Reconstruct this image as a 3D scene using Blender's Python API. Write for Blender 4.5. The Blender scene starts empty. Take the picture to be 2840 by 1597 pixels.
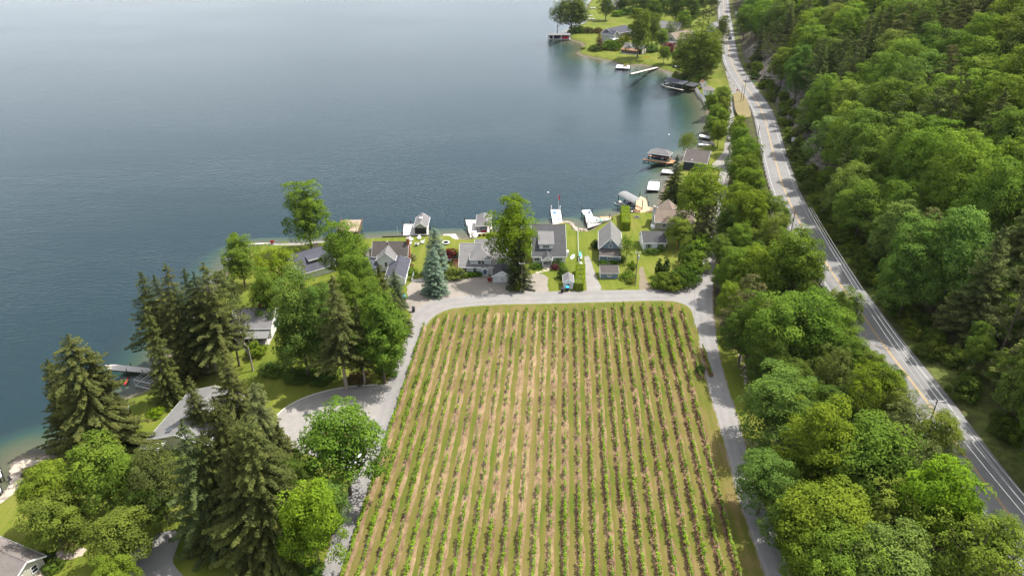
import bpy, bmesh, math, random
import numpy as np
from mathutils import Vector, Matrix

random.seed(7)
sc = bpy.context.scene
COL = sc.collection
R = math.radians

# ------------------------------------------------------------------ camera, sky, sun, exposure
F, CZ = 2028.0, 107.0                      # focal length in photo pixels, camera height above the lake
PITCH = math.atan(1108.5 / 2028.0)
SP, CP = math.sin(PITCH), math.cos(PITCH)
cam = bpy.data.cameras.new('camera')
cam.sensor_width = 36.0
cam.lens = F / 2840.0 * 36.0
cam.clip_start, cam.clip_end = 1.0, 20000.0
cam_ob = bpy.data.objects.new('camera', cam)
cam_ob.location = (0, 0, CZ)
cam_ob.rotation_euler = (math.pi / 2 - PITCH, 0, 0)
COL.objects.link(cam_ob)
sc.camera = cam_ob

SUN_EL, SUN_AZ = R(61), R(67)              # azimuth measured from +Y (view direction) towards +X
world = bpy.data.worlds.new('World')
sc.world = world
world.use_nodes = True
wn = world.node_tree
wn.nodes.clear()
sky = wn.nodes.new('ShaderNodeTexSky')
sky.sky_type = 'NISHITA'
sky.sun_disc = False
sky.sun_elevation = SUN_EL
sky.sun_rotation = SUN_AZ
sky.air_density, sky.dust_density, sky.ozone_density = 1.0, 2.0, 1.0
bg = wn.nodes.new('ShaderNodeBackground')
bg.inputs['Strength'].default_value = 0.088
wo = wn.nodes.new('ShaderNodeOutputWorld')
tcw = wn.nodes.new('ShaderNodeTexCoord')                # thin summer cloud veil, denser towards the horizon all round
sxw = wn.nodes.new('ShaderNodeSeparateXYZ')
wn.links.new(tcw.outputs['Generated'], sxw.inputs[0])
vr = wn.nodes.new('ShaderNodeValToRGB')
for e_, (p_, c_) in zip([vr.color_ramp.elements[0], vr.color_ramp.elements[1], vr.color_ramp.elements.new(.2), vr.color_ramp.elements.new(.45)], [(0.0, .7), (1.0, .03), (.2, .63), (.45, .18)]):
    e_.position = p_
    e_.color = (c_, c_, c_, 1)
wn.links.new(sxw.outputs[2], vr.inputs[0])
cn = wn.nodes.new('ShaderNodeTexNoise')
cn.inputs['Scale'].default_value, cn.inputs['Detail'].default_value = 2.2, 4.0
wn.links.new(tcw.outputs['Generated'], cn.inputs['Vector'])
cm_ = wn.nodes.new('ShaderNodeMath'); cm_.operation = 'MULTIPLY_ADD'
cm_.inputs[1].default_value, cm_.inputs[2].default_value = 0.9, 0.5
wn.links.new(cn.outputs[0], cm_.inputs[0])
cf_ = wn.nodes.new('ShaderNodeMath'); cf_.operation = 'MULTIPLY'; cf_.use_clamp = True
wn.links.new(vr.outputs[0], cf_.inputs[0]); wn.links.new(cm_.outputs[0], cf_.inputs[1])
mxw = wn.nodes.new('ShaderNodeMix'); mxw.data_type = 'RGBA'
mxw.inputs[7].default_value = (11.8, 12.15, 12.6, 1)
wn.links.new(cf_.outputs[0], mxw.inputs[0]); wn.links.new(sky.outputs[0], mxw.inputs[6])
wn.links.new(mxw.outputs[2], bg.inputs[0])
wn.links.new(bg.outputs[0], wo.inputs[0])

sun = bpy.data.lights.new('sun', 'SUN')
sun.energy = 5.0
sun.angle = R(0.55)
sun.color = (1.0, 0.955, 0.88)
sun_ob = bpy.data.objects.new('sun', sun)
sd_ = Vector((math.sin(SUN_AZ) * math.cos(SUN_EL), math.cos(SUN_AZ) * math.cos(SUN_EL), math.sin(SUN_EL)))
sun_ob.rotation_euler = sd_.to_track_quat('Z', 'Y').to_euler()
sun_ob.location = (0, 0, 300)
COL.objects.link(sun_ob)

vs = sc.view_settings
vs.view_transform = 'Standard'
vs.look = 'None'
vs.exposure = 0.8
vs.gamma = 1.0
vs.use_curve_mapping = False
sc.cycles.use_denoising = True
sc.cycles.denoising_input_passes = 'RGB_ALBEDO_NORMAL'
sc.cycles.max_bounces = 6
sc.cycles.diffuse_bounces = 3
sc.cycles.glossy_bounces = 2
sc.cycles.transparent_max_bounces = 8
sc.cycles.transmission_bounces = 2
sc.cycles.caustics_reflective = False
sc.cycles.caustics_refractive = False

GZ = 2.0                                   # level of the flat land above the lake

# ------------------------------------------------------------------ surveying helpers: where does a photo point stand in the place
def G(px, py, z=GZ):
    u, v = (px - 1420.0) / F, (py - 798.5) / F
    t = (CZ - z) / (SP + v * CP)
    return Vector((u * t, (CP - v * SP) * t, z))

def height_at(py, y):
    v = (py - 798.5) / F
    return CZ - y / (CP - v * SP) * (SP + v * CP)

def x_at(px, py, y):
    v = (py - 798.5) / F
    return (px - 1420.0) / F * y / (CP - v * SP)

def project(x, y, z):
    dz = z - CZ
    zc = y * CP - dz * SP
    return 1420 + F * x / zc, 798.5 + F * (-(y * SP + dz * CP)) / zc, zc

# ------------------------------------------------------------------ materials
MATS = {}
def new_mat(name):
    m = bpy.data.materials.new(name)
    m.use_nodes = True
    nt = m.node_tree
    nt.nodes.clear()
    out = nt.nodes.new('ShaderNodeOutputMaterial')
    MATS[name] = m
    return m, nt, out

def nd(nt, t, **kw):
    n = nt.nodes.new('ShaderNode' + t)
    for k, v in kw.items():
        if k in n.inputs:
            n.inputs[k].default_value = v
        else:
            setattr(n, k, v)
    return n

def ramp(nt, fac, stops, interp='LINEAR'):
    n = nt.nodes.new('ShaderNodeValToRGB')
    n.color_ramp.interpolation = interp
    el = n.color_ramp.elements
    while len(el) < len(stops):
        el.new(0.5)
    for e, (p, c) in zip(el, stops):
        e.position = p
        e.color = (*c, 1) if len(c) == 3 else c
    nt.links.new(fac, n.inputs[0])
    return n

def mixc(nt, fac, a, b, mode='MIX'):
    n = nt.nodes.new('ShaderNodeMix')
    n.data_type = 'RGBA'
    n.blend_type = mode
    for s, val in ((0, fac), (6, a), (7, b)):
        if hasattr(val, 'is_linked') or hasattr(val, 'links'):
            nt.links.new(val, n.inputs[s])
        elif isinstance(val, (int, float)):
            n.inputs[s].default_value = val
        else:
            n.inputs[s].default_value = (*val, 1)
    return n.outputs[2]

def math_(nt, op, a, b=None, clamp=False):
    n = nt.nodes.new('ShaderNodeMath')
    n.operation = op
    n.use_clamp = clamp
    for i, val in enumerate((a, b)):
        if val is None:
            continue
        if isinstance(val, (int, float)):
            n.inputs[i].default_value = val
        else:
            nt.links.new(val, n.inputs[i])
    return n.outputs[0]

def noise(nt, scale, detail=3, rough=0.55, coord=None, stretch=None):
    n = nd(nt, 'TexNoise', Scale=scale, Detail=detail, Roughness=rough)
    if coord is None:
        coord = nd(nt, 'TexCoord').outputs['Object']
    if stretch:
        mp = nt.nodes.new('ShaderNodeMapping')
        mp.inputs['Scale'].default_value = stretch
        nt.links.new(coord, mp.inputs[0])
        coord = mp.outputs[0]
    nt.links.new(coord, n.inputs['Vector'])
    return n.outputs[0]

def bsdf(nt, out, color, rough=0.8, spec=0.3, bump=None, bump_strength=0.3, bump_dist=0.05, metallic=0.0):
    b = nd(nt, 'BsdfPrincipled')
    if isinstance(color, tuple):
        b.inputs['Base Color'].default_value = (*color, 1)
    else:
        nt.links.new(color, b.inputs['Base Color'])
    b.inputs['Roughness'].default_value = rough
    b.inputs['Specular IOR Level'].default_value = spec
    b.inputs['Metallic'].default_value = metallic
    if bump is not None:
        bp = nd(nt, 'Bump', Strength=bump_strength, Distance=bump_dist)
        nt.links.new(bump, bp.inputs['Height'])
        nt.links.new(bp.outputs[0], b.inputs['Normal'])
    nt.links.new(b.outputs[0], out.inputs[0])
    return b

def simple(name, col, var=0.25, scale=1.5, rough=0.7, spec=0.3, streak=None, metallic=0.0, world_co=False):
    """a plain painted or natural surface with uneven tone"""
    m, nt, out = new_mat(name)
    co = nd(nt, 'NewGeometry').outputs['Position'] if world_co else None
    n = noise(nt, scale, 4, 0.6, coord=co, stretch=streak)
    n2 = noise(nt, scale * 7, 2, 0.5, coord=co, stretch=streak)
    s = math_(nt, 'ADD', math_(nt, 'MULTIPLY', n, 0.65), math_(nt, 'MULTIPLY', n2, 0.35))
    lo = tuple(c * (1 - var) for c in col)
    hi = tuple(min(1, c * (1 + var)) for c in col)
    r = ramp(nt, s, [(0.3, lo), (0.7, hi)])
    bsdf(nt, out, r.outputs[0], rough, spec, metallic=metallic)
    return m

def shingles(name, col, var=0.3, course=0.16):
    """roof covering: courses of small mottled shingles, in object space"""
    m, nt, out = new_mat(name)
    co = nd(nt, 'TexCoord').outputs['Object']
    n = noise(nt, 2.2, 4, 0.7, coord=co)
    n2 = noise(nt, 0.35, 3, 0.6, coord=co)
    n3 = noise(nt, 9.0, 1, 0.5, coord=co, stretch=(0.6, 0.6, 2.0))
    s = math_(nt, 'ADD', math_(nt, 'MULTIPLY', n, 0.3), math_(nt, 'ADD', math_(nt, 'MULTIPLY', n2, 0.3), math_(nt, 'MULTIPLY', n3, 0.4)))
    r = ramp(nt, s, [(0.32, tuple(c * (1 - var) for c in col)), (0.68, tuple(c * (1 + var) for c in col))])
    bsdf(nt, out, r.outputs[0], 0.9, 0.2, bump=s, bump_strength=0.4, bump_dist=0.02)
    return m

def siding(name, col, pitch=0.2):
    """horizontal boards in object space"""
    m, nt, out = new_mat(name)
    co = nd(nt, 'TexCoord').outputs['Object']
    w = nd(nt, 'TexWave', Scale=1.0 / pitch * 0.5, Distortion=0.0)
    w.wave_type, w.bands_direction, w.wave_profile = 'BANDS', 'Z', 'SAW'
    nt.links.new(co, w.inputs['Vector'])
    n = noise(nt, 0.8, 4, 0.6, coord=co)
    r = ramp(nt, n, [(0.3, tuple(c * 0.86 for c in col)), (0.7, col)])
    bsdf(nt, out, r.outputs[0], 0.6, 0.3, bump=w.outputs[1], bump_strength=0.5, bump_dist=0.03)
    return m

# ------------------------------------------------------------------ mesh helpers
def mesh_np(name, v, f, mat=None, var=None, smooth=False):
    """mesh from numpy vertices and equal-sized faces"""
    me = bpy.data.meshes.new(name)
    n, k = f.shape
    me.vertices.add(len(v))
    me.vertices.foreach_set('co', np.asarray(v, dtype=np.float32).ravel())
    me.loops.add(n * k)
    me.loops.foreach_set('vertex_index', np.asarray(f, dtype=np.int32).ravel())
    me.polygons.add(n)
    me.polygons.foreach_set('loop_start', np.arange(0, n * k, k, dtype=np.int32))
    me.polygons.foreach_set('loop_total', np.full(n, k, dtype=np.int32))
    if smooth:
        me.polygons.foreach_set('use_smooth', np.ones(n, dtype=bool))
    if var is not None:
        at = me.attributes.new('tone', 'FLOAT', 'POINT')
        at.data.foreach_set('value', np.asarray(var, dtype=np.float32))
    me.update()
    me.validate()
    if mat:
        me.materials.append(mat)
    return me

def link(name, data, parent=None, loc=None, rz=0.0):
    o = bpy.data.objects.new(name, data)
    COL.objects.link(o)
    if parent is not None:
        o.parent = parent
    if loc is not None:
        o.location = loc
    if rz:
        o.rotation_euler = (0, 0, rz)
    return o

def tag(o, label=None, cat=None, group=None, kind=None):
    if label: o['label'] = label
    if cat: o['category'] = cat
    if group: o['group'] = group
    if kind: o['kind'] = kind
    return o

def thing(name, label, cat, loc=(0, 0, 0), rz=0.0, group=None):
    o = link(name, None, None, loc, rz)
    o.empty_display_size = 0.2
    return tag(o, label, cat, group)

class MB:
    """collects shapes, then builds ONE mesh object"""
    def __init__(s):
        s.v, s.f = [], []
    def add(s, vs, fs):
        b = len(s.v)
        s.v += [tuple(p) for p in vs]
        s.f += [tuple(b + i for i in f) for f in fs]
        return s
    def box(s, x0, x1, y0, y1, z0, z1, rz=0.0, c=None):
        pts = [(x, y, z) for z in (z0, z1) for x, y in ((x0, y0), (x1, y0), (x1, y1), (x0, y1))]
        if rz:
            cx, cy = c if c else ((x0 + x1) / 2, (y0 + y1) / 2)
            ca, sa = math.cos(rz), math.sin(rz)
            pts = [(cx + (x - cx) * ca - (y - cy) * sa, cy + (x - cx) * sa + (y - cy) * ca, z) for x, y, z in pts]
        return s.add(pts, [(3, 2, 1, 0), (4, 5, 6, 7), (0, 1, 5, 4), (1, 2, 6, 5), (2, 3, 7, 6), (3, 0, 4, 7)])
    def slab(s, quad, t):
        """a sloping slab: four corner points of its top, thickness t downwards"""
        q = [Vector(p) for p in quad]
        n = (q[1] - q[0]).cross(q[-1] - q[0]).normalized()
        if n.z < 0:
            q = q[::-1]; n = -n
        k = len(q)
        lo = [p - n * t for p in q]
        fs = [tuple(range(k)), tuple(range(2 * k - 1, k - 1, -1))]
        fs += [(i, i + k, (i + 1) % k + k, (i + 1) % k) for i in range(k)]
        return s.add(q + lo, fs)
    def prism(s, poly, z0, z1):
        k = len(poly)
        a = sum(poly[i][0] * poly[(i + 1) % k][1] - poly[(i + 1) % k][0] * poly[i][1] for i in range(k))
        if a < 0:
            poly = poly[::-1]
        pts = [(p[0], p[1], z0) for p in poly] + [(p[0], p[1], z1) for p in poly]
        fs = [tuple(range(k - 1, -1, -1)), tuple(range(k, 2 * k))]
        fs += [(i, (i + 1) % k, (i + 1) % k + k, i + k) for i in range(k)]
        return s.add(pts, fs)
    def tube(s, p0, p1, r0, r1=None, n=8, caps=True):
        r1 = r0 if r1 is None else r1
        p0, p1 = Vector(p0), Vector(p1)
        d = (p1 - p0)
        if d.length < 1e-6:
            return s
        d.normalize()
        a = d.orthogonal().normalized()
        b = d.cross(a)
        pts = []
        for p, r in ((p0, r0), (p1, r1)):
            for i in range(n):
                t = 2 * math.pi * i / n
                pts.append(p + a * (r * math.cos(t)) + b * (r * math.sin(t)))
        fs = [(i, (i + 1) % n, (i + 1) % n + n, i + n) for i in range(n)]
        if caps:
            fs += [tuple(range(n - 1, -1, -1)), tuple(range(n, 2 * n))]
        return s.add(pts, fs)
    def lathe(s, prof, n=12, c=(0, 0, 0)):
        pts = []
        for r, z in prof:
            for i in range(n):
                t = 2 * math.pi * i / n
                pts.append((c[0] + r * math.cos(t), c[1] + r * math.sin(t), c[2] + z))
        fs = []
        for j in range(len(prof) - 1):
            for i in range(n):
                fs.append((j * n + i, j * n + (i + 1) % n, (j + 1) * n + (i + 1) % n, (j + 1) * n + i))
        fs += [tuple(range(n - 1, -1, -1)), tuple(range((len(prof) - 1) * n, len(prof) * n))]
        return s.add(pts, fs)
    def build(s, name, mat, parent=None, loc=None, rz=0.0, smooth=False):
        me = bpy.data.meshes.new(name)
        me.from_pydata(s.v, [], s.f)
        me.update()
        if mat:
            me.materials.append(MATS[mat] if isinstance(mat, str) else mat)
        if smooth:
            for p in me.polygons:
                p.use_smooth = True
        return link(name, me, parent, loc, rz)

def copy_tree(o, parent=None):
    c = o.copy()
    COL.objects.link(c)
    c.parent = parent
    for ch in list(o.children):
        copy_tree(ch, c)
    return c

# ------------------------------------------------------------------ the lie of the land
SHORE_PX = [(-900, 1850), (-250, 1500), (0, 1388), (33, 1356), (52, 1320), (37, 1290), (50, 1268), (108, 1263), (163, 1270),
    (215, 1240), (290, 1180), (325, 1120), (365, 1102), (405, 1088), (440, 1050), (470, 990), (520, 900), (590, 810), (640, 745),
    (680, 692), (695, 682), (760, 680), (831, 680), (900, 672), (1000, 664), (1062, 660), (1186, 656), (1231, 653), (1266, 653),
    (1275, 664), (1298, 666), (1304, 651), (1380, 642), (1450, 640), (1534, 627), (1559, 619), (1578, 619), (1591, 630),
    (1598, 642), (1634, 643), (1652, 629), (1669, 620), (1694, 600), (1716, 594), (1770, 591), (1808, 588), (1827, 576),
    (1832, 545), (1845, 510), (1870, 475), (1884, 456), (1897, 430), (1943, 412), (1966, 405), (1975, 382), (1967, 365),
    (1962, 335), (1963, 303), (1950, 282), (1932, 251), (1914, 234), (1890, 207), (1863, 204), (1828, 193), (1803, 186),
    (1778, 181), (1728, 184), (1704, 173), (1654, 163), (1614, 155), (1600, 148), (1614, 139), (1619, 127), (1609, 119),
    (1582, 112), (1575, 100), (1572, 86), (1600, 75), (1628, 62), (1622, 47), (1629, 15), (1642, 0), (1655, -15), (1662, -30)]
SHORE = [tuple(G(x, y, 0.0)[:2]) for x, y in SHORE_PX] + [(160.0, 1500.0)]
LAND = SHORE + [(1500.0, 1500.0), (1500.0, -200.0), (SHORE[0][0], -200.0)]

HZ = [(0, 11.5), (90, 10.5), (150, 9.0), (220, 7.0), (300, 4.8), (400, 3.6), (470, 3.8), (700, 6.0), (1500, 14.0)]
def hwy_z(y):
    return np.interp(y, [a for a, b in HZ], [b for a, b in HZ])
HWY_PX = [(2006, 4), (2008.5, 41), (2014, 83), (2019, 124), (2027, 165), (2042, 200), (2066, 236), (2090, 270), (2110, 303), (2124, 340),
    (2132, 373), (2144, 422), (2157, 468), (2170, 512), (2187, 553), (2206, 594), (2231, 640), (2285, 720), (2314, 765),
    (2355, 823), (2397, 881), (2438, 939), (2480, 995), (2521, 1048), (2575, 1120), (2641, 1214), (2683, 1272), (2724, 1328), (2790, 1414), (2839, 1480)]
HWY = []
for px, py in HWY_PX:
    z = 5.0
    for _ in range(6):
        p = G(px, py, z)
        z = float(hwy_z(p.y))
    HWY.append((p.x, p.y))
HWY = [(HWY[0][0] + 110, HWY[0][1] + 450)] + HWY + [(HWY[-1][0] + 0.3, HWY[-1][1] - 30), (HWY[-1][0] + 1, 0), (HWY[-1][0] + 2, -60)]
HWY = HWY[::-1]                            # from behind the camera towards the far end

def smooth_line(pts, n=6):
    """Catmull-Rom through the points"""
    out = []
    P = [pts[0]] + list(pts) + [pts[-1]]
    for i in range(1, len(P) - 2):
        for j in range(n):
            t = j / n
            q = []
            for c in range(len(P[0])):
                a, b, d, e = P[i - 1][c], P[i][c], P[i + 1][c], P[i + 2][c]
                q.append(0.5 * (2 * b + (d - a) * t + (2 * a - 5 * b + 4 * d - e) * t * t + (3 * b - a - 3 * d + e) * t ** 3))
            out.append(tuple(q))
    out.append(tuple(pts[-1]))
    return out
HWY_S = smooth_line(HWY, 3)

def poly_dist(x, y, pts):
    """distance to a polyline, side (+ right of its direction), y of the foot point"""
    best = np.full(x.shape, 1e18)
    side = np.zeros(x.shape)
    foot = np.zeros(x.shape)
    for (ax, ay), (bx, by) in zip(pts[:-1], pts[1:]):
        dx, dy = bx - ax, by - ay
        L2 = dx * dx + dy * dy + 1e-9
        t = np.clip(((x - ax) * dx + (y - ay) * dy) / L2, 0, 1)
        qx, qy = ax + t * dx - x, ay + t * dy - y
        d2 = qx * qx + qy * qy
        m = d2 < best
        best = np.where(m, d2, best)
        cr = (x - ax) * dy - (y - ay) * dx
        side = np.where(m, np.sign(cr), side)
        foot = np.where(m, ay + t * dy, foot)
    return np.sqrt(best), side, foot

def inside(x, y, poly):
    r = np.zeros(x.shape, dtype=bool)
    n = len(poly)
    for i in range(n):
        (ax, ay), (bx, by) = poly[i], poly[(i + 1) % n]
        if ay == by:
            continue
        c = (ay > y) != (by > y)
        r ^= c & (x < (bx - ax) * (y - ay) / (by - ay) + ax)
    return r

def sstep(a, b, x):
    t = np.clip((x - a) / (b - a), 0, 1)
    return t * t * (3 - 2 * t)

def wob(x, y, s, ph=0.0):
    return (np.sin(x / s + ph) * np.cos(y / s * 1.3 + 1.7 * ph) + 0.5 * np.sin(x / s * 2.3 - y / s * 1.9 + ph) + 0.35 * np.sin(x / s * 4.1 + y / s * 3.7 + 2 * ph)) / 1.85

LANE_C = [(-200, 48), (87, 51.5), (105, 54), (130, 55), (155, 55.2), (173, 53.5), (190, 55.5), (215, 61), (235, 65), (262, 70), (290, 83), (310, 92), (340, 104), (380, 119), (420, 129)]
def lane_x(y):
    return np.interp(y, [a for a, b in LANE_C], [b for a, b in LANE_C])

def terrain(x, y, full=False):
    x = np.asarray(x, dtype=float)
    y = np.asarray(y, dtype=float)
    ds, _, _ = poly_dist(x, y, SHORE)
    sd = np.where(inside(x, y, LAND), ds, -ds)
    base = np.where(sd > 0, np.minimum(GZ, 0.15 + sd * 0.42), np.where(sd > -9, sd * 0.17, -1.53 + (sd + 9) * 0.42))
    base = np.maximum(base, -9.0)
    dh, side, fy = poly_dist(x, y, HWY_S)
    hz = hwy_z(fy)
    a = dh
    d = dh * side
    top = hz - 0.12
    reach = np.maximum(5.0, (hz - GZ) * 1.7)
    wl = sstep(6.3, 6.3 + reach, a)
    left = top * (1 - wl) + base * wl
    cut = sstep(262, 300, fy) * (1 - sstep(520, 580, fy))
    rise_n = np.where(a < 12, (a - 6.3) * 0.12, 0.68 + (a - 12) * 0.47)
    rise_c = np.where(a < 9.5, (a - 6.3) * 0.1, np.where(a < 19, 0.32 + (a - 9.5) * 0.95, 9.35 + (a - 19) * 0.48))
    rise = np.where(a < 6.3, 0, rise_n * (1 - cut) + rise_c * cut)
    rough = wob(x, y, 17.0, 0.4) * 2.2 * sstep(18, 60, a) + wob(x, y, 4.3, 2.0) * 0.5 * sstep(10, 16, a)
    right = top + np.where(rise > 105, 105 + (rise - 105) * 0.04, rise) + rough
    z = np.where(d > 0, right, left)
    if not full:
        return z
    return z, sd, d, a, fy, cut

def tz(x, y):
    return float(terrain(np.array([x]), np.array([y]))[0])

# ground sheet: land and lake bed in one heightfield
xs = np.concatenate([np.arange(-620, -180, 20.0), np.arange(-180, 260, 2.2), np.arange(260, 700, 6.0)])
ys = np.concatenate([np.arange(-120, 70, 10.0), np.arange(70, 330, 2.0), np.arange(330, 700, 3.6), np.arange(700, 1500, 16.0)])
XX, YY = np.meshgrid(xs, ys)
ZZ, SDD, DD, AA, FY, CUT = terrain(XX, YY, True)
ny, nx = XX.shape
V = np.stack([XX.ravel(), YY.ravel(), ZZ.ravel()], 1)
ii = np.arange(ny * nx).reshape(ny, nx)
Fq = np.stack([ii[:-1, :-1].ravel(), ii[:-1, 1:].ravel(), ii[1:, 1:].ravel(), ii[1:, :-1].ravel()], 1)
keep = ~np.all(V[Fq][:, :, 2] <= -8.9, axis=1)
Fq = Fq[keep]
wood = np.where(YY < 395, XX > lane_x(YY) + 2.7, DD > -7.5)
lawn = (1 - wood) * sstep(0.2, 1.5, SDD)
shale = sstep(8.5, 11, AA) * (1 - sstep(17, 24, AA)) * CUT * (DD > 0)
verge = np.where(DD > 0, sstep(5.6, 6.4, AA) * (1 - np.where(FY < 250, sstep(10, 18, AA + 2 * wob(XX, YY, 5.0)), sstep(7.5, 10, AA))) * .85, sstep(6.0, 7.0, AA) * (1 - sstep(7, 9, AA)) * .55)

m, nt, out = new_mat('ground')
pos = nd(nt, 'NewGeometry').outputs['Position']
sep = nd(nt, 'SeparateXYZ'); nt.links.new(pos, sep.inputs[0])
def att(name):
    n = nd(nt, 'Attribute'); n.attribute_name = name
    return n.outputs['Fac']
n_big = noise(nt, 0.06, 3, 0.6, coord=pos)
n_mid = noise(nt, 0.5, 4, 0.65, coord=pos)
n_fin = noise(nt, 3.0, 3, 0.7, coord=pos)
n_str = noise(nt, 0.9, 2, 0.5, coord=pos, stretch=(1.0, 0.08, 1.0))
g1 = ramp(nt, math_(nt, 'ADD', math_(nt, 'MULTIPLY', n_big, 0.4), math_(nt, 'ADD', math_(nt, 'MULTIPLY', n_str, 0.3), math_(nt, 'MULTIPLY', n_fin, 0.3))),
          [(0.36, (0.062, 0.09, 0.010)), (0.5, (0.104, 0.126, 0.014)), (0.66, (0.16, 0.15, 0.035))])
fl = ramp(nt, math_(nt, 'ADD', math_(nt, 'MULTIPLY', n_mid, 0.6), math_(nt, 'MULTIPLY', n_fin, 0.4)),
          [(0.38, (0.03, 0.024, 0.014)), (0.5, (0.06, 0.048, 0.028)), (0.6, (0.04, 0.058, 0.014))])
vg = ramp(nt, n_mid, [(0.35, (0.05, 0.07, 0.014)), (0.6, (0.11, 0.13, 0.028))])
sh_n = noise(nt, 0.5, 5, 0.7, coord=pos, stretch=(2.4, 0.5, 0.8))
sh = ramp(nt, sh_n, [(0.38, (0.06, 0.052, 0.045)), (0.62, (0.17, 0.15, 0.135))])
gv = ramp(nt, n_fin, [(0.35, (0.08, 0.066, 0.048)), (0.65, (0.19, 0.16, 0.122))])
c = mixc(nt, att('lawn'), fl.outputs[0], g1.outputs[0])
c = mixc(nt, att('verge'), c, vg.outputs[0])
shm = math_(nt, 'MULTIPLY', att('shale'), ramp(nt, n_mid, [(0.3, (0.35,) * 3), (0.52, (1, 1, 1))]).outputs[0])
c = mixc(nt, shm, c, sh.outputs[0])
zz = math_(nt, 'ADD', sep.outputs[2], math_(nt, 'MULTIPLY', math_(nt, 'SUBTRACT', n_mid, 0.5), 0.5))
c = mixc(nt, ramp(nt, zz, [(0.42, (1, 1, 1)), (0.62, (0, 0, 0))]).outputs[0], c, gv.outputs[0])
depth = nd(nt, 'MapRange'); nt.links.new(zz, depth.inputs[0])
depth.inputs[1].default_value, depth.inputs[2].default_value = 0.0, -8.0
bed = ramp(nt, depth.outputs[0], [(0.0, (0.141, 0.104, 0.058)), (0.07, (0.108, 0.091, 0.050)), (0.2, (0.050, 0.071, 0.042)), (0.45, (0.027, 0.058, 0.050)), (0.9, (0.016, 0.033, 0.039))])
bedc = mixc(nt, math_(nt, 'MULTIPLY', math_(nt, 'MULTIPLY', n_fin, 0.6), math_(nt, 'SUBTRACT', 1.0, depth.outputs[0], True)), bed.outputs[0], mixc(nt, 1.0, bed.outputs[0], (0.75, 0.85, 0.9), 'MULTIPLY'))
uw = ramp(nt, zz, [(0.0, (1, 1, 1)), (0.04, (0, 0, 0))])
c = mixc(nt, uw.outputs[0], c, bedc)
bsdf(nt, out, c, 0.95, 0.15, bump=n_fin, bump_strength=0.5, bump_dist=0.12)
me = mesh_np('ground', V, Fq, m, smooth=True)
for nm, arr in (('lawn', lawn), ('shale', shale), ('verge', verge)):
    at = me.attributes.new(nm, 'FLOAT', 'POINT')
    at.data.foreach_set('value', arr.ravel().astype(np.float32))
ground = tag(link('ground', me), kind='structure')

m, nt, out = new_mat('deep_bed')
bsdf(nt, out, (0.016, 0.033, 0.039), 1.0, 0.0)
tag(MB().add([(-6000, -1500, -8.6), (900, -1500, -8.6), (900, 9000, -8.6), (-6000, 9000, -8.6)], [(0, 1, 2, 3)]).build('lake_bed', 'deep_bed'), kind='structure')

# ------------------------------------------------------------------ lake surface
m, nt, out = new_mat('water')
pos = nd(nt, 'NewGeometry').outputs['Position']
w1 = noise(nt, 0.55, 3, 0.6, coord=pos, stretch=(0.75, 1.5, 1.0))
w2 = noise(nt, 1.9, 2, 0.6, coord=pos, stretch=(0.8, 1.4, 1.0))
w3 = noise(nt, 0.12, 2, 0.5, coord=pos, stretch=(0.8, 1.5, 1.0))
calm = ramp(nt, noise(nt, 0.006, 3, 0.55, coord=pos, stretch=(1.0, 2.2, 1.0)), [(0.36, (0.2,) * 3), (0.62, (1, 1, 1))])
hgt = math_(nt, 'ADD', math_(nt, 'MULTIPLY', w1, 0.6), math_(nt, 'ADD', math_(nt, 'MULTIPLY', w2, 0.07), math_(nt, 'MULTIPLY', w3, 0.35)))
bp = nd(nt, 'Bump', Distance=0.42)
nt.links.new(hgt, bp.inputs['Height'])
nt.links.new(math_(nt, 'MULTIPLY', calm.outputs[0], 0.75), bp.inputs['Strength'])
fr = nd(nt, 'Fresnel', IOR=1.333)
nt.links.new(bp.outputs[0], fr.inputs['Normal'])
gl = nd(nt, 'BsdfAnisotropic', Roughness=0.13)
gl.inputs['Color'].default_value = (0.95, 0.97, 1.0, 1)
nt.links.new(bp.outputs[0], gl.inputs['Normal'])
tr = nd(nt, 'BsdfTransparent')
tr.inputs[0].default_value = (0.86, 0.95, 0.96, 1)
mx = nd(nt, 'MixShader')
nt.links.new(fr.outputs[0], mx.inputs[0])
nt.links.new(tr.outputs[0], mx.inputs[1])
nt.links.new(gl.outputs[0], mx.inputs[2])
nt.links.new(mx.outputs[0], out.inputs[0])
tag(MB().add([(-6000, -1500, 0), (900, -1500, 0), (900, 9000, 0), (-6000, 9000, 0)], [(0, 1, 2, 3)]).build('lake', 'water'), kind='structure')

# ------------------------------------------------------------------ roads, drives, paths
def road_mat(name, lo, hi, scale=0.35, tracks=False):
    m, nt, out = new_mat(name)
    pos = nd(nt, 'NewGeometry').outputs['Position']
    a = noise(nt, scale, 4, 0.65, coord=pos)
    b = noise(nt, 6.0, 3, 0.7, coord=pos)
    c = noise(nt, 0.05, 2, 0.5, coord=pos)
    s = math_(nt, 'ADD', math_(nt, 'MULTIPLY', a, 0.4), math_(nt, 'ADD', math_(nt, 'MULTIPLY', b, 0.3), math_(nt, 'MULTIPLY', c, 0.3)))
    r = ramp(nt, s, [(0.33, lo), (0.67, hi)])
    bsdf(nt, out, r.outputs[0], 0.9, 0.25, bump=b, bump_strength=0.3, bump_dist=0.02)
    return m
road_mat('lane_asphalt', (0.166, 0.158, 0.151), (0.241, 0.228, 0.216))
road_mat('lane_track', (0.15, 0.143, 0.137), (0.228, 0.216, 0.205))
road_mat('highway_asphalt', (0.128, 0.124, 0.122), (0.205, 0.198, 0.192))
road_mat('patch_asphalt', (0.12, 0.118, 0.117), (0.17, 0.165, 0.16))
road_mat('gravel', (0.165, 0.142, 0.12), (0.27, 0.24, 0.205), 0.6)
road_mat('grey_gravel', (0.166, 0.154, 0.141), (0.274, 0.257, 0.237), 0.6)
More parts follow.
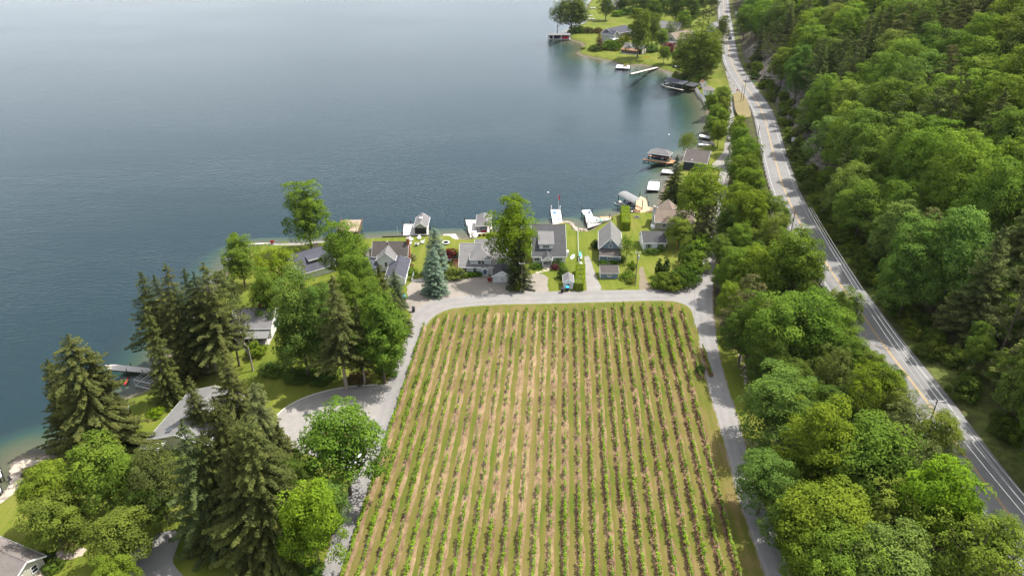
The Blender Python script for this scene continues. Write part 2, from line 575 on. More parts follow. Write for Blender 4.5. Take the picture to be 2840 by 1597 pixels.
road_mat('dirt', (0.125, 0.1, 0.068), (0.22, 0.18, 0.125), 0.5)
road_mat('concrete', (0.415, 0.390, 0.349), (0.548, 0.515, 0.465), 0.5)
road_mat('dry_grass', (0.13, 0.105, 0.05), (0.2, 0.165, 0.075), 0.5)
simple('white_line', (0.42, 0.42, 0.41), 0.2, 1.2, world_co=True)
simple('yellow_line', (0.5, 0.31, 0.06), 0.25, 1.2, world_co=True)

def strip(name, left, right, mat, lift, zfun=None, n=5, sub=4, ragged=0.0):
    """a road sheet between two edges given as world xy points"""
    L, Rr = smooth_line(left, n), smooth_line(right, n)
    vs, fs = [], []
    rr_ = random.Random(len(L))
    if ragged:
        q_ = [(rr_.uniform(0, 1), rr_.uniform(0, 1)) for _ in L]
        L, Rr = [(a[0] + (a[0] - b[0]) / math.dist(a, b) * ragged * q[0], a[1] + (a[1] - b[1]) / math.dist(a, b) * ragged * q[0]) for a, b, q in zip(L, Rr, q_)], [(b[0] + (b[0] - a[0]) / math.dist(a, b) * ragged * q[1], b[1] + (b[1] - a[1]) / math.dist(a, b) * ragged * q[1]) for a, b, q in zip(L, Rr, q_)]
    for a, b in zip(L, Rr):
        for j in range(sub + 1):
            t = j / sub
            x, y = a[0] + (b[0] - a[0]) * t, a[1] + (b[1] - a[1]) * t
            vs.append((x, y))
    xs_, ys_ = np.array([p[0] for p in vs]), np.array([p[1] for p in vs])
    zs = zfun(xs_, ys_) if zfun else np.maximum(GZ, terrain(xs_, ys_))
    vs = [(x, y, z + lift) for x, y, z in zip(xs_, ys_, zs)]
    k = sub + 1
    for i in range(len(L) - 1):
        for j in range(sub):
            fs.append((i * k + j, i * k + j + 1, (i + 1) * k + j + 1, (i + 1) * k + j))
    mb = MB().add(vs, fs)
    o = mb.build(name, mat)
    # face up
    me = o.data
    if sum(p.normal.z for p in me.polygons) < 0:
        me.flip_normals()
    return tag(o, kind='structure')

def gp(lst):
    return [tuple(G(x, y)[:2]) for x, y in lst]

def sheet(name, px, mat, lift, z=GZ, world=False, n=3, wob_a=0.0):
    """a flat ground sheet from its outline"""
    pts = list(px) if world else [tuple(G(x, y, z)[:2]) for x, y in px]
    if n:
        q = smooth_line(pts + [pts[0]], n)[:-1]
        if wob_a:
            q = [(x + wob_a * math.sin(3.1 * i + x), y + wob_a * math.cos(2.3 * i + y)) for i, (x, y) in enumerate(q)]
        pts = q
    bm = bmesh.new()
    vs = [bm.verts.new((x, y, z + lift)) for x, y in pts]
    es = [bm.edges.new((vs[i], vs[(i + 1) % len(vs)])) for i in range(len(vs))]
    bmesh.ops.triangle_fill(bm, edges=es, use_beauty=True)
    bmesh.ops.recalc_face_normals(bm, faces=bm.faces[:])
    if sum(f.normal.z for f in bm.faces) < 0:
        bmesh.ops.reverse_faces(bm, faces=bm.faces[:])
    me = bpy.data.meshes.new(name)
    bm.to_mesh(me); bm.free()
    me.materials.append(MATS[mat])
    return tag(link(name, me), kind='structure')

def grow(L, Rr, d):
    a, b = [], []
    for p, q in zip(L, Rr):
        dx, dy = q[0] - p[0], q[1] - p[1]
        k = d / math.hypot(dx, dy)
        a.append((p[0] - dx * k, p[1] - dy * k)); b.append((q[0] + dx * k, q[1] + dy * k))
    return a, b
def lane_strip(L, Rr, mat, lift):
    a, b = grow(L, Rr, .1)
    strip('lane_shoulder', a, b, 'dirt', lift - .012, None, 16, 4, .5)
    strip('lane', L, Rr, mat, lift, None, 12, 4, .12)
    def mid(t):
        return [(p[0] + (q[0] - p[0]) * t, p[1] + (q[1] - p[1]) * t) for p, q in zip(L, Rr)]
    for t0, t1 in ((.17, .33), (.64, .8)):
        strip('wheel_track', mid(t0), mid(t1), 'lane_track', lift + .005, None, 10, 1, .18)
# lane round the vineyard: west side, then along the houses
lane_strip(gp([(770, 1800), (885, 1597), (937, 1453), (980, 1330), (1005, 1247), (1042, 1165), (1067, 1082), (1106, 1000), (1126, 935), (1142, 880), (1170, 848), (1230, 829), (1328, 818), (1452, 811), (1654, 806), (1800, 804), (1900, 800), (1950, 797)]),
      gp([(850, 1800), (949, 1597), (997, 1453), (1034, 1330), (1065, 1247), (1089, 1165), (1118, 1082), (1151, 1000), (1168, 933), (1181, 900), (1210, 873), (1256, 855), (1361, 845), (1530, 841), (1700, 836), (1830, 833), (1900, 838), (1950, 850)]),
      'lane_asphalt', 0.016)
lane_e_px = [((2210, 1800), (2290, 1800)), ((2126, 1597), (2192, 1597)), ((2061, 1412), (2122, 1412)), ((2043, 1355), (2096, 1355)), ((2021, 1267), (2073, 1267)), ((1994, 1169), (2047, 1169)),
             ((1963, 1063), (2013, 1063)), ((1948, 988), (1994, 988)), ((1935, 900), (1981, 900)), ((1929, 840), (1975, 840)), ((1931, 790), (1976, 790)), ((1943, 746), (1981, 746)), ((1955, 690), (1987, 690)),
             ((1963, 640), (1993, 640)), ((1972, 585), (1998, 585)), ((1984, 535), (2012, 535)), ((1996, 490), (2021, 490)), ((2005, 445), (2026, 445)), ((2011, 405), (2029, 405)), ((2017, 360), (2034, 360)), ((2020, 318), (2036, 318)), ((2025, 280), (2040, 280)), ((2024, 245), (2050, 245)), ((2010, 205), (2046, 222))]
lane_strip(gp([a for a, b in lane_e_px]), gp([b for a, b in lane_e_px]), 'lane_asphalt', 0.028)
sheet('lane_junction', [(1866, 834), (1899, 845), (1918, 862), (1931, 905), (1960, 900), (1955, 780), (1927, 783), (1888, 801), (1860, 815)], 'lane_asphalt', 0.022)

sheet('tar_seam', [(1924, 906), (1926, 870), (1925, 835), (1926, 800), (1927.5, 800), (1926.5, 835), (1927.5, 870), (1925.5, 906)], 'patch_asphalt', 0.0405, n=0)
# the highway
def offset_line(pts, off):
    out_ = []
    for i, p in enumerate(pts):
        a, b = pts[max(0, i - 1)], pts[min(len(pts) - 1, i + 1)]
        dx, dy = b[0] - a[0], b[1] - a[1]
        L = math.hypot(dx, dy)
        out_.append((p[0] + dy / L * off, p[1] - dx / L * off))
    return out_
HWY_D = smooth_line(HWY, 8)
def hwy_surface(x, y):
    _, _, fy = poly_dist(x, y, HWY_S)
    return hwy_z(fy)
def hwy_strip(name, o0, o1, mat, lift, sub=1, pts=HWY_D):
    return strip(name, offset_line(pts, o0), offset_line(pts, o1), mat, lift, hwy_surface, 1, sub)
hwy_strip('highway', -5.6, 5.6, 'highway_asphalt', 0.05, 2)
hwy_strip('edge_line', -4.12, -4.0, 'white_line', 0.056)
hwy_strip('edge_line', 4.0, 4.12, 'white_line', 0.056)
hwy_strip('centre_line', -0.2, -0.1, 'yellow_line', 0.056)
hwy_strip('centre_line', 0.1, 0.2, 'yellow_line', 0.056)
def hwy_span(y0, y1):
    return [p for p in HWY_D if y0 <= p[1] <= y1]
hwy_strip('tar_seam', 2.0, 2.07, 'patch_asphalt', 0.0535, 1, hwy_span(60, 330))
hwy_strip('tar_seam', -3.3, -3.22, 'patch_asphalt', 0.0535, 1, hwy_span(60, 260))
hwy_strip('asphalt_patch', -3.7, -2.2, 'patch_asphalt', 0.0533, 1, hwy_span(176, 196))
hwy_strip('asphalt_patch', 2.4, 3.9, 'patch_asphalt', 0.0533, 1, hwy_span(352, 366))

# drives and yards
sheet('gravel_yard', [(1128, 795), (1150, 775), (1190, 770), (1230, 776), (1262, 776), (1330, 768), (1380, 766), (1430, 778), (1446, 812), (1400, 818), (1290, 824), (1200, 842), (1160, 866), (1142, 872), (1122, 845), (1130, 822)], 'gravel', 0.008, wob_a=0.25)
sheet('gravel_drive', [(1453, 812), (1452, 785), (1466, 764), (1490, 758), (1512, 764), (1520, 772), (1518, 790), (1521, 814), (1490, 818)], 'gravel', 0.008, wob_a=0.2)
sheet('gravel_drive', [(1622, 712), (1634, 712), (1652, 762), (1668, 805), (1640, 812), (1628, 808), (1624, 760)], 'grey_gravel', 0.008, wob_a=0.2)
sheet('worn_track', [(1772, 745), (1784, 742), (1795, 780), (1818, 806), (1776, 809), (1774, 780)], 'dirt', 0.008, wob_a=0.3)
sheet('parking_apron', [(770, 1150), (800, 1128), (850, 1102), (910, 1084), (980, 1072), (1050, 1068), (1085, 1062), (1078, 1085), (1050, 1155), (1030, 1205), (1000, 1260), (960, 1275), (860, 1262), (800, 1235), (770, 1190)], 'grey_gravel', 0.008)
sheet('driveway', [(360, 1530), (420, 1490), (470, 1470), (500, 1480), (490, 1520), (480, 1560), (520, 1610), (560, 1680), (420, 1720), (360, 1620)], 'lane_asphalt', 0.008)
sheet('dry_verge', [(2034, 262), (2052, 255), (2068, 270), (2080, 300), (2082, 322), (2066, 326), (2048, 320), (2038, 300)], 'dry_grass', 0.03, z=3.75)
sheet('gravel_pull_off', [(1995, 470), (2022, 462), (2024, 425), (2008, 420), (1985, 448), (1968, 462)], 'grey_gravel', 0.012)
sheet('concrete_patio', [(1229, 650), (1264, 649), (1272, 664), (1300, 667), (1302, 672), (1268, 678), (1256, 664), (1229, 657)], 'concrete', 0.02, z=1.35, n=0)

# ------------------------------------------------------------------ foliage materials
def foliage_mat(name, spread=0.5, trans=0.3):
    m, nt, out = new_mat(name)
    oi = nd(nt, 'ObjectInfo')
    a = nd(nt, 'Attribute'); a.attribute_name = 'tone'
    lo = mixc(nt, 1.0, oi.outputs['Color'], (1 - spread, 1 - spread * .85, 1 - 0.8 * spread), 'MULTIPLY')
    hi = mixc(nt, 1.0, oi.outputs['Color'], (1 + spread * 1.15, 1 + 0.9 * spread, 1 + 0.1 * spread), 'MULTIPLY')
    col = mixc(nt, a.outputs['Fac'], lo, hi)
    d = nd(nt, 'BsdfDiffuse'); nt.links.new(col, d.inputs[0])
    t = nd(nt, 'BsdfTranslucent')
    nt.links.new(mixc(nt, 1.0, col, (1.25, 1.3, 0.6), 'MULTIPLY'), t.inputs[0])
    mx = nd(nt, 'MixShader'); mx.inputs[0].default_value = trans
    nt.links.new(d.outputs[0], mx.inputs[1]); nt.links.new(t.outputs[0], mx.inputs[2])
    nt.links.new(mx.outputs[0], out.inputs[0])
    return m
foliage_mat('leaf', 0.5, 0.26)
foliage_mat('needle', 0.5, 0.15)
simple('bark', (0.11, 0.085, 0.065), 0.4, 2.0, 0.95, streak=(3, 3, 0.6))
simple('pale_bark', (0.3, 0.26, 0.21), 0.35, 2.0, 0.95, streak=(3, 3, 0.6))

# ------------------------------------------------------------------ tree makers (unit trees, scaled when planted)
def unit(v):
    return v / (np.linalg.norm(v, axis=1, keepdims=True) + 1e-9)

def leaves(rng, c, n, size, aspect=0.62, bend=0.0):
    """one rhombic leaf spray per centre"""
    n = unit(n)
    r = rng.normal(size=c.shape)
    t = unit(np.cross(n, r))
    b = np.cross(n, t)
    s = size[:, None] * 0.5
    a = s * aspect
    p0, p1, p2, p3 = c - t * s, c - b * a + n * s * bend, c + t * s, c + b * a + n * s * bend
    v = np.stack([p0, p1, p2, p3], 1).reshape(-1, 3)
    f = np.arange(len(v)).reshape(-1, 4)
    return v, f

def crown_broad(seed, h=20.0, w=12.0, base=0.1, n=100, per=80, size=0.46, rc=(0.095, 0.19), irr=0.2, flat=0.5, zc=0.6, lift=0.45):
    rng = np.random.default_rng(seed)
    cz, rz = h * zc, h * (1 - zc)
    d = unit(rng.normal(size=(n * 3, 3)))
    d = d[d[:, 2] > -0.62][:n]
    ph = rng.uniform(0, 6.28, 6)
    mod = 1 + irr * (np.sin(3 * np.arctan2(d[:, 1], d[:, 0]) + ph[0]) * 0.6 + np.sin(5 * d[:, 2] + ph[1]) * 0.5 + np.sin(7 * d[:, 0] + ph[2]) * 0.4)
    rad = rng.uniform(0.6, 1.0, len(d)) ** 0.6 * mod
    down = np.where(d[:, 2] < 0, (cz - h * base) / rz, 1.0)
    C = np.stack([d[:, 0] * w / 2 * rad, d[:, 1] * w / 2 * rad, cz + d[:, 2] * rz * rad * down], 1)
    rcl = rng.uniform(rc[0], rc[1], len(d)) * w
    C[:, 2] = np.minimum(C[:, 2], h - rcl * 0.5)
    idx = np.repeat(np.arange(len(d)), per)
    o = unit(C - np.array([0, 0, cz * 0.85]))[idx]
    u = unit(rng.normal(size=(len(idx), 3)) + 0.9 * o + np.array([0, 0, lift]))
    rr = rcl[idx] * rng.uniform(0.75, 1.08, len(idx))
    P = C[idx] + u * rr[:, None] * np.array([1.1, 1.1, 0.8])
    N = unit(u + 0.36 * rng.normal(size=u.shape) + np.array([0, 0, flat * .7]))
    S = size * rng.uniform(0.7, 1.35, len(idx))
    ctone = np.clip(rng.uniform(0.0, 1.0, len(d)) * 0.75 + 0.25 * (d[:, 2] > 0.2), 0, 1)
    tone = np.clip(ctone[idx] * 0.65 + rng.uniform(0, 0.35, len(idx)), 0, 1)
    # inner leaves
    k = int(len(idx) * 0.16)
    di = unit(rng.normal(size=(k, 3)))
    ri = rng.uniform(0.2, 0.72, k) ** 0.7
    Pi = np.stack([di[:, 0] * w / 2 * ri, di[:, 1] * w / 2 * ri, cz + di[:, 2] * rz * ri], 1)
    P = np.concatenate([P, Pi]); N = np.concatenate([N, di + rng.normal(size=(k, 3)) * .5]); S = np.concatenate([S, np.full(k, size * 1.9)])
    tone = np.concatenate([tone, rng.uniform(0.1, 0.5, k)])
    v, f = leaves(rng, P, N, S)
    return v, f, np.repeat(tone, 4), C

def crown_spruce(seed, h=24.0, w=9.0, base=0.06, layers=34, per=9, droop=0.32, size=0.66, taper=0.72, ragged=0.28):
    rng = np.random.default_rng(seed)
    P, N, S, T = [], [], [], []
    for i in range(layers):
        t = i / (layers - 1)
        z0 = h * (base + (0.99 - base) * t)
        Lm = w / 2 * (1 - t) ** taper + 0.25
        k = max(4, int(per * (1 - 0.45 * t)))
        a0 = rng.uniform(0, 6.28)
        for j in range(k):
            az = a0 + 6.28 * j / k + rng.uniform(-0.3, 0.3)
            lf = math.sin(2 * az + 5 * t + seed) * 0.5 + math.sin(3 * az - 9 * t + 2 * seed) * 0.35 + math.sin(23 * t + seed) * 0.3
            L = Lm * rng.uniform(1 - ragged * .7, 1 + ragged * 0.4) * (1 + ragged * 0.9 * lf)
            zb = z0 + rng.uniform(-0.8, 0.6)
            dr = droop * rng.uniform(0.4, 1.6)
            m = max(4, int(L / 0.24))
            s = np.linspace(0.18, 1, m)
            tt = rng.uniform(0.1, 0.9)
            wd = 0.5 * (1 - 0.5 * s) * min(1.0, L / 2)
            for sg in (-1, -.5, 0, .5, 1):
                off = sg * wd * 1.25 * rng.uniform(0.6, 1.2, m)
                r = s * L
                x = r * math.cos(az) - off * math.sin(az)
                y = r * math.sin(az) + off * math.cos(az)
                z = zb - dr * r * (1 - 0.35 * s) - abs(sg) * 0.2 + 0.07 * s * L + rng.normal(size=m) * 0.1
                P.append(np.stack([x, y, z], 1))
                nn = np.stack([-math.sin(az) * sg * 0.55 + 0.25 * math.cos(az) + rng.normal(size=m) * .28, math.cos(az) * sg * 0.55 + 0.25 * math.sin(az) + rng.normal(size=m) * .28, np.ones(m) * 0.8], 1)
                N.append(nn)
                S.append(size * 0.74 * rng.uniform(0.6, 1.35, m) * (0.75 + 0.25 * (1 - t)))
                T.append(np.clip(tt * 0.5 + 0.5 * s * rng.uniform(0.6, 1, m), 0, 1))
    P, N, S, T = np.concatenate(P), np.concatenate(N), np.concatenate(S), np.concatenate(T)
    v, f = leaves(rng, P, N, S, 0.5)
    return v, f, np.repeat(T, 4), None

def crown_pine(seed, h=22.0, w=11.0, base=0.25, n=70, per=75):
    rng = np.random.default_rng(seed)
    C, RC = [], []
    for i in range(n):
        t = rng.uniform(0, 1) ** 0.8
        z = h * (base + (0.97 - base) * t)
        Lm = w / 2 * min(1.0, 1.25 * (1 - t) ** 0.65 + 0.08)
        az = rng.uniform(0, 6.28)
        L = Lm * rng.uniform(0.35, 1.0)
        C.append((L * math.cos(az), L * math.sin(az), z + 0.1 * L))
        RC.append(rng.uniform(0.8, 1.5) * (1.15 - 0.5 * t))
    C, RC = np.array(C), np.array(RC)
    idx = np.repeat(np.arange(n), per)
    u = unit(rng.normal(size=(len(idx), 3)))
    rr = RC[idx] * rng.uniform(0.3, 1.05, len(idx))
    P = C[idx] + u * rr[:, None] * np.array([1.25, 1.25, 0.42])
    N = unit(u * np.array([.6, .6, 1]) + np.array([0, 0, 0.7]) + 0.5 * rng.normal(size=u.shape))
    tone = np.clip(rng.uniform(0.1, 0.9, n)[idx] * 0.5 + rng.uniform(0, 0.5, len(idx)), 0, 1)
    v, f = leaves(rng, P, N, 0.55 * rng.uniform(0.6, 1.3, len(idx)), 0.34)
    return v, f, np.repeat(tone, 4), C

def crown_weep(seed, h=12.0, w=11.0, n=170, per=26):
    rng = np.random.default_rng(seed)
    d = unit(rng.normal(size=(n * 2, 3)) + np.array([0, 0, 0.5]))
    d = d[d[:, 2] > -0.1][:n]
    rad = rng.uniform(0.55, 1.0, len(d))
    C = np.stack([d[:, 0] * w / 2 * rad, d[:, 1] * w / 2 * rad, h * 0.62 + d[:, 2] * h * 0.38 * rad], 1)
    idx = np.repeat(np.arange(len(d)), per)
    s = rng.uniform(0, 1, len(idx))
    drop = (C[idx, 2] - h * 0.12) * rng.uniform(0.3, 0.9, len(d))[idx] * s
    P = C[idx] + np.stack([rng.normal(size=len(idx)) * .22, rng.normal(size=len(idx)) * .22, -drop], 1)
    N = np.stack([d[idx, 0] + rng.normal(size=len(idx)) * .5, d[idx, 1] + rng.normal(size=len(idx)) * .5, np.full(len(idx), 0.5)], 1)
    v, f = leaves(rng, P, N, 0.42 * rng.uniform(0.7, 1.3, len(idx)), 0.5)
    tone = np.clip(rng.uniform(0.1, 0.9, len(d))[idx] * 0.5 + rng.uniform(0, .5, len(idx)), 0, 1)
    return v, f, np.repeat(tone, 4), C

def trunk_mesh(seed, h, r, top, C=None, limbs=8, mat='bark'):
    rng = random.Random(seed)
    mb = MB()
    pts = [Vector((0, 0, -0.6))]
    nseg = 5
    for i in range(1, nseg + 1):
        pts.append(Vector((rng.uniform(-.15, .15), rng.uniform(-.15, .15), top * i / nseg)))
    for i in range(nseg):
        a, b = 1 - i / (nseg + 0.6), 1 - (i + 1) / (nseg + 0.6)
        mb.tube(pts[i], pts[i + 1], r * (a if i else 1.25), r * b, 8, caps=False)
    if C is not None:
        order = list(range(len(C)))
        rng.shuffle(order)
        for i in order[:limbs]:
            c = Vector(C[i])
            z0 = max(h * 0.16, min(top * 0.92, c.z - (c.x ** 2 + c.y ** 2) ** 0.5 * 0.75))
            p = Vector((0, 0, z0))
            mid = p.lerp(c, 0.5) + Vector((0, 0, -0.06 * h * 0.3))
            mb.tube(p, mid, r * 0.42, r * 0.26, 6, caps=False)
            mb.tube(mid, c, r * 0.26, r * 0.07, 6, caps=False)
    me = bpy.data.meshes.new('trunk')
    me.from_pydata(mb.v, [], mb.f)
    for p in me.polygons:
        p.use_smooth = True
    me.materials.append(MATS[mat])
    return me

PROTO = {}                                 # kind -> list of (trunk mesh, crown mesh, unit height, unit width)
def proto(kind, crown, h, w, mat, r, top, limbs=8, bark='bark', seed=1):
    v, f, tone, C = crown
    w = 2 * float(np.percentile(np.hypot(v[:, 0], v[:, 1]), 97))
    h = float(v[:, 2].max())
    cm = mesh_np('crown', v, f, MATS[mat], tone)
    tm = trunk_mesh(seed, h, r, top, C, limbs, bark)
    PROTO.setdefault(kind, []).append((tm, cm, h, w))
for s in range(5):
    proto('maple', crown_broad(10 + s, irr=0.18 + 0.03 * s, n=105 + 6 * s), 20, 12, 'leaf', 0.32, 14, seed=s)
for s in range(3):
    proto('tall', crown_broad(30 + s, h=26, w=12, base=0.05, n=150, irr=0.28, zc=0.52), 26, 12, 'leaf', 0.36, 20, seed=s)
for s in range(3):
    proto('airy', crown_broad(50 + s, h=18, w=13, base=0.22, n=110, per=40, size=0.4, rc=(0.06, 0.12), irr=0.28, flat=0.9, zc=0.62), 18, 13, 'leaf', 0.28, 13, limbs=16, seed=s)
for s in range(4):
    proto('spruce', crown_spruce(70 + s), 24, 9, 'needle', 0.3, 23, 0, seed=s)
for s in range(2):
    proto('high_spruce', crown_spruce(80 + s, h=28, w=9.5, base=0.3, layers=27, droop=0.42, ragged=0.4), 28, 9.5, 'needle', 0.32, 26, 0, 'pale_bark', seed=s)
for s in range(2):
    proto('droop_spruce', crown_spruce(90 + s, h=28, w=12, base=0.08, layers=30, per=9, droop=0.55, size=0.72, taper=0.75, ragged=0.38), 28, 12, 'needle', 0.36, 26, 0, seed=s)
for s in range(2):
    proto('bulk_spruce', crown_spruce(98 + s, h=26, w=17, base=0.03, layers=38, per=13, droop=0.34, size=0.78, taper=0.5, ragged=0.42), 26, 17, 'needle', 0.4, 25, 0, seed=s)
for s in range(2):
    proto('blue_spruce', crown_spruce(95 + s, h=15, w=7.5, base=0.03, layers=30, per=12, droop=0.12, size=0.55, taper=0.6, ragged=0.16), 15, 7.5, 'needle', 0.25, 14, 0, seed=s)
for s in range(3):
    proto('pine', crown_pine(110 + s), 22, 11, 'needle', 0.28, 21, 10, seed=s)
proto('willow', crown_weep(120), 12, 11, 'leaf', 0.3, 8, 8)

def shrub_mesh(seed, n=34, per=46, size=0.3, w=4.0, h=3.0):
    v, f, tone, C = crown_broad(seed, h=h, w=w, base=0.0, n=n, per=per, size=size, rc=(0.11, 0.2), irr=0.15, zc=0.42)
    v[:, 2] = np.maximum(v[:, 2], 0.0)
    return mesh_np('foliage', v, f, MATS['leaf'], tone)
SHRUBS = [shrub_mesh(140 + i) for i in range(4)]

def bare_mesh(seed, h=12.0):
    rng = random.Random(seed)
    mb = MB()
    def grow(p, d, L, r, k):
        q = p + d * L
        mb.tube(p, q, r, r * 0.65, 5, caps=False)
        if k == 0:
            return
        for _ in range(3 if k > 1 else 4):
            e = (d + Vector((rng.uniform(-.75, .75), rng.uniform(-.75, .75), rng.uniform(-.1, .5)))).normalized()
            grow(p.lerp(q, rng.uniform(0.6, 1)), e, L * rng.uniform(0.55, 0.8), r * 0.55, k - 1)
    grow(Vector((0, 0, -0.3)), Vector((0, 0, 1)), h * 0.38, 0.16, 4)
    me = bpy.data.meshes.new('branches')
    me.from_pydata(mb.v, [], mb.f)
    me.materials.append(MATS['pale_bark'])
    return me
BARE = [bare_mesh(1), bare_mesh(2)]

rngp = random.Random(11)
def jit(c, a=0.12):
    k = 1 + rngp.uniform(-a, a)
    return tuple(max(0.004, x * k * (1 + rngp.uniform(-a, a) * 0.5)) for x in c) + (1.0,)

def plant(kind, x, y, h, w, tint, name, label, group=None, z=None, cat='tree', rot=None, j=0.08):
    P = PROTO[kind]
    tm, cm, h0, w0 = P[rngp.randrange(len(P))]
    if 'spruce' in kind and kind != 'blue_spruce':
        w *= 1.05
    z = (tz(x, y) if z is None else z) - 0.05
    t = thing(name, label, cat, (x, y, z), rngp.uniform(0, 6.28) if rot is None else rot, group)
    t.scale = (w / w0, w / w0, h / h0)
    link('trunk', tm, t)
    c = link('crown', cm, t)
    if kind in ('maple', 'tall', 'airy'):
        tint = tuple(a * .68 + b * .32 for a, b in zip(tint, (0.097, 0.158, 0.031)))
    c.color = jit(tint, j)
    return t

def plant_px(kind, px, py, pyb, w, tint, name, label, group=None, zb=None, hmax=None, cat='tree'):
    """stand a tree so that its tip is seen at (px, py) and its foot at row pyb"""
    zb_ = GZ if zb is None else zb
    for _ in range(4):
        p = G(px, pyb, zb_)
        y = p.y
        x = x_at(px, py, y)
        if zb is None:
            zb_ = max(0.3, tz(x, y))
    h = height_at(py, y) - zb_
    if h < 2:
        h = 2
    return plant(kind, x, y, h, w, tint, name, label, group, zb_, cat)

def shrub(x, y, w, h, tint, label, name='shrub', group=None, z=None, cat='shrub', d=None):
    o = link(name, SHRUBS[rngp.randrange(len(SHRUBS))], None, (x, y, (tz(x, y) if z is None else z) - 0.03), rngp.uniform(0, 6.28) if d is None else 0.0)
    o.scale = (w / 4.0, (d or w) / 4.0, h / 3.0)
    o.color = jit(tint, 0.1)
    return tag(o, label, cat, group)

def shrub_px(px, pyb, w, h, tint, label, name='shrub', group=None, cat='shrub', d=None, z=GZ):
    p = G(px, pyb, z)
    return shrub(p.x, p.y, w, h, tint, label, name, group, z if z != GZ else None, cat, d)

# leaf tints (base colours)
GRN = (0.105, 0.165, 0.024)
YEL = (0.14, 0.192, 0.02)
LIM = (0.15, 0.235, 0.014)
BLG = (0.095, 0.16, 0.042)
OLV = (0.125, 0.155, 0.030)
OLV_OLD = (0.128, 0.144, 0.034)
DRK = (0.055, 0.09, 0.02)
GRY = (0.128, 0.144, 0.069)
SPR = (0.058, 0.068, 0.025)
SPB = (0.078, 0.088, 0.034)
SPB_OLD = (0.125, 0.110, 0.047)
SPD = (0.040, 0.056, 0.024)
BLU = (0.13, 0.185, 0.165)
PIN = (0.095, 0.118, 0.046)
RED = (0.075, 0.016, 0.022)
BRN = (0.07, 0.062, 0.034)

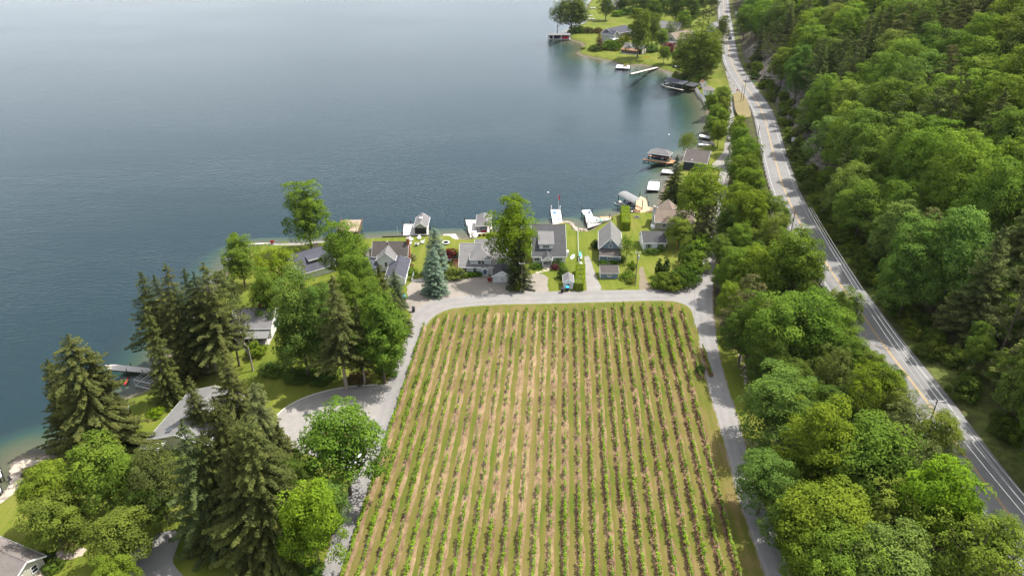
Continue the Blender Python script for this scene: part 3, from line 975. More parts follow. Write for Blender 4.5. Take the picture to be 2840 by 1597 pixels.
TREES = [
 # ---- left bank
 ('bulk_spruce', 128, 990, 1232, 10, SPR, 'spruce_tree', 'leftmost olive spruce of the clump standing at the water edge'),
 ('bulk_spruce', 184, 926, 1252, 18, SPB, 'spruce_tree', 'tallest broad olive spruce of the clump at the left shore'),
 ('bulk_spruce', 236, 960, 1240, 9, SPR, 'spruce_tree', 'right hand spruce of the shore clump, beside the small lawn'),
 ('maple', 250, 1232, 1425, 13.5, GRN, 'broadleaf_tree', 'large mid green tree in front of the shore spruces, lower left'),
 ('maple', 110, 1298, 1455, 11, YEL, 'broadleaf_tree', 'yellowish green tree leaning over the stone shore wall, far left'),
 ('maple', 330, 1270, 1440, 8, GRN, 'broadleaf_tree', 'green tree between the dark brown tree and the large left maple'),
 ('maple', 120, 1384, 1520, 10.5, OLV, 'broadleaf_tree', 'rounded green tree above the shingled roof in the left corner'),
 ('maple', 315, 1428, 1566, 11.5, OLV, 'broadleaf_tree', 'leafy tree beside the shaded driveway, lower left'),
 ('maple', 300, 1556, 1660, 8, YEL, 'broadleaf_tree', 'low yellow green tree cut by the bottom edge, left of the driveway'),
 ('maple', 405, 1248, 1450, 11, BRN, 'broadleaf_tree', 'dark brownish purple tree between the green maple and the big spruces'),
 ('maple', 400, 1345, 1480, 8, DRK, 'broadleaf_tree', 'dark green tree below the brownish purple one'),
 ('droop_spruce', 500, 1160, 1505, 13, (0.062, 0.085, 0.038), 'spruce_tree', 'blue green drooping spruce in front of the long grey roof'),
 ('bulk_spruce', 590, 1096, 1470, 13, SPR, 'spruce_tree', 'tall olive spruce rising over the long grey roof'),
 ('bulk_spruce', 678, 1150, 1540, 17, SPB, 'spruce_tree', 'broad brownish spruce with hanging boughs, nearest of the left group'),
 ('bulk_spruce', 556, 1190, 1500, 12, SPR, 'spruce_tree', 'dark spruce wedged between the blue green and the broad brownish spruces'),
 ('bulk_spruce', 632, 1235, 1548, 11, (0.066, 0.078, 0.03), 'spruce_tree', 'lowest spruce of the left group, in front of the broad brownish one'),
 ('bulk_spruce', 700, 1052, 1330, 11, GRY, 'fir_tree', 'dense grey green fir beside the gravel parking apron'),
 ('spruce', 768, 1168, 1400, 9, SPR, 'spruce_tree', 'dark spruce filling the gap between grey fir and green maple'),
 ('droop_spruce', 616, 968, 1190, 11, SPB, 'spruce_tree', 'loose olive spruce with spreading boughs above the shaded lawn'),
 ('spruce', 521, 1040, 1205, 6, SPB, 'cedar_tree', 'scruffy brown cedar at the corner of the long grey roof'),
 ('maple', 845, 1344, 1575, 12, LIM, 'broadleaf_tree', 'bright lime green tree beside the lane, lower left centre'),
 ('maple', 935, 1118, 1372, 17, (0.095, 0.165, 0.024), 'broadleaf_tree', 'large full green maple overhanging the lane at the parking apron'),
 ('maple', 905, 1350, 1480, 7.5, BLG, 'broadleaf_tree', 'small blue green tree behind the lime green one at the lane'),
 ('maple', 815, 1268, 1450, 9, DRK, 'broadleaf_tree', 'dark green tree in the shade of the large lane maple'),
 ('high_spruce', 388, 752, 1010, 11, SPR, 'spruce_tree', 'leftmost tall spruce of the row against the lake'),
 ('high_spruce', 456, 727, 1022, 11, SPB, 'spruce_tree', 'second tall spruce from the left in the row against the lake'),
 ('high_spruce', 509, 743, 1035, 11, SPD, 'spruce_tree', 'third tall spruce from the left, darkest of the row against the lake'),
 ('high_spruce', 561, 725, 1040, 13, SPB, 'spruce_tree', 'tallest spruce at the right end of the row against the lake'),
 ('pine', 606, 748, 1015, 10, PIN, 'pine_tree', 'pine with dark green tufts right of the tall spruce row'),
 ('pine', 640, 772, 985, 5, SPB, 'pine_tree', 'thin brownish pine beside the half hidden grey roofed house'),
 ('spruce', 395, 822, 1114, 7.5, (0.075, 0.09, 0.032), 'spruce_tree', 'narrow pointed spruce standing alone in front of the spruce row'),
 ('airy', 762, 680, 850, 15, (0.165, 0.215, 0.012), 'locust_tree', 'airy yellow green locust tree left of the dark slate roof'),
 ('tall', 650, 646, 795, 12, GRN, 'broadleaf_tree', 'dark green tree at the shore, left of the yellow green locust'),
 ('tall', 838, 503, 695, 16, (0.105, 0.165, 0.020), 'broadleaf_tree', 'tall light green tree standing against open water'),
 ('maple', 945, 614, 800, 15, GRN, 'broadleaf_tree', 'dense green tree between the slate roof and the white farmhouse'),
 ('tall', 808, 750, 1045, 13.5, BLG, 'broadleaf_tree', 'big dark maple beside the half hidden white house'),
 ('tall', 782, 850, 1045, 6.5, DRK, 'broadleaf_tree', 'slim dark tree in front of the half hidden white house'),
 ('high_spruce', 919, 760, 1078, 12.5, SPB, 'spruce_tree', 'tall brownish spruce with bare lower trunk above the parking apron'),
 ('tall', 955, 752, 960, 11, GRN, 'broadleaf_tree', 'light green tree behind the bare trunked spruce'),
 ('high_spruce', 985, 830, 1066, 8, SPR, 'spruce_tree', 'slim dark spruce left of the big roadside maple'),
 ('tall', 1042, 812, 1062, 14.5, (0.085, 0.15, 0.024), 'broadleaf_tree', 'big green maple with pale trunk at the bend of the lane'),
 ('spruce', 1050, 730, 905, 8.5, SPR, 'spruce_tree', 'olive spruce in front of the white farmhouse'),
 ('blue_spruce', 1092, 746, 850, 6, (0.075, 0.105, 0.065), 'spruce_tree', 'small blue green spruce beside the farmhouse wing'),
 ('spruce', 1098, 815, 925, 7, SPB, 'spruce_tree', 'brownish spruce nearest the bend of the lane'),
 # ---- house row
 ('blue_spruce', 1204, 622, 762, 8.5, BLU, 'blue_spruce', 'rear silvery blue spruce of the pair on the gravel yard'),
 ('blue_spruce', 1199, 684, 813, 7.8, BLU, 'blue_spruce', 'front silvery blue spruce of the pair on the gravel yard'),
 ('tall', 1420, 536, 772, 16, (0.135, 0.2, 0.008), 'broadleaf_tree', 'tall bright green tree between the grey houses'),
 ('spruce', 1440, 640, 795, 8, SPD, 'spruce_tree', 'dark spruce at the foot of the tall bright green tree'),
 ('airy', 1742, 650, 726, 6, GRN, 'broadleaf_tree', 'small tree right of the blue gabled house'),
 ('maple', 1890, 604, 690, 9.5, OLV, 'broadleaf_tree', 'olive tree in front of the tan house with white chimney'),
 ('maple', 1955, 458, 655, 17.5, (0.115, 0.16, 0.016), 'broadleaf_tree', 'huge yellow green tree over the shore lane'),
 ('spruce', 1975, 500, 668, 9.5, GRY, 'hemlock_tree', 'grey green hemlock in front of the huge yellow green tree'),
 ('spruce', 1880, 428, 575, 9.5, SPD, 'spruce_tree', 'dark spruce at the shore, left of the huge yellow green tree'),
 ('willow', 1912, 362, 432, 9.5, (0.14, 0.185, 0.035), 'willow_tree', 'pale green weeping willow behind the black boathouse'),
 ('maple', 2008, 240, 312, 9.5, GRN, 'broadleaf_tree', 'green tree beside the white gazebo on the shore'),
 ('maple', 1992, 290, 360, 9.5, GRN, 'broadleaf_tree', 'shore tree in line below the gazebo tree'),
 ('maple', 2000, 332, 410, 9, YEL, 'broadleaf_tree', 'shore tree above the small boat canopy'),
 ('maple', 1978, 258, 328, 8, GRN, 'broadleaf_tree', 'small shore tree directly below the gazebo'),
 ('maple', 2012, 268, 340, 8, OLV, 'broadleaf_tree', 'lane side tree between the gazebo tree and the highway mouth'),
 ('maple', 1980, 322, 388, 8.5, GRN, 'broadleaf_tree', 'leaning shore tree above the narrow white dock'),
 ('maple', 2008, 300, 372, 8, YEL, 'broadleaf_tree', 'yellow green tree on the lane side above the boat canopy'),
 ('tall', 870, 790, 1042, 10, BLG, 'broadleaf_tree', 'blue green tree between the dark maple and the bare trunked spruce'),
 ('maple', 985, 700, 850, 11, GRN, 'broadleaf_tree', 'green tree behind the olive spruce at the farmhouse'),
 ('maple', 1010, 768, 935, 11, (0.1, 0.165, 0.024), 'broadleaf_tree', 'light green tree behind the big roadside maple'),
 ('tall', 725, 742, 900, 10, GRN, 'broadleaf_tree', 'green tree behind the half hidden white house'),
 ('high_spruce', 425, 760, 1005, 9, SPR, 'spruce_tree', 'spruce between the first two of the lake side row'),
 ('high_spruce', 535, 752, 1030, 9, SPD, 'spruce_tree', 'dark spruce between the last two of the lake side row'),
 ('spruce', 472, 812, 1050, 8, SPR, 'spruce_tree', 'lower spruce in front of the lake side row'),
 # ---- strip between lane and highway
 ('maple', 2062, 350, 462, 10, GRN, 'broadleaf_tree', 'second tree down the strip from the dry grass triangle'),
 ('maple', 2088, 428, 550, 10, (0.11, 0.165, 0.022), 'broadleaf_tree', 'tree between the street lamp pole and the upper lane'),
 ('maple', 2052, 430, 540, 9, GRN, 'broadleaf_tree', 'lane side tree opposite the black cottage'),
 ('maple', 2112, 522, 645, 10, OLV, 'broadleaf_tree', 'rail side tree above the bare grey tree'),
 ('maple', 2052, 505, 620, 10, (0.115, 0.165, 0.02), 'broadleaf_tree', 'lane side tree opposite the huge yellow green tree'),
 ('tall', 2176, 1022, 1235, 15.7, BLG, 'broadleaf_tree', 'big blue green maple above the ditch of the east lane'),
 ('airy', 2440, 1002, 1185, 11.9, (0.15, 0.2, 0.014), 'broadleaf_tree', 'yellow green tree leaning towards the highway centre line'),
 ('airy', 2330, 955, 1145, 11.9, (0.115, 0.13, 0.045), 'broadleaf_tree', 'thin olive brown tree below the highway guard rail'),
 ('tall', 2300, 1120, 1385, 15.1, (0.125, 0.175, 0.014), 'broadleaf_tree', 'yellow green upright tree in the middle of the roadside strip'),
 ('maple', 2452, 1172, 1400, 18.9, (0.085, 0.145, 0.022), 'broadleaf_tree', 'broad green maple beside the guard rail, lower right'),
 ('maple', 2136, 1262, 1425, 10.8, BLG, 'broadleaf_tree', 'blue green tree at the kerb of the east lane'),
 ('maple', 2330, 1355, 1565, 17.8, YEL, 'broadleaf_tree', 'yellowish maple with pale tips, lower right'),
 ('airy', 2500, 1350, 1545, 14.6, OLV, 'broadleaf_tree', 'feathery olive tree right of the pale tipped maple'),
 ('maple', 2640, 1288, 1520, 14.0, (0.115, 0.19, 0.008), 'broadleaf_tree', 'vivid green tree hard against the highway, lower right'),
 ('airy', 2760, 1450, 1690, 18.4, (0.115, 0.15, 0.022), 'broadleaf_tree', 'wide olive green tree in the lower right corner beside the highway'),
 ('maple', 2490, 1490, 1710, 15.1, (0.115, 0.175, 0.05), 'broadleaf_tree', 'pale blue green tree cut by the bottom edge'),
 ('airy', 2365, 1465, 1690, 14.0, GRN, 'broadleaf_tree', 'green tree left of the pale blue green one at the bottom edge'),
 ('maple', 2222, 1395, 1530, 11.9, DRK, 'broadleaf_tree', 'dark tree shading the east lane, lower right'),
 ('maple', 2275, 1480, 1640, 10.8, (0.09, 0.135, 0.014), 'broadleaf_tree', 'green tree at the bottom edge beside the east lane'),
 ('airy', 2590, 1228, 1375, 9.2, GRY, 'broadleaf_tree', 'grey green scrub tree along the guard rail, middle of three'),
 ('airy', 2545, 1118, 1240, 9.7, GRY, 'broadleaf_tree', 'grey green scrub tree below the crossarm pole'),
 ('airy', 2672, 1275, 1420, 7.6, (0.09, 0.12, 0.04), 'broadleaf_tree', 'thin grey green tree behind the vivid green one at the rail'),
 ('maple', 2175, 818, 1050, 16.2, GRN, 'broadleaf_tree', 'left half of the big green double maple beside the highway'),
 ('maple', 2260, 812, 1040, 16.2, (0.085, 0.145, 0.022), 'broadleaf_tree', 'right half of the big green double maple beside the highway'),
 ('pine', 2093, 760, 975, 11.9, (0.105, 0.11, 0.05), 'pine_tree', 'grey green pine above the lane junction'),
 ('maple', 2225, 643, 855, 17.3, (0.095, 0.15, 0.018), 'broadleaf_tree', 'full green maple hiding the highway edge, mid right'),
 ('maple', 2108, 680, 850, 11.9, YEL, 'broadleaf_tree', 'yellow tinged maple above the lane junction'),
 ('maple', 2046, 690, 835, 10.8, GRN, 'broadleaf_tree', 'green tree overhanging the lane at the junction'),
 ('maple', 2030, 782, 905, 7.6, YEL, 'broadleaf_tree', 'small yellow green tree at the lane junction'),
 ('maple', 2078, 850, 1015, 13.0, DRK, 'broadleaf_tree', 'dark green tree below the grey green pine'),
 ('maple', 2150, 930, 1090, 10.8, DRK, 'broadleaf_tree', 'dark tree in the hollow behind the lane ditch'),
 ('maple', 2085, 530, 690, 14.0, (0.125, 0.17, 0.014), 'broadleaf_tree', 'yellow green tree beside the upper lane'),
 ('maple', 2060, 622, 730, 9.7, GRN, 'broadleaf_tree', 'low green tree beside the upper lane'),
 ('maple', 2145, 600, 740, 9.7, OLV, 'broadleaf_tree', 'olive tree behind the bare tree at the guard rail'),
 ('maple', 2092, 465, 600, 13.0, (0.105, 0.155, 0.016), 'broadleaf_tree', 'green tree against the highway, above the yellow green one'),
 ('maple', 2072, 382, 515, 13.0, GRN, 'broadleaf_tree', 'green tree below the street lamp pole at the guard rail'),
 ('maple', 2050, 318, 430, 10.8, YEL, 'broadleaf_tree', 'topmost tree of the strip, below the dry grass triangle'),
 ('maple', 2095, 395, 500, 8.6, OLV, 'broadleaf_tree', 'small tree hard against the upper guard rail'),
 ('maple', 2035, 560, 690, 8.6, DRK, 'broadleaf_tree', 'dark small tree right of the upper lane'),
 # ---- far point
 ('tall', 1588, -26, 90, 27, (0.12, 0.15, 0.045), 'sycamore_tree', 'large pale leafed tree leaning over the far point'),
 ('airy', 1548, 0, 92, 17, (0.115, 0.145, 0.045), 'sycamore_tree', 'outermost limb tree over the water at the far point'),
 ('tall', 1684, -22, 58, 17, (0.075, 0.115, 0.026), 'broadleaf_tree', 'round tree on the far lawn above the grey two storey house'),
 ('tall', 1778, 22, 162, 20, (0.115, 0.15, 0.028), 'broadleaf_tree', 'tall slim tree on the far shore lawn'),
 ('tall', 1815, 36, 130, 15, (0.105, 0.135, 0.03), 'broadleaf_tree', 'loose tree right of the tall slim one on the far point'),
 ('tall', 1950, 64, 222, 24, (0.115, 0.145, 0.026), 'broadleaf_tree', 'huge spreading tree between tan house and highway'),
 ('tall', 1912, 92, 215, 21, (0.1, 0.135, 0.024), 'broadleaf_tree', 'left part of the spreading group in front of the tan house'),
 ('tall', 1985, 88, 200, 16, OLV, 'broadleaf_tree', 'tree closest to the highway in the spreading group'),
 ('maple', 1838, 80, 140, 12, GRN, 'broadleaf_tree', 'mid green tree left of the tan house'),
 ('airy', 1862, 55, 118, 10, (0.13, 0.155, 0.06), 'broadleaf_tree', 'pale small tree in front of the far grey gable'),
 ('maple', 1845, 128, 178, 9, GRN, 'broadleaf_tree', 'small tree by the long pier'),
 ('maple', 1880, 135, 180, 9, BLG, 'broadleaf_tree', 'blue green tree beside the dark red bush on the far point'),
 ('tall', 1730, -30, 35, 16, DRK, 'broadleaf_tree', 'dark tree behind the parked white car'),
 ('tall', 1790, -35, 48, 18, (0.06, 0.095, 0.026), 'broadleaf_tree', 'first of the dark trees behind the far houses'),
 ('tall', 1835, -30, 55, 18, (0.055, 0.09, 0.026), 'broadleaf_tree', 'second of the dark trees behind the far houses'),
 ('tall', 1880, -25, 70, 20, DRK, 'broadleaf_tree', 'darkest tall tree behind the far grey gable'),
 ('tall', 1925, -20, 75, 18, (0.07, 0.105, 0.028), 'broadleaf_tree', 'tree behind the far pale roof'),
 ('pine', 1975, -15, 70, 14, (0.07, 0.085, 0.045), 'pine_tree', 'grey pine left of the far highway'),
 ('maple', 2010, 42, 132, 10, OLV, 'broadleaf_tree', 'thin tree leaning over the far highway edge'),
 ('pine', 1955, 20, 95, 12, PIN, 'pine_tree', 'dark pine right of the far pale roof'),
 ('tall', 1760, -38, 30, 20, (0.075, 0.115, 0.03), 'broadleaf_tree', 'green tree right of the far brown house'),
 ('tall', 1812, -45, 25, 20, DRK, 'broadleaf_tree', 'dark tree at the top edge above the far gable'),
 ('tall', 1858, -42, 30, 22, (0.08, 0.12, 0.03), 'broadleaf_tree', 'tree at the top edge between far gable and highway'),
 ('tall', 1900, -45, 34, 22, GRN, 'broadleaf_tree', 'bright tree at the top edge left of the far highway'),
 ('tall', 1945, -40, 38, 20, DRK, 'broadleaf_tree', 'dark tree at the top edge close to the far highway'),
 ('tall', 1982, -38, 30, 16, (0.08, 0.115, 0.03), 'broadleaf_tree', 'last tree at the top edge beside the far highway'),
 ('maple', 1900, 28, 92, 15, GRN, 'broadleaf_tree', 'round tree between the far pale roof and the far gable'),
 ('maple', 1815, -2, 75, 17, (0.07, 0.11, 0.026), 'broadleaf_tree', 'round dark tree left of the far gable house'),
 ('maple', 1930, 150, 228, 13, (0.11, 0.15, 0.03), 'broadleaf_tree', 'low front tree of the spreading group above the gazebo'),
 ('maple', 1968, 150, 215, 12, OLV, 'broadleaf_tree', 'low right tree of the spreading group above the gazebo'),
 ('tall', 1610, -10, 84, 16, (0.1, 0.13, 0.045), 'sycamore_tree', 'inner pale leafed tree behind the large one on the far point'),
 ('spruce', 1664, 84, 140, 7, (0.12, 0.085, 0.06), 'larch_tree', 'thin brown larch in front of the grey two storey house'),
]
GRP = {'spruce': 'spruces and firs by the lake', 'other': 'broadleaf trees'}
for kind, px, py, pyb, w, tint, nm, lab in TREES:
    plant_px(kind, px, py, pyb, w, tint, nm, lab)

def bare_tree(px, py, pyb, label):
    p = G(px, pyb); y = p.y; x = x_at(px, py, y); z = tz(x, y)
    o = link('bare_tree', BARE[rngp.randrange(2)], None, (x, y, z), rngp.uniform(0, 6))
    h = height_at(py, y) - z
    o.scale = (h / 12,) * 3
    return tag(o, label, 'tree')
bare_tree(2150, 580, 735, 'leafless grey tree at the highway guard rail')
bare_tree(2392, 915, 1030, 'leafless brown shrub tree below the guard rail')
bare_tree(2085, 1205, 1290, 'pale dead branches sticking out beside the east lane')
bare_tree(662, 838, 1028, 'bare leaning trunk in front of the half hidden house')

# understorey filling the strip between lane and highway
SPOTS = [(o.location.x, o.location.y) for o in sc.objects if o.parent is None and o.get('category') == 'tree']
OW = ['first', 'second', 'third', 'fourth', 'fifth', 'sixth', 'seventh', 'eighth', 'ninth', 'tenth', 'eleventh', 'twelfth', 'thirteenth', 'fourteenth', 'fifteenth', 'sixteenth', 'seventeenth', 'eighteenth', 'nineteenth', 'twentieth',
      'twenty-first', 'twenty-second', 'twenty-third', 'twenty-fourth', 'twenty-fifth', 'twenty-sixth', 'twenty-seventh', 'twenty-eighth', 'twenty-ninth', 'thirtieth', 'thirty-first', 'thirty-second', 'thirty-third', 'thirty-fourth', 'thirty-fifth']
def ordw(i):
    ones = ['', 'first', 'second', 'third', 'fourth', 'fifth', 'sixth', 'seventh', 'eighth', 'ninth']
    if i < len(OW): return OW[i]
    n = i + 1
    if n % 10 == 0: return {40: 'fortieth', 50: 'fiftieth', 60: 'sixtieth', 70: 'seventieth'}[n]
    return ['', '', 'twenty', 'thirty', 'forty', 'fifty', 'sixty'][n // 10] + '-' + ones[n % 10]
ru = random.Random(21)
got = 0
yq = 78.0
while yq < 345 and got < 70:
    hx_ = float(np.interp(yq, [p[1] for p in HWY_S], [p[0] for p in HWY_S]))
    lo_, hi_ = float(lane_x(yq)) + 6.0, hx_ - 8.0
    for _ in range(5):
        if hi_ <= lo_ or got >= 70:
            break
        xq = ru.uniform(lo_, hi_)
        if all((xq - a) ** 2 + (yq - b) ** 2 > 22 for a, b in SPOTS):
            SPOTS.append((xq, yq))
            hq = ru.uniform(8, 13)
            plant('maple', xq, yq, hq, hq * ru.uniform(.62, .8), ru.choice([GRN, DRK, OLV, (0.09, 0.135, 0.03)]), 'young_tree', '%s understorey tree from the bottom edge in the strip between lane and highway' % ordw(got), 'understorey of the roadside strip')
            got += 1
    yq += 2.6

# ------------------------------------------------------------------ wooded hillside beyond the highway
rh = random.Random(5)
cand = []
yy = 60.0
while yy < 1000:
    step = 12.6 if yy < 420 else 15.0
    xx = 85.0
    while xx < 560:
        x, y = xx + rh.uniform(-3.2, 3.2), yy + rh.uniform(-3.2, 3.2)
        cand.append((x, y))
        xx += step
    yy += step
cx_, cy_ = np.array([c[0] for c in cand]), np.array([c[1] for c in cand])
tz_, tsd, tdd, taa, tfy, tcut = terrain(cx_, cy_, True)
limit = 9.8 * (1 - tcut) + 13.5 * tcut + np.where(tfy < 190, 2.5 * np.sin(tfy / 9.0), 0)
hill = []
for x, y, z, d, a, lim, cu in zip(cx_, cy_, tz_, tdd, taa, limit, tcut):
    if d < 0 or a < lim:
        continue
    px, py, zc = project(x, y, z + 18)
    px2, py2, _ = project(x, y, z)
    if px < -60 or px2 > 3250 or py2 < -60 or py > 1660 or z > CZ + 40:
        continue
    hill.append((zc, x, y, z, a, px, py))
edge = []                                  # scrub along the foot of the wood
for q in range(210):
    yq = 62 + q * 2.1
    i_ = min(range(len(HWY_D)), key=lambda i: abs(HWY_D[i][1] - yq))
    off = rh.uniform(7.8, 13.5)
    p_ = offset_line(HWY_D[max(0, i_ - 1):i_ + 2], off)[1]
    cu_ = 1 if 285 < yq < 560 else 0
    if cu_ and rh.random() < .5:
        continue
    edge.append((p_[0], p_[1] + rh.uniform(-1, 1)))
hill.sort()
seen = {}
KIND = {'maple': ('maple', 'broadleaf_tree', 'broadleaf tree'), 'tall': ('tall', 'broadleaf_tree', 'tall broadleaf tree'), 'pine': ('pine', 'pine_tree', 'white pine'), 'spruce': ('spruce', 'conifer_tree', 'conifer')}
PATCH = ['deep green', 'mid green', 'bright green', 'yellow green', 'pale green', 'blue green']
PT = [(0.085, 0.136, 0.032), (0.11, 0.172, 0.032), (0.128, 0.198, 0.032), (0.155, 0.215, 0.032), (0.152, 0.208, 0.058), (0.104, 0.17, 0.05)]
def where(y, a):
    along = ('opposite the bottom edge' if y < 120 else 'opposite the vineyard' if y < 165 else 'opposite the junction' if y < 215 else 'opposite the houses' if y < 262
             else 'near the shale cutting' if y < 330 else 'above the shale cutting' if y < 430 else 'beyond the shale cutting' if y < 540 else 'far along the highway')
    up = 'lower slope' if a < 30 else 'middle slope' if a < 62 else 'upper slope' if a < 110 else 'hilltop'
    return along, up
rest = []
seen2 = []
nsing = 0
for zc, x, y, z, a, px, py in hill:
    pine = wob(np.array(x), np.array(y), 26.0, 1.1) > 0.17 or rh.random() < 0.1
    k = ('spruce' if rh.random() < .42 else 'pine') if pine else ('tall' if rh.random() < 0.45 else 'maple')
    h = rh.uniform(23, 33) if not pine else rh.uniform(26, 35)
    w = rh.uniform(14.5, 20.5) if not pine else rh.uniform(10, 15)
    if a < 19:
        h *= 0.92; w *= 0.9
    i = rh.choices(range(6), (2, 4, 4, 2, 2, 2))[0]
    tint = PT[i] if not pine else rh.choice([PIN, (0.1, 0.118, 0.05), (0.08, 0.105, 0.038)])
    if nsing < 296:
        nsing += 1
        al, up = where(y, a)
        what = ('white pine' if k == 'pine' else 'pointed conifer' if k == 'spruce' else PATCH[i] + (' tall tree' if k == 'tall' else ' round tree'))
        lab = '%s, %s %s' % (what, up, al)
        seen.setdefault(lab, []).append((px, plant(k, x, y, h, w, tint, KIND[k][1], lab, 'conifers of the wooded hillside' if pine else 'broadleaf trees of the wooded hillside', z, j=0.14)))
    else:
        rest.append((k, x, y, z, h, w, tint))
NUM = ['one', 'two', 'three', 'four', 'five', 'six', 'seven', 'eight', 'nine', 'ten', 'eleven', 'twelve', 'thirteen', 'fourteen', 'fifteen']
NTH = ['first', 'second', 'third', 'fourth', 'fifth', 'sixth', 'seventh', 'eighth', 'ninth', 'tenth', 'eleventh', 'twelfth', 'thirteenth', 'fourteenth', 'fifteenth', 'sixteenth', 'seventeenth', 'eighteenth', 'nineteenth', 'twentieth', 'twenty-first', 'twenty-second', 'twenty-third', 'twenty-fourth', 'twenty-fifth']
for lab, mem in seen.items():
    if len(mem) > 1:
        mem.sort(key=lambda q: q[0])
        for i, (_, o) in enumerate(mem):
            o['label'] = '%s, %s of %s from left' % (lab, NTH[min(i, 24)], NUM[len(mem) - 1] if len(mem) < 16 else 'many')
# the trees too far off to count
if rest:
    vs, fs, ts, cs, nb = [], [], [], [], 0
    lib = {}
    for k, args in (('maple', dict(n=75, per=30, size=0.75)), ('pine', None)):
        lib[k] = [crown_broad(200 + s, **args) if args else crown_pine(210 + s, n=46, per=30) for s in range(3)]
    for k, x, y, z, h, w, tint in rest:
        v, f, t, _ = lib['pine' if k in ('pine', 'spruce') else 'maple'][rh.randrange(3)]
        h0, w0 = (22, 11) if k in ('pine', 'spruce') else (20, 12)
        a = rh.uniform(0, 6.28)
        ca, sa = math.cos(a), math.sin(a)
        q = np.stack([(v[:, 0] * ca - v[:, 1] * sa) * w / w0 + x, (v[:, 0] * sa + v[:, 1] * ca) * w / w0 + y, v[:, 2] * h / h0 + z], 1)
        vs.append(q); fs.append(f + nb); ts.append(t); nb += len(v)
        cs.append(np.tile(np.array(tint + (1.0,), dtype=np.float32), (len(v), 1)))
    m, nt, out = new_mat('far_leaf')
    a1 = nd(nt, 'Attribute'); a1.attribute_name = 'tint'
    a2 = nd(nt, 'Attribute'); a2.attribute_name = 'tone'
    colr = mixc(nt, a2.outputs['Fac'], mixc(nt, 1.0, a1.outputs['Color'], (0.6, 0.6, 0.72), 'MULTIPLY'), mixc(nt, 1.0, a1.outputs['Color'], (1.4, 1.34, 1.2), 'MULTIPLY'))
    d_ = nd(nt, 'BsdfDiffuse'); nt.links.new(colr, d_.inputs[0])
    t_ = nd(nt, 'BsdfTranslucent'); nt.links.new(colr, t_.inputs[0])
    mx = nd(nt, 'MixShader'); mx.inputs[0].default_value = 0.3
    nt.links.new(d_.outputs[0], mx.inputs[1]); nt.links.new(t_.outputs[0], mx.inputs[2]); nt.links.new(mx.outputs[0], out.inputs[0])
    me = mesh_np('far_wood', np.concatenate(vs), np.concatenate(fs), m, np.concatenate(ts))
    ca_ = me.color_attributes.new('tint', 'FLOAT_COLOR', 'POINT')
    ca_.data.foreach_set('color', np.concatenate(cs).ravel())
    tag(link('far_wood', me), 'distant mass of trees on the far hillside', 'wood', kind='stuff')
ew = ['first', 'second', 'third', 'fourth', 'fifth', 'sixth', 'seventh', 'eighth', 'ninth', 'tenth', 'eleventh', 'twelfth', 'thirteenth', 'fourteenth', 'fifteenth', 'sixteenth', 'seventeenth', 'eighteenth', 'nineteenth', 'twentieth']
cnt_e = {}
for x, y in edge:
    if 118 < y < 140 and rh.random() < .8:
        continue
    px, py, _ = project(x, y, tz(x, y) + 1)
    if px > 2835 or py > 1590 or py < 5:
        continue
    al = where(y, 10)[0]
    cnt_e[al] = cnt_e.get(al, -1) + 1
    dk = rh.random() < .5
    h_ = rh.uniform(2.0, 5.0)
    shrub(x, y, rh.uniform(3.5, 6.0), h_, (0.06, 0.09, 0.02) if dk else (0.1, 0.14, 0.024), '%s verge bush from the near end of the wood edge %s' % (ordw(cnt_e[al]), al), group='scrub at the foot of the wood')
ru = random.Random(31)                     # young growth under the edge of the wood
got = 0
for _ in range(900):
    if got >= 46:
        break
    yq = ru.uniform(80, 262)
    hx_ = float(np.interp(yq, [p[1] for p in HWY_S], [p[0] for p in HWY_S]))
    xq = hx_ + ru.uniform(13, 38)
    px, py, _z = project(xq, yq, tz(xq, yq) + 5)
    if px > 2830 or py > 1580 or not all((xq - a) ** 2 + (yq - b) ** 2 > 26 for a, b in SPOTS):
        continue
    SPOTS.append((xq, yq)); got += 1
    hq = ru.uniform(7, 13)
    seen2.append((py, plant('maple', xq, yq, hq, hq * ru.uniform(.65, .85), ru.choice([PT[0], PT[1], PT[5], PT[2]]), 'young_tree', 'x', 'young trees under the wood edge')))
seen2.sort(key=lambda q: -q[0])
TW = ['', 'twenty-', 'thirty-', 'forty-']
for i, (_, o) in enumerate(seen2):
    nth = ordw(i)
    o['label'] = '%s young tree up from the bottom edge, at the foot of the hillside wood' % nth
print('HILL', len(hill), 'rest', len(rest))

# ------------------------------------------------------------------ vineyard
ROW_A = math.atan2(151.0, 2028.0 * CP + 1108.5 * SP)
RD = Vector((math.sin(ROW_A), math.cos(ROW_A), 0))
RN = Vector((math.cos(ROW_A), -math.sin(ROW_A), 0))
ROW0 = G(1568.5, 931.8, 3.3); ROW0.z = GZ
SP_ROW = 2.74
VIN_PX = [(850, 1800), (955, 1597), (1003, 1453), (1040, 1330), (1071, 1247), (1095, 1165), (1124, 1082), (1157, 1000), (1174, 933), (1187, 903), (1214, 877), (1258, 859), (1361, 849), (1530, 845), (1700, 840), (1830, 837), (1866, 837), (1897, 848), (1915, 865), (1929, 905),
          (1942, 988), (1957, 1063), (1988, 1169), (2015, 1267), (2037, 1355), (2055, 1412), (2120, 1597), (2204, 1800)]
m, nt, out = new_mat('vineyard_grass')
pos = nd(nt, 'NewGeometry').outputs['Position']
mp = nd(nt, 'Mapping'); mp.vector_type = 'TEXTURE'
mp.inputs['Rotation'].default_value = (0, 0, -ROW_A)
mp.inputs['Location'].default_value = (ROW0.x, ROW0.y, 0)
nt.links.new(pos, mp.inputs[0])
n1 = noise(nt, 1.0, 3, 0.6, coord=mp.outputs[0], stretch=(0.6, 0.03, 1))
n2 = noise(nt, 2.5, 4, 0.7, coord=pos)
n3 = noise(nt, 0.12, 3, 0.6, coord=pos)
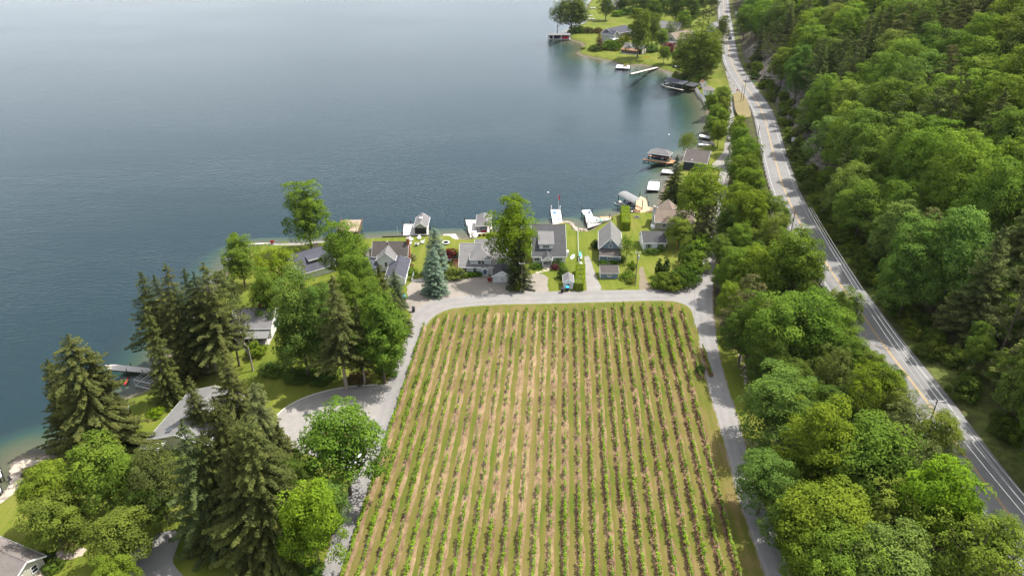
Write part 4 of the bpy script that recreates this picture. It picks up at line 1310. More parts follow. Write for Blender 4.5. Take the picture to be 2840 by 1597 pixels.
s = math_(nt, 'ADD', math_(nt, 'MULTIPLY', n1, 0.4), math_(nt, 'ADD', math_(nt, 'MULTIPLY', n2, 0.25), math_(nt, 'MULTIPLY', n3, 0.35)))
r = ramp(nt, s, [(0.4, (0.068, 0.092, 0.012)), (0.5, (0.108, 0.1, 0.023)), (0.6, (0.155, 0.115, 0.048))])
bsdf(nt, out, r.outputs[0], 0.95, 0.1, bump=n2, bump_strength=0.5, bump_dist=0.06)
vine_ground = sheet('vineyard_ground', VIN_PX, 'vineyard_grass', 0.012, n=3)

m, nt, out = new_mat('straw')
pos = nd(nt, 'NewGeometry').outputs['Position']
oi = nd(nt, 'ObjectInfo')
mp = nd(nt, 'Mapping'); mp.vector_type = 'TEXTURE'
mp.inputs['Rotation'].default_value = (0, 0, -ROW_A)
nt.links.new(pos, mp.inputs[0])
n1 = noise(nt, 1.3, 5, 0.75, coord=mp.outputs[0], stretch=(1.0, 0.45, 1))
n2 = noise(nt, 5.0, 3, 0.8, coord=pos)
n3 = noise(nt, 0.09, 2, 0.6, coord=pos)
s = math_(nt, 'ADD', math_(nt, 'MULTIPLY', n1, 0.4), math_(nt, 'ADD', math_(nt, 'MULTIPLY', n2, 0.3), math_(nt, 'MULTIPLY', n3, 0.3)))
lo = mixc(nt, 1.0, oi.outputs['Color'], (0.55, 0.5, 0.46), 'MULTIPLY')
hi = mixc(nt, 1.0, oi.outputs['Color'], (1.55, 1.58, 1.55), 'MULTIPLY')
c = mixc(nt, ramp(nt, s, [(0.42, (0, 0, 0)), (0.6, (1, 1, 1))]).outputs[0], lo, hi)
bsdf(nt, out, c, 0.95, 0.1, bump=n2, bump_strength=0.6, bump_dist=0.06)

FAR = [(-14, 905), (-13, 882), (-12, 873), (-6, 866), (0, 858), (6, 851), (8, 847), (11, 852), (12, 862), (13, 965)]
NEAR = [(-14, 1760), (11, 1760), (12, 1052), (13, 1046)]
def row_span(k):
    def s_of(py):
        return (G(1420, py).y - ROW0.y - k * SP_ROW * RN.y) / RD.y
    f = np.interp(k, [a for a, b in FAR], [b for a, b in FAR])
    nr = 1052 if k == 12 else 1046 if k == 13 else 1720
    return s_of(nr), s_of(f)

simple('post_wood', (0.17, 0.14, 0.11), 0.3, 3.0)
simple('wire', (0.35, 0.35, 0.34), 0.1, 1.0, 0.4, metallic=0.6)
simple('dead_weed_and_shade', (0.14, 0.09, 0.045), 0.5, 2.0, world_co=True)  # withered weed brown, with the vine row's shade put into the colour
rv = random.Random(3)
pm = MB().box(-0.05, 0.05, -0.05, 0.05, -0.3, 1.75)
post_me = bpy.data.meshes.new('post'); post_me.from_pydata(pm.v, [], pm.f); post_me.materials.append(MATS['post_wood'])
ORD = ['first', 'second', 'third', 'fourth', 'fifth', 'sixth', 'seventh', 'eighth', 'ninth', 'tenth', 'eleventh', 'twelfth', 'thirteenth', 'fourteenth',
       'fifteenth', 'sixteenth', 'seventeenth', 'eighteenth', 'nineteenth', 'twentieth', 'twenty-first', 'twenty-second', 'twenty-third', 'twenty-fourth', 'twenty-fifth', 'twenty-sixth', 'twenty-seventh', 'twenty-eighth']
vines = []
weeds_c = []
for k in range(-14, 14):
    s0, s1 = row_span(k)
    o0 = ROW0 + RN * (k * SP_ROW)
    # straw mulch under the row, ragged edges
    n = int((s1 - s0) / 0.8)
    vs, fs = [], []
    for i in range(n + 1):
        s = s0 + (s1 - s0) * i / n
        wl = 0.8 + 0.1 * math.sin(s * 0.6 + k) + rv.uniform(-.1, .1)
        wr = 0.8 + 0.1 * math.sin(s * 0.45 + 2.1 * k) + rv.uniform(-.1, .1)
        if i in (0, n):
            wl = wr = 0.25
        c = o0 + RD * s
        for q in (-wl, 0.0, wr):
            p = c + RN * q
            vs.append((p.x, p.y, GZ + 0.02 + (0.05 + rv.uniform(0, .06) if q == 0 else 0)))
    for i in range(n):
        fs += [(3 * i, 3 * i + 1, 3 * i + 4, 3 * i + 3), (3 * i + 1, 3 * i + 2, 3 * i + 5, 3 * i + 4)]
    so = MB().add(vs, fs).build('straw_strip', 'straw', vine_ground)
    b = min(1, max(0, (k + 3) / 12.0))
    so.color = (0.178 - 0.025 * b, 0.124 - 0.025 * b, 0.071 - 0.016 * b, 1)
    # trellis of posts and two wires
    lab = '%s vine trellis from the left, posts joined by thin wires' % ORD[k + 14]
    T = thing('vine_trellis', lab, 'trellis', o0 + RD * s0, -ROW_A, 'vineyard trellises')
    L = s1 - s0
    for i in range(int(L / 7.2) + 1):
        po = link('post', post_me, T, (rv.uniform(-.04, .04), min(L, i * 7.2), 0))
        po.scale.z = rv.uniform(0.92, 1.08)
    for zw in (0.95, 1.6):
        MB().tube((0, 0, zw), (0, L, zw), 0.008, n=4).build('wire', 'wire', T)
    # vines
    s = s0 + rv.uniform(0.3, 1.5)
    i = 0
    while s < s1 - 0.4:
        p = o0 + RD * s
        weak = max(0.0, 1 - ((k + 4.0) / 8.0) ** 2) * max(0.0, 1 - ((p.y - 135) / 38.0) ** 2)
        weak2 = max(0.0, 1 - ((k - 7.0) / 5.0) ** 2) * max(0.0, 1 - ((p.y - 128) / 25.0) ** 2) * 0.5
        if rv.random() > 0.03 + 0.45 * max(weak, weak2):
            g = rv.uniform(0.68, 1.15) * (1 - 0.3 * max(weak, weak2))
            vines.append((p.y, p.x, k, i, g))
        s += rv.uniform(1.4, 1.75)
        i += 1
    # dead brown weeds along the right hand rows; dark colour includes the vines' painted shadow
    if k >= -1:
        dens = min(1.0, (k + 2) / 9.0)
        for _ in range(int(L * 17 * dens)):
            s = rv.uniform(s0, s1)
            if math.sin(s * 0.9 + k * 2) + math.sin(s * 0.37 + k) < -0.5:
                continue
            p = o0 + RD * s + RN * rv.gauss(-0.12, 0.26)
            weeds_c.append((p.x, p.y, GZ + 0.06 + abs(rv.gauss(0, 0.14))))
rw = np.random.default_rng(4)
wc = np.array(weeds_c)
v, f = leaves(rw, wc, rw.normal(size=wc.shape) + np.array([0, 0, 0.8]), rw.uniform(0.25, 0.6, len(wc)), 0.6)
tag(link('dead_weeds_and_shade', mesh_np('dead_weeds_and_shade', v, f, MATS['dead_weed_and_shade'])), 'brown withered weeds and painted vine shade under the right hand vine rows', 'weeds', kind='stuff')

def vine_foliage(seed):
    rng = np.random.default_rng(seed)
    n = int(rng.integers(9, 17))
    C = np.stack([rng.normal(size=n) * 0.12, rng.uniform(-1.0, 1.0, n) + rng.normal(size=n) * .08, rng.uniform(0.95, 1.6, n)], 1)
    idx = np.repeat(np.arange(n), 17)
    u = unit(rng.normal(size=(len(idx), 3)))
    P = C[idx] + u * (rng.uniform(0.14, 0.31, n)[idx] * rng.uniform(0.6, 1.1, len(idx)))[:, None]
    N = unit(u * 0.6 + rng.normal(size=u.shape) * 0.5 + np.array([0, 0, 0.7]))
    v, f = leaves(rng, P, N, rng.uniform(0.17, 0.3, len(idx)), 0.8)
    return v, f, np.repeat(np.clip(rng.uniform(0, 1, n)[idx] * 0.5 + rng.uniform(0, .5, len(idx)), 0, 1), 4)
VF = [vine_foliage(300 + i) for i in range(9)]
VM = [mesh_np('foliage', v, f, MATS['leaf'], t) for v, f, t in VF]
tb = MB().tube((0, 0, -0.1), (0.04, 0.05, 0.95), 0.045, 0.03, 6).tube((0.04, 0.05, 0.92), (0.02, 0.7, 1.05), 0.025, 0.012, 5).tube((0.04, 0.05, 0.92), (0, -0.7, 1.05), 0.025, 0.012, 5)
vt_me = bpy.data.meshes.new('vine_trunk'); vt_me.from_pydata(tb.v, [], tb.f); vt_me.materials.append(MATS['bark'])
vines.sort()
VG = (0.17, 0.255, 0.033)
in_view, behind = [], []
for q in vines:
    px, py, _ = project(q[1], q[0], GZ + 1.2)
    (in_view if 0 < py < 1597 and len(in_view) < 298 else behind).append(q)
ncol = {}
NW = ORD + ['twenty-ninth', 'thirtieth', 'thirty-first', 'thirty-second']
for y, x, k, i, g in in_view:
    ncol[k] = ncol.get(k, -1) + 1
    t = thing('grapevine', '%s grapevine up from the bottom edge in the %s row from the left' % (NW[ncol[k]], ORD[k + 14]), 'grapevine', (x, y, GZ), -ROW_A + (math.pi if rv.random() < .5 else 0), 'grapevines in the nearest part of the vineyard')
    t.scale = (g, g, g)
    link('vine_trunk', vt_me, t)
    c = link('foliage', VM[rv.randrange(9)], t)
    c.color = jit(VG, 0.14)
vs, fs, ts, nb = [], [], [], 0
for y, x, k, i, g in behind:
    v, f, t = VF[rv.randrange(9)]
    ca, sa = math.cos(-ROW_A), math.sin(-ROW_A)
    q = np.stack([(v[:, 0] * ca - v[:, 1] * sa) * g + x, (v[:, 0] * sa + v[:, 1] * ca) * g + y, v[:, 2] * g + GZ], 1)
    vs.append(q); fs.append(f + nb); nb += len(v)
    ts.append(np.clip(t + rv.uniform(-.25, .25), 0, 1))
o = tag(link('far_grapevines', mesh_np('far_grapevines', np.concatenate(vs), np.concatenate(fs), MATS['leaf'], np.concatenate(ts))), 'rows of leafy grapevines across the far part of the vineyard', 'grapevines', kind='stuff')
o.color = VG + (1,)
print('VINES', len(in_view), len(behind))

# ------------------------------------------------------------------ building materials
siding('white_siding', (0.8, 0.805, 0.81))
siding('cream_siding', (0.6, 0.57, 0.48))
siding('grey_siding', (0.34, 0.345, 0.33))
siding('pale_grey_siding', (0.55, 0.56, 0.56))
siding('blue_siding', (0.17, 0.235, 0.3))
siding('tan_siding', (0.42, 0.385, 0.33))
siding('black_siding', (0.028, 0.032, 0.042))
siding('brown_siding', (0.09, 0.075, 0.062))
simple('white_trim', (0.8, 0.8, 0.79), 0.06, 1.0, 0.5)
simple('grey_trim', (0.45, 0.46, 0.46), 0.1, 1.0, 0.5)
simple('dark_trim', (0.06, 0.06, 0.065), 0.2, 1.0, 0.5)
simple('blue_paint', (0.05, 0.11, 0.2), 0.15, 1.0, 0.5)
simple('bright_blue', (0.03, 0.35, 0.55), 0.1, 1.0, 0.45)
simple('bin_black', (0.02, 0.022, 0.03), 0.2, 1.0, 0.5)
simple('red_paint', (0.45, 0.02, 0.03), 0.15, 1.0, 0.5)
simple('yellow_plastic', (0.75, 0.45, 0.02), 0.1, 1.0, 0.5)
simple('brick', (0.3, 0.1, 0.055), 0.35, 3.0, 0.9)
simple('grey_plank', (0.36, 0.335, 0.31), 0.25, 1.2, 0.85, streak=(0.4, 6, 1))
simple('pale_plank', (0.493, 0.449, 0.396), 0.18, 1.2, 0.85, streak=(6, 0.4, 1))
simple('cedar_plank', (0.42, 0.2, 0.1), 0.2, 1.2, 0.8, streak=(0.4, 6, 1))
simple('tan_plank', (0.5, 0.33, 0.2), 0.2, 1.2, 0.8, streak=(6, 0.4, 1))
simple('faded_plank', (0.3, 0.22, 0.17), 0.2, 1.2, 0.85, streak=(6, 0.4, 1))
simple('piling_wood', (0.05, 0.042, 0.038), 0.3, 2.0, 0.9)
simple('pole_wood', (0.14, 0.11, 0.085), 0.3, 2.0, 0.9, streak=(3, 3, 0.3))
simple('galvanised', (0.46, 0.47, 0.48), 0.15, 2.0, 0.45, metallic=0.5)
simple('weathered_steel', (0.19, 0.165, 0.14), 0.3, 1.0, 0.7, metallic=0.3)
simple('boat_white', (0.704, 0.704, 0.704), 0.04, 1.0, 0.25, 0.5)
simple('boat_dark', (0.03, 0.04, 0.07), 0.1, 1.0, 0.25, 0.5)
simple('boat_teal', (0.1, 0.35, 0.3), 0.1, 1.0, 0.3, 0.5)
simple('boat_blue', (0.1, 0.2, 0.5), 0.1, 1.0, 0.3, 0.5)
simple('canvas_white', (0.581, 0.598, 0.616), 0.1, 1.5, 0.8)
simple('canvas_grey', (0.2, 0.2, 0.2), 0.2, 1.5, 0.8, streak=(0.3, 3, 1))
simple('stone', (0.24, 0.2, 0.165), 0.35, 0.9, 0.95)
simple('pale_stone', (0.38, 0.32, 0.255), 0.25, 0.9, 0.95)
simple('rubber', (0.015, 0.015, 0.016), 0.1, 1.0, 0.8)
simple('car_dark', (0.02, 0.022, 0.026), 0.05, 1.0, 0.25, 0.6)
simple('car_white', (0.75, 0.76, 0.77), 0.03, 1.0, 0.25, 0.6)
simple('brown_wood', (0.13, 0.07, 0.035), 0.3, 1.5, 0.8)
m, nt, out = new_mat('glass')
n = noise(nt, 0.6, 2)
bsdf(nt, out, ramp(nt, n, [(0.3, (0.012, 0.015, 0.02)), (0.7, (0.035, 0.042, 0.05))]).outputs[0], 0.06, 0.6)
shingles('roof_charcoal', (0.066, 0.066, 0.069))
shingles('roof_slate', (0.062, 0.064, 0.079))
shingles('roof_grey', (0.150, 0.145, 0.145))
shingles('roof_pale', (0.158, 0.154, 0.150))
shingles('roof_brown', (0.08, 0.069, 0.064))
shingles('roof_tan', (0.176, 0.136, 0.110))
shingles('roof_rust', (0.2, 0.11, 0.065))
shingles('roof_dark', (0.05, 0.052, 0.056))
shingles('roof_taupe', (0.167, 0.145, 0.132))

# ------------------------------------------------------------------ building helpers (local coordinates of the house)
def profile_map(axis):
    return (lambda s, p, z: (s, p, z)) if axis == 'x' else (lambda s, p, z: (p, s, z))

def block(t, s0, s1, p0, p1, z0, ze, zr, axis='x', wall='white_siding', roof='roof_grey', pm=None, ov=0.4, ze2=None, trim='white_trim', th=0.16, rname='roof', wname='wall'):
    """a gabled block: ridge along s, eaves at p0 and p1"""
    M_ = profile_map(axis)
    pm = (p0 + p1) / 2 if pm is None else pm
    ze2 = ze if ze2 is None else ze2
    mb = MB()
    prof = [(p0, z0), (p1, z0), (p1, ze2), (pm, zr), (p0, ze)]
    pts = [M_(s, p, z) for s in (s0, s1) for p, z in prof]
    fs = [(4, 3, 2, 1, 0), (5, 6, 7, 8, 9)] + [(i, (i + 1) % 5, (i + 1) % 5 + 5, i + 5) for i in range(5)]
    mb.add(pts, fs)
    w = mb.build(wname, wall, t)
    rb, tb = MB(), MB()
    for pe, z_e in ((p0, ze), (p1, ze2)):
        sl = (z_e - zr) / (pe - pm)
        pe2 = pe + ov * (1 if pe > pm else -1)
        zz = zr + sl * (pe2 - pm)
        up = th * math.sqrt(1 + sl * sl)
        rb.slab([M_(s0 - ov, pm, zr + up), M_(s1 + ov, pm, zr + up), M_(s1 + ov, pe2, zz + up), M_(s0 - ov, pe2, zz + up)], th)
        for s in (s0 - ov - 0.05, s1 + ov + 0.002):
            tb.slab([M_(s, pm, zr + up + 0.01), M_(s + 0.048, pm, zr + up + 0.01), M_(s + 0.048, pe2, zz + up + 0.01), M_(s, pe2, zz + up + 0.01)], th + 0.14)
        e = 0.06 if pe > pm else -0.06
        tb.slab([M_(s0 - ov, pe2 + e * .05, zz + up - 0.02), M_(s1 + ov, pe2 + e * .05, zz + up - 0.02), M_(s1 + ov, pe2 + e, zz + up - 0.02), M_(s0 - ov, pe2 + e, zz + up - 0.02)], th + 0.08)
    r = rb.build(rname, roof, t)
    MB().tube(M_(s0 - ov, pm, zr + th + 0.01), M_(s1 + ov, pm, zr + th + 0.01), 0.09, n=6).build('ridge_cap', roof, r)
    if trim:
        tb.build('fascia', trim, r)
    return w, r

def hip(t, x0, x1, y0, y1, ze, zr, roof='roof_grey', ov=0.4, th=0.15, inset=None, trim='white_trim', open_side=None):
    """a hipped roof over a rectangle, ridge along its longer side"""
    x0, x1, y0, y1 = x0 - ov, x1 + ov, y0 - ov, y1 + ov
    if (x1 - x0) >= (y1 - y0):
        i = (y1 - y0) / 2 if inset is None else inset
        ym = (y0 + y1) / 2
        a, b = (x0 + i, ym, zr), (x1 - i, ym, zr)
        qs = [[(x0, y0, ze), (x1, y0, ze), b, a], [(x1, y1, ze), (x0, y1, ze), a, b], [(x0, y1, ze), (x0, y0, ze), a], [(x1, y0, ze), (x1, y1, ze), b]]
    else:
        i = (x1 - x0) / 2 if inset is None else inset
        xm = (x0 + x1) / 2
        a, b = (xm, y0 + i, zr), (xm, y1 - i, zr)
        qs = [[(x0, y1, ze), (x0, y0, ze), a, b], [(x1, y0, ze), (x1, y1, ze), b, a], [(x0, y0, ze), (x1, y0, ze), a], [(x1, y1, ze), (x0, y1, ze), b]]
    mb = MB()
    for q in qs:
        mb.slab(q, th)
    r = mb.build('roof', roof, t)
    if trim:
        f = MB()
        f.box(x0 - .03, x1 + .03, y0 - .05, y0 - .005, ze - .24, ze - .02).box(x0 - .03, x1 + .03, y1 + .005, y1 + .05, ze - .24, ze - .02)
        f.box(x0 - .05, x0 - .005, y0, y1, ze - .24, ze - .02).box(x1 + .005, x1 + .05, y0, y1, ze - .24, ze - .02)
        f.build('fascia', trim, r)
    return r

def shed_roof(t, pts, roof='roof_grey', th=0.15, name='roof', trim='white_trim'):
    r = MB().slab(pts, th).build(name, roof, t)
    return r

def walls(t, x0, x1, y0, y1, z0, z1, wall='white_siding', name='wall'):
    return MB().box(x0, x1, y0, y1, z0, z1).build(name, wall, t)

def face_box(mb, x, y, face, u0, u1, z0, z1, d0, d1):
    """a box on a wall: u along the wall, d outwards"""
    if face == '-y': mb.box(x + u0, x + u1, y - d1, y - d0, z0, z1)
    elif face == '+y': mb.box(x + u0, x + u1, y + d0, y + d1, z0, z1)
    elif face == '+x': mb.box(x + d0, x + d1, y + u0, y + u1, z0, z1)
    else: mb.box(x - d1, x - d0, y + u0, y + u1, z0, z1)

def window(t, x, y, z, w=1.1, h=1.4, face='-y', n=1, trim='white_trim', shutter=None):
    """x, y on the wall, z the sill"""
    f = MB()
    b = 0.11
    face_box(f, x, y, face, -w / 2 - b, -w / 2, z - b, z + h + b, 0, 0.07)
    face_box(f, x, y, face, w / 2, w / 2 + b, z - b, z + h + b, 0, 0.07)
    face_box(f, x, y, face, -w / 2, w / 2, z + h, z + h + b, 0, 0.069)
    face_box(f, x, y, face, -w / 2 - 0.02, w / 2 + 0.02, z - b - .02, z, 0, 0.11)
    for i in range(1, n):
        u = -w / 2 + w * i / n
        face_box(f, x, y, face, u - .05, u + .05, z, z + h, 0, 0.066)
    face_box(f, x, y, face, -w / 2, w / 2, z + h * .5 - .025, z + h * .5 + .025, 0, 0.05)
    o = f.build('window', trim, t)
    for i in range(n):
        g = MB()
        a = -w / 2 + w * i / n + (0.05 if i else 0)
        c = -w / 2 + w * (i + 1) / n - (0.05 if i < n - 1 else 0)
        face_box(g, x, y, face, a, c, z, z + h, 0.005, 0.03)
        g.build('pane', 'glass', o)
    if shutter:
        for sx in (-1, 1):
            g = MB()
            u = sx * (w / 2 + b + 0.2)
            face_box(g, x, y, face, u - .17, u + .17, z - .05, z + h + .05, 0, 0.05)
            g.build('shutter', shutter, o)
    return o

def door(t, x, y, z, w=1.0, h=2.1, face='-y', mat='blue_paint', name='door', trim='white_trim'):
    f = MB()
    face_box(f, x, y, face, -w / 2, w / 2, z, z + h, 0, 0.05)
    d = f.build(name, mat, t)
    g = MB()
    face_box(g, x, y, face, -w / 2 - .12, -w / 2 - .001, z, z + h + .12, 0, 0.07)
    face_box(g, x, y, face, w / 2 + .001, w / 2 + .12, z, z + h + .12, 0, 0.07)
    face_box(g, x, y, face, -w / 2, w / 2, z + h + .001, z + h + .12, 0, 0.068)
    g.build('door_frame', trim, d)
    k = MB()
    face_box(k, x, y, face, w * .32, w * .38, z + 1.0, z + 1.1, 0.05, 0.1)
    k.build('handle', 'dark_trim', d)
    return d

def chimney(t, x, y, z0, z1, w=0.8, d=0.8, mat='brick'):
    c = MB().box(x - w / 2, x + w / 2, y - d / 2, y + d / 2, z0, z1).build('chimney', mat, t)
    MB().box(x - w / 2 - .07, x + w / 2 + .07, y - d / 2 - .07, y + d / 2 + .07, z1, z1 + .14).build('chimney_cap', 'stone', c)
    return c

def corner_boards(t, x0, x1, y0, y1, z0, z1, mat='white_trim'):
    mb = MB()
    for x in (x0, x1):
        for y in (y0, y1):
            mb.box(x - .08, x + .08, y - .08, y + .08, z0, z1)
    mb.build('corner_board', mat, t)

def vent(t, x, y, z):
    MB().tube((x, y, z - .4), (x, y, z + .3), .07, n=6).build('vent_pipe', 'grey_trim', t)

# ------------------------------------------------------------------ white farmhouse with brown roof
H = thing('farmhouse', 'white clapboard farmhouse with brown grey roof, front gable and brick chimney', 'house', (-38.4, 209.5, GZ))
block(H, -5.3, 5.3, -3.0, 3.6, 0, 3.6, 6.9, 'x', 'white_siding', 'roof_brown', pm=0.2)
block(H, -6.4, 0.2, -3.4, 1.9, 0, 4.0, 6.3, 'y', 'white_siding', 'roof_grey')
block(H, -15.6, -3.0, 0.4, 6.2, 0, 2.3, 3.9, 'y', 'white_siding', 'roof_slate', ov=0.3)
walls(H, -8.4, -5.32, -2.2, 3.0, 0, 3.0)
hip(H, -8.4, -5.32, -2.2, 3.0, 3.1, 4.4, 'roof_taupe', 0.35)
walls(H, -7.8, -3.6, -9.0, -3.2, 0, 2.1, 'grey_siding')
shed_roof(H, [(-8.0, -9.2, 2.2), (-3.45, -9.2, 2.2), (-3.45, -3.05, 2.7), (-8.0, -3.05, 2.7)], 'roof_slate')
chimney(H, 5.55, 0.2, 0, 8.2, 0.75, 1.5)
chimney(H, -0.75, -1.3, 5.5, 7.6, 0.5, 0.5, 'stone')
window(H, -0.8, -6.4, 1.6, 0.8, 1.5); window(H, -7.0, -2.2, 1.0, 1.4, 1.1, n=2)
window(H, 4.0, -3.0, 1.6, 0.9, 1.4); window(H, 6.2, -6.0, 0.9, 1.0, 1.1, '+x'); window(H, 6.2, -11, 0.9, 1.0, 1.1, '+x')
vent(H, -3.5, 1.2, 6.4); vent(H, 1.4, 1.2, 6.4); vent(H, 3.6, -1.6, 5.3)

# ------------------------------------------------------------------ grey house with hipped dormer and garage wing
H = thing('grey_house', 'grey clapboard house with hipped upper storey and garage wing on the gravel yard', 'house', (-9.5, 203.0, GZ))
block(H, -6.6, 8.2, -2.2, 13.5, 0, 2.7, 6.5, 'x', 'pale_grey_siding', 'roof_grey', pm=6.0, ze2=3.2)
walls(H, -3.2, 2.9, -1.55, 5.0, 2.6, 5.0, 'pale_grey_siding', 'upper_wall')
corner_boards(H, -3.2, 2.9, -1.55, 5.0, 2.6, 5.0)
hip(H, -3.2, 2.9, -1.55, 8.3, 5.05, 7.3, 'roof_grey', 0.45)
walls(H, 2.9, 9.5, 6.0, 12.5, 0, 4.1, 'grey_siding')
block(H, 2.9, 9.9, 5.9, 15.0, 3.9, 4.15, 6.6, 'x', 'grey_siding', 'roof_grey', pm=10.4)
block(H, -7.4, 3.0, 3.85, 9.2, 0, 2.35, 3.95, 'y', 'white_siding', 'roof_charcoal', rname='garage_roof', wname='garage_wall')
shed_roof(H, [(2.9, -2.3, 2.95), (8.6, -2.3, 2.95), (8.6, 6.1, 4.2), (2.9, 6.1, 4.2)], 'roof_charcoal')
block(H, -3.4, -2.0, 0.3, 2.1, 2.2, 2.4, 3.25, 'y', 'pale_grey_siding', 'roof_grey', ov=0.25, rname='porch_roof', wname='porch_gable')
door(H, 1.15, -2.2, 0.15, 1.0, 2.1, mat='blue_paint'); MB().box(0.2, 2.2, -3.3, -2.25, 0, 0.14).build('door_step', 'concrete', H)
window(H, -5.0, -2.2, 0.75, 1.1, 1.5); window(H, -2.0, -2.2, 0.8, 1.1, 1.5); window(H, 0.0, -1.55, 3.2, 2.0, 1.2, n=2)
window(H, 4.2, 6.0, 2.4, 0.9, 0.9); window(H, -6.6, 4.0, 0.9, 1.0, 1.3, '-x')
for i in range(3):
    d = MB().box(4.05 + i * 1.72, 5.62 + i * 1.72, -7.47, -7.4, 0.05, 2.1).build('garage_door', 'pale_grey_siding', H)
    MB().box(5.63 + i * 1.72, 5.76 + i * 1.72, -7.49, -7.4, 0.03, 2.14).build('door_stile', 'white_trim', d)
MB().box(6.3, 6.5, -7.52, -7.47, 0.9, 1.2).build('latch', 'dark_trim', H)
MB().box(3.86, 9.2, -7.5, -7.4, 2.15, 2.33).build('lintel', 'white_trim', H)
vent(H, 5.6, 8.0, 5.9); vent(H, 7.0, 7.0, 5.2); vent(H, 6.0, -3.5, 3.3)
hip(H, -2.5, 2.2, 13.6, 17.0, 2.9, 4.0, 'roof_grey', 0.3)
walls(H, -2.5, 2.2, 13.6, 16.8, 0, 2.7, 'pale_grey_siding')
MB().box(-9.0, -6.7, 0.0, 6.0, 0.2, 0.5).build('side_deck', 'cedar_plank', H)
MB().box(-9.0, -8.9, 0.0, 6.0, 0.5, 1.4).box(-9.0, -6.7, 5.92, 6.0, 0.5, 1.4).build('deck_railing', 'cedar_plank', H)

# ------------------------------------------------------------------ house with charcoal roof and shed dormer
H = thing('dormer_house', 'white house with steep charcoal roof, wide shed dormer and gabled entrance porch', 'house', (12.0, 209.0, GZ))
block(H, -5.3, 5.0, -0.5, 17.5, 0, 2.5, 8.6, 'x', 'white_siding', 'roof_charcoal', pm=10.0, ze2=4.0)
walls(H, -3.3, 1.1, 1.8, 8.0, 3.0, 5.6, 'white_siding', 'dormer_wall')
shed_roof(H, [(-3.7, 1.35, 5.7), (1.5, 1.35, 5.7), (1.5, 7.6, 7.6), (-3.7, 7.6, 7.6)], 'roof_grey', name='dormer_roof')
window(H, -1.1, 1.8, 4.35, 2.0, 0.8, n=3)
block(H, -3.2, 1.0, -2.4, 0.5, 2.1, 2.5, 3.7, 'y', 'white_siding', 'roof_charcoal', ov=0.3, rname='porch_roof', wname='porch_gable')
for x in (-2.3, 0.4):
    MB().box(x - .13, x + .13, -3.1, -2.84, 0.5, 2.2).build('porch_post', 'white_trim', H)
MB().box(-2.6, 0.7, -3.3, -0.55, 0, 0.5).build('porch_floor', 'grey_plank', H)
for i in range(3):
    MB().box(-2.4, 0.5, -3.65 - i * .33, -3.31 - i * .33, 0, 0.38 - i * .12).build('step', 'grey_plank', H)
door(H, -0.95, -0.5, 0.5, 1.0, 2.0, mat='grey_trim'); window(H, 3.0, -0.5, 1.0, 1.9, 0.85, n=3); window(H, -4.1, -0.5, 1.0, 1.4, 0.85, n=2)
MB().box(5.05, 6.4, 4.5, 6.0, 0, 1.6).build('lean_to', 'pale_grey_siding', H)

# ------------------------------------------------------------------ blue gabled house
H = thing('blue_house', 'blue grey house with tall front gable, pale roof and lower front porch room', 'house', (31.3, 210.0, GZ), -R(6.0))
block(H, 1.2, 14.0, -3.35, 3.35, 0, 4.1, 7.6, 'y', 'blue_siding', 'roof_pale', ov=0.45)
corner_boards(H, -3.35, 3.35, 1.2, 14.0, 0, 4.0)
walls(H, -3.2, 3.2, -1.0, 1.19, 0, 2.5, 'blue_siding')
shed_roof(H, [(-3.5, -1.45, 2.55), (3.5, -1.45, 2.55), (3.5, 1.22, 3.9), (-3.5, 1.22, 3.9)], 'roof_brown', name='porch_roof')
MB().box(-3.5, 3.5, -1.52, -1.46, 2.25, 2.5).build('fascia', 'white_trim', H)
window(H, 0.0, 1.2, 4.35, 0.8, 1.0); window(H, 0.0, -1.0, 1.1, 1.4, 0.8, n=2)
MB().box(-0.2, 0.2, 1.1, 1.2, 6.1, 6.8).build('louvre', 'white_trim', H)
MB().box(-3.36, -3.2, -1.05, -.98, 0, 2.4).box(3.2, 3.36, -1.05, -.98, 0, 2.4).build('corner_board', 'white_trim', H)
MB().box(-0.6, 0.7, -2.2, -1.1, 0, 0.3).build('step', 'pale_plank', H)
vent(H, 0.9, 11.0, 6.9); vent(H, 2.4, 4.0, 5.2)

H = thing('blue_shed', 'small blue grey garden shed with brown roof in front of the blue house', 'shed', (29.8, 198.0, GZ))
block(H, -2.6, 2.6, 0.0, 4.0, 0, 1.95, 3.2, 'x', 'blue_siding', 'roof_brown', pm=2.6, ov=0.25, trim='grey_trim')
window(H, 0.0, 0.0, 0.85, 0.9, 0.75, n=2)
MB().box(-2.75, -2.63, 0.2, 3.6, 0.0, 1.6).build('side_batten', 'white_trim', H)

H = thing('white_shed', 'little white shed with grey gable roof beside the clipped hedge', 'shed', (16.8, 191.5, GZ), -R(2))
block(H, 0.0, 4.2, -1.45, 1.45, 0, 2.3, 3.2, 'y', 'white_siding', 'roof_grey', ov=0.2)
window(H, 0.0, 0.0, 0.95, 0.7, 0.85, shutter='grey_trim')

# ------------------------------------------------------------------ white cottage with black shutters
H = thing('white_cottage', 'white cottage with dark grey roof and black shuttered windows on the lawn', 'cottage', (47.0, 218.3, GZ), R(2))
block(H, -3.7, 3.7, 0.0, 7.0, 0, 2.6, 4.9, 'x', 'white_siding', 'roof_charcoal', pm=3.9, ov=0.3)
window(H, -1.9, 0.0, 0.95, 0.9, 1.2, shutter='dark_trim'); window(H, 2.0, 0.0, 0.95, 0.9, 1.2, shutter='dark_trim')
door(H, -3.7, 2.6, 0.1, 0.9, 2.0, face='-x', mat='white_trim')

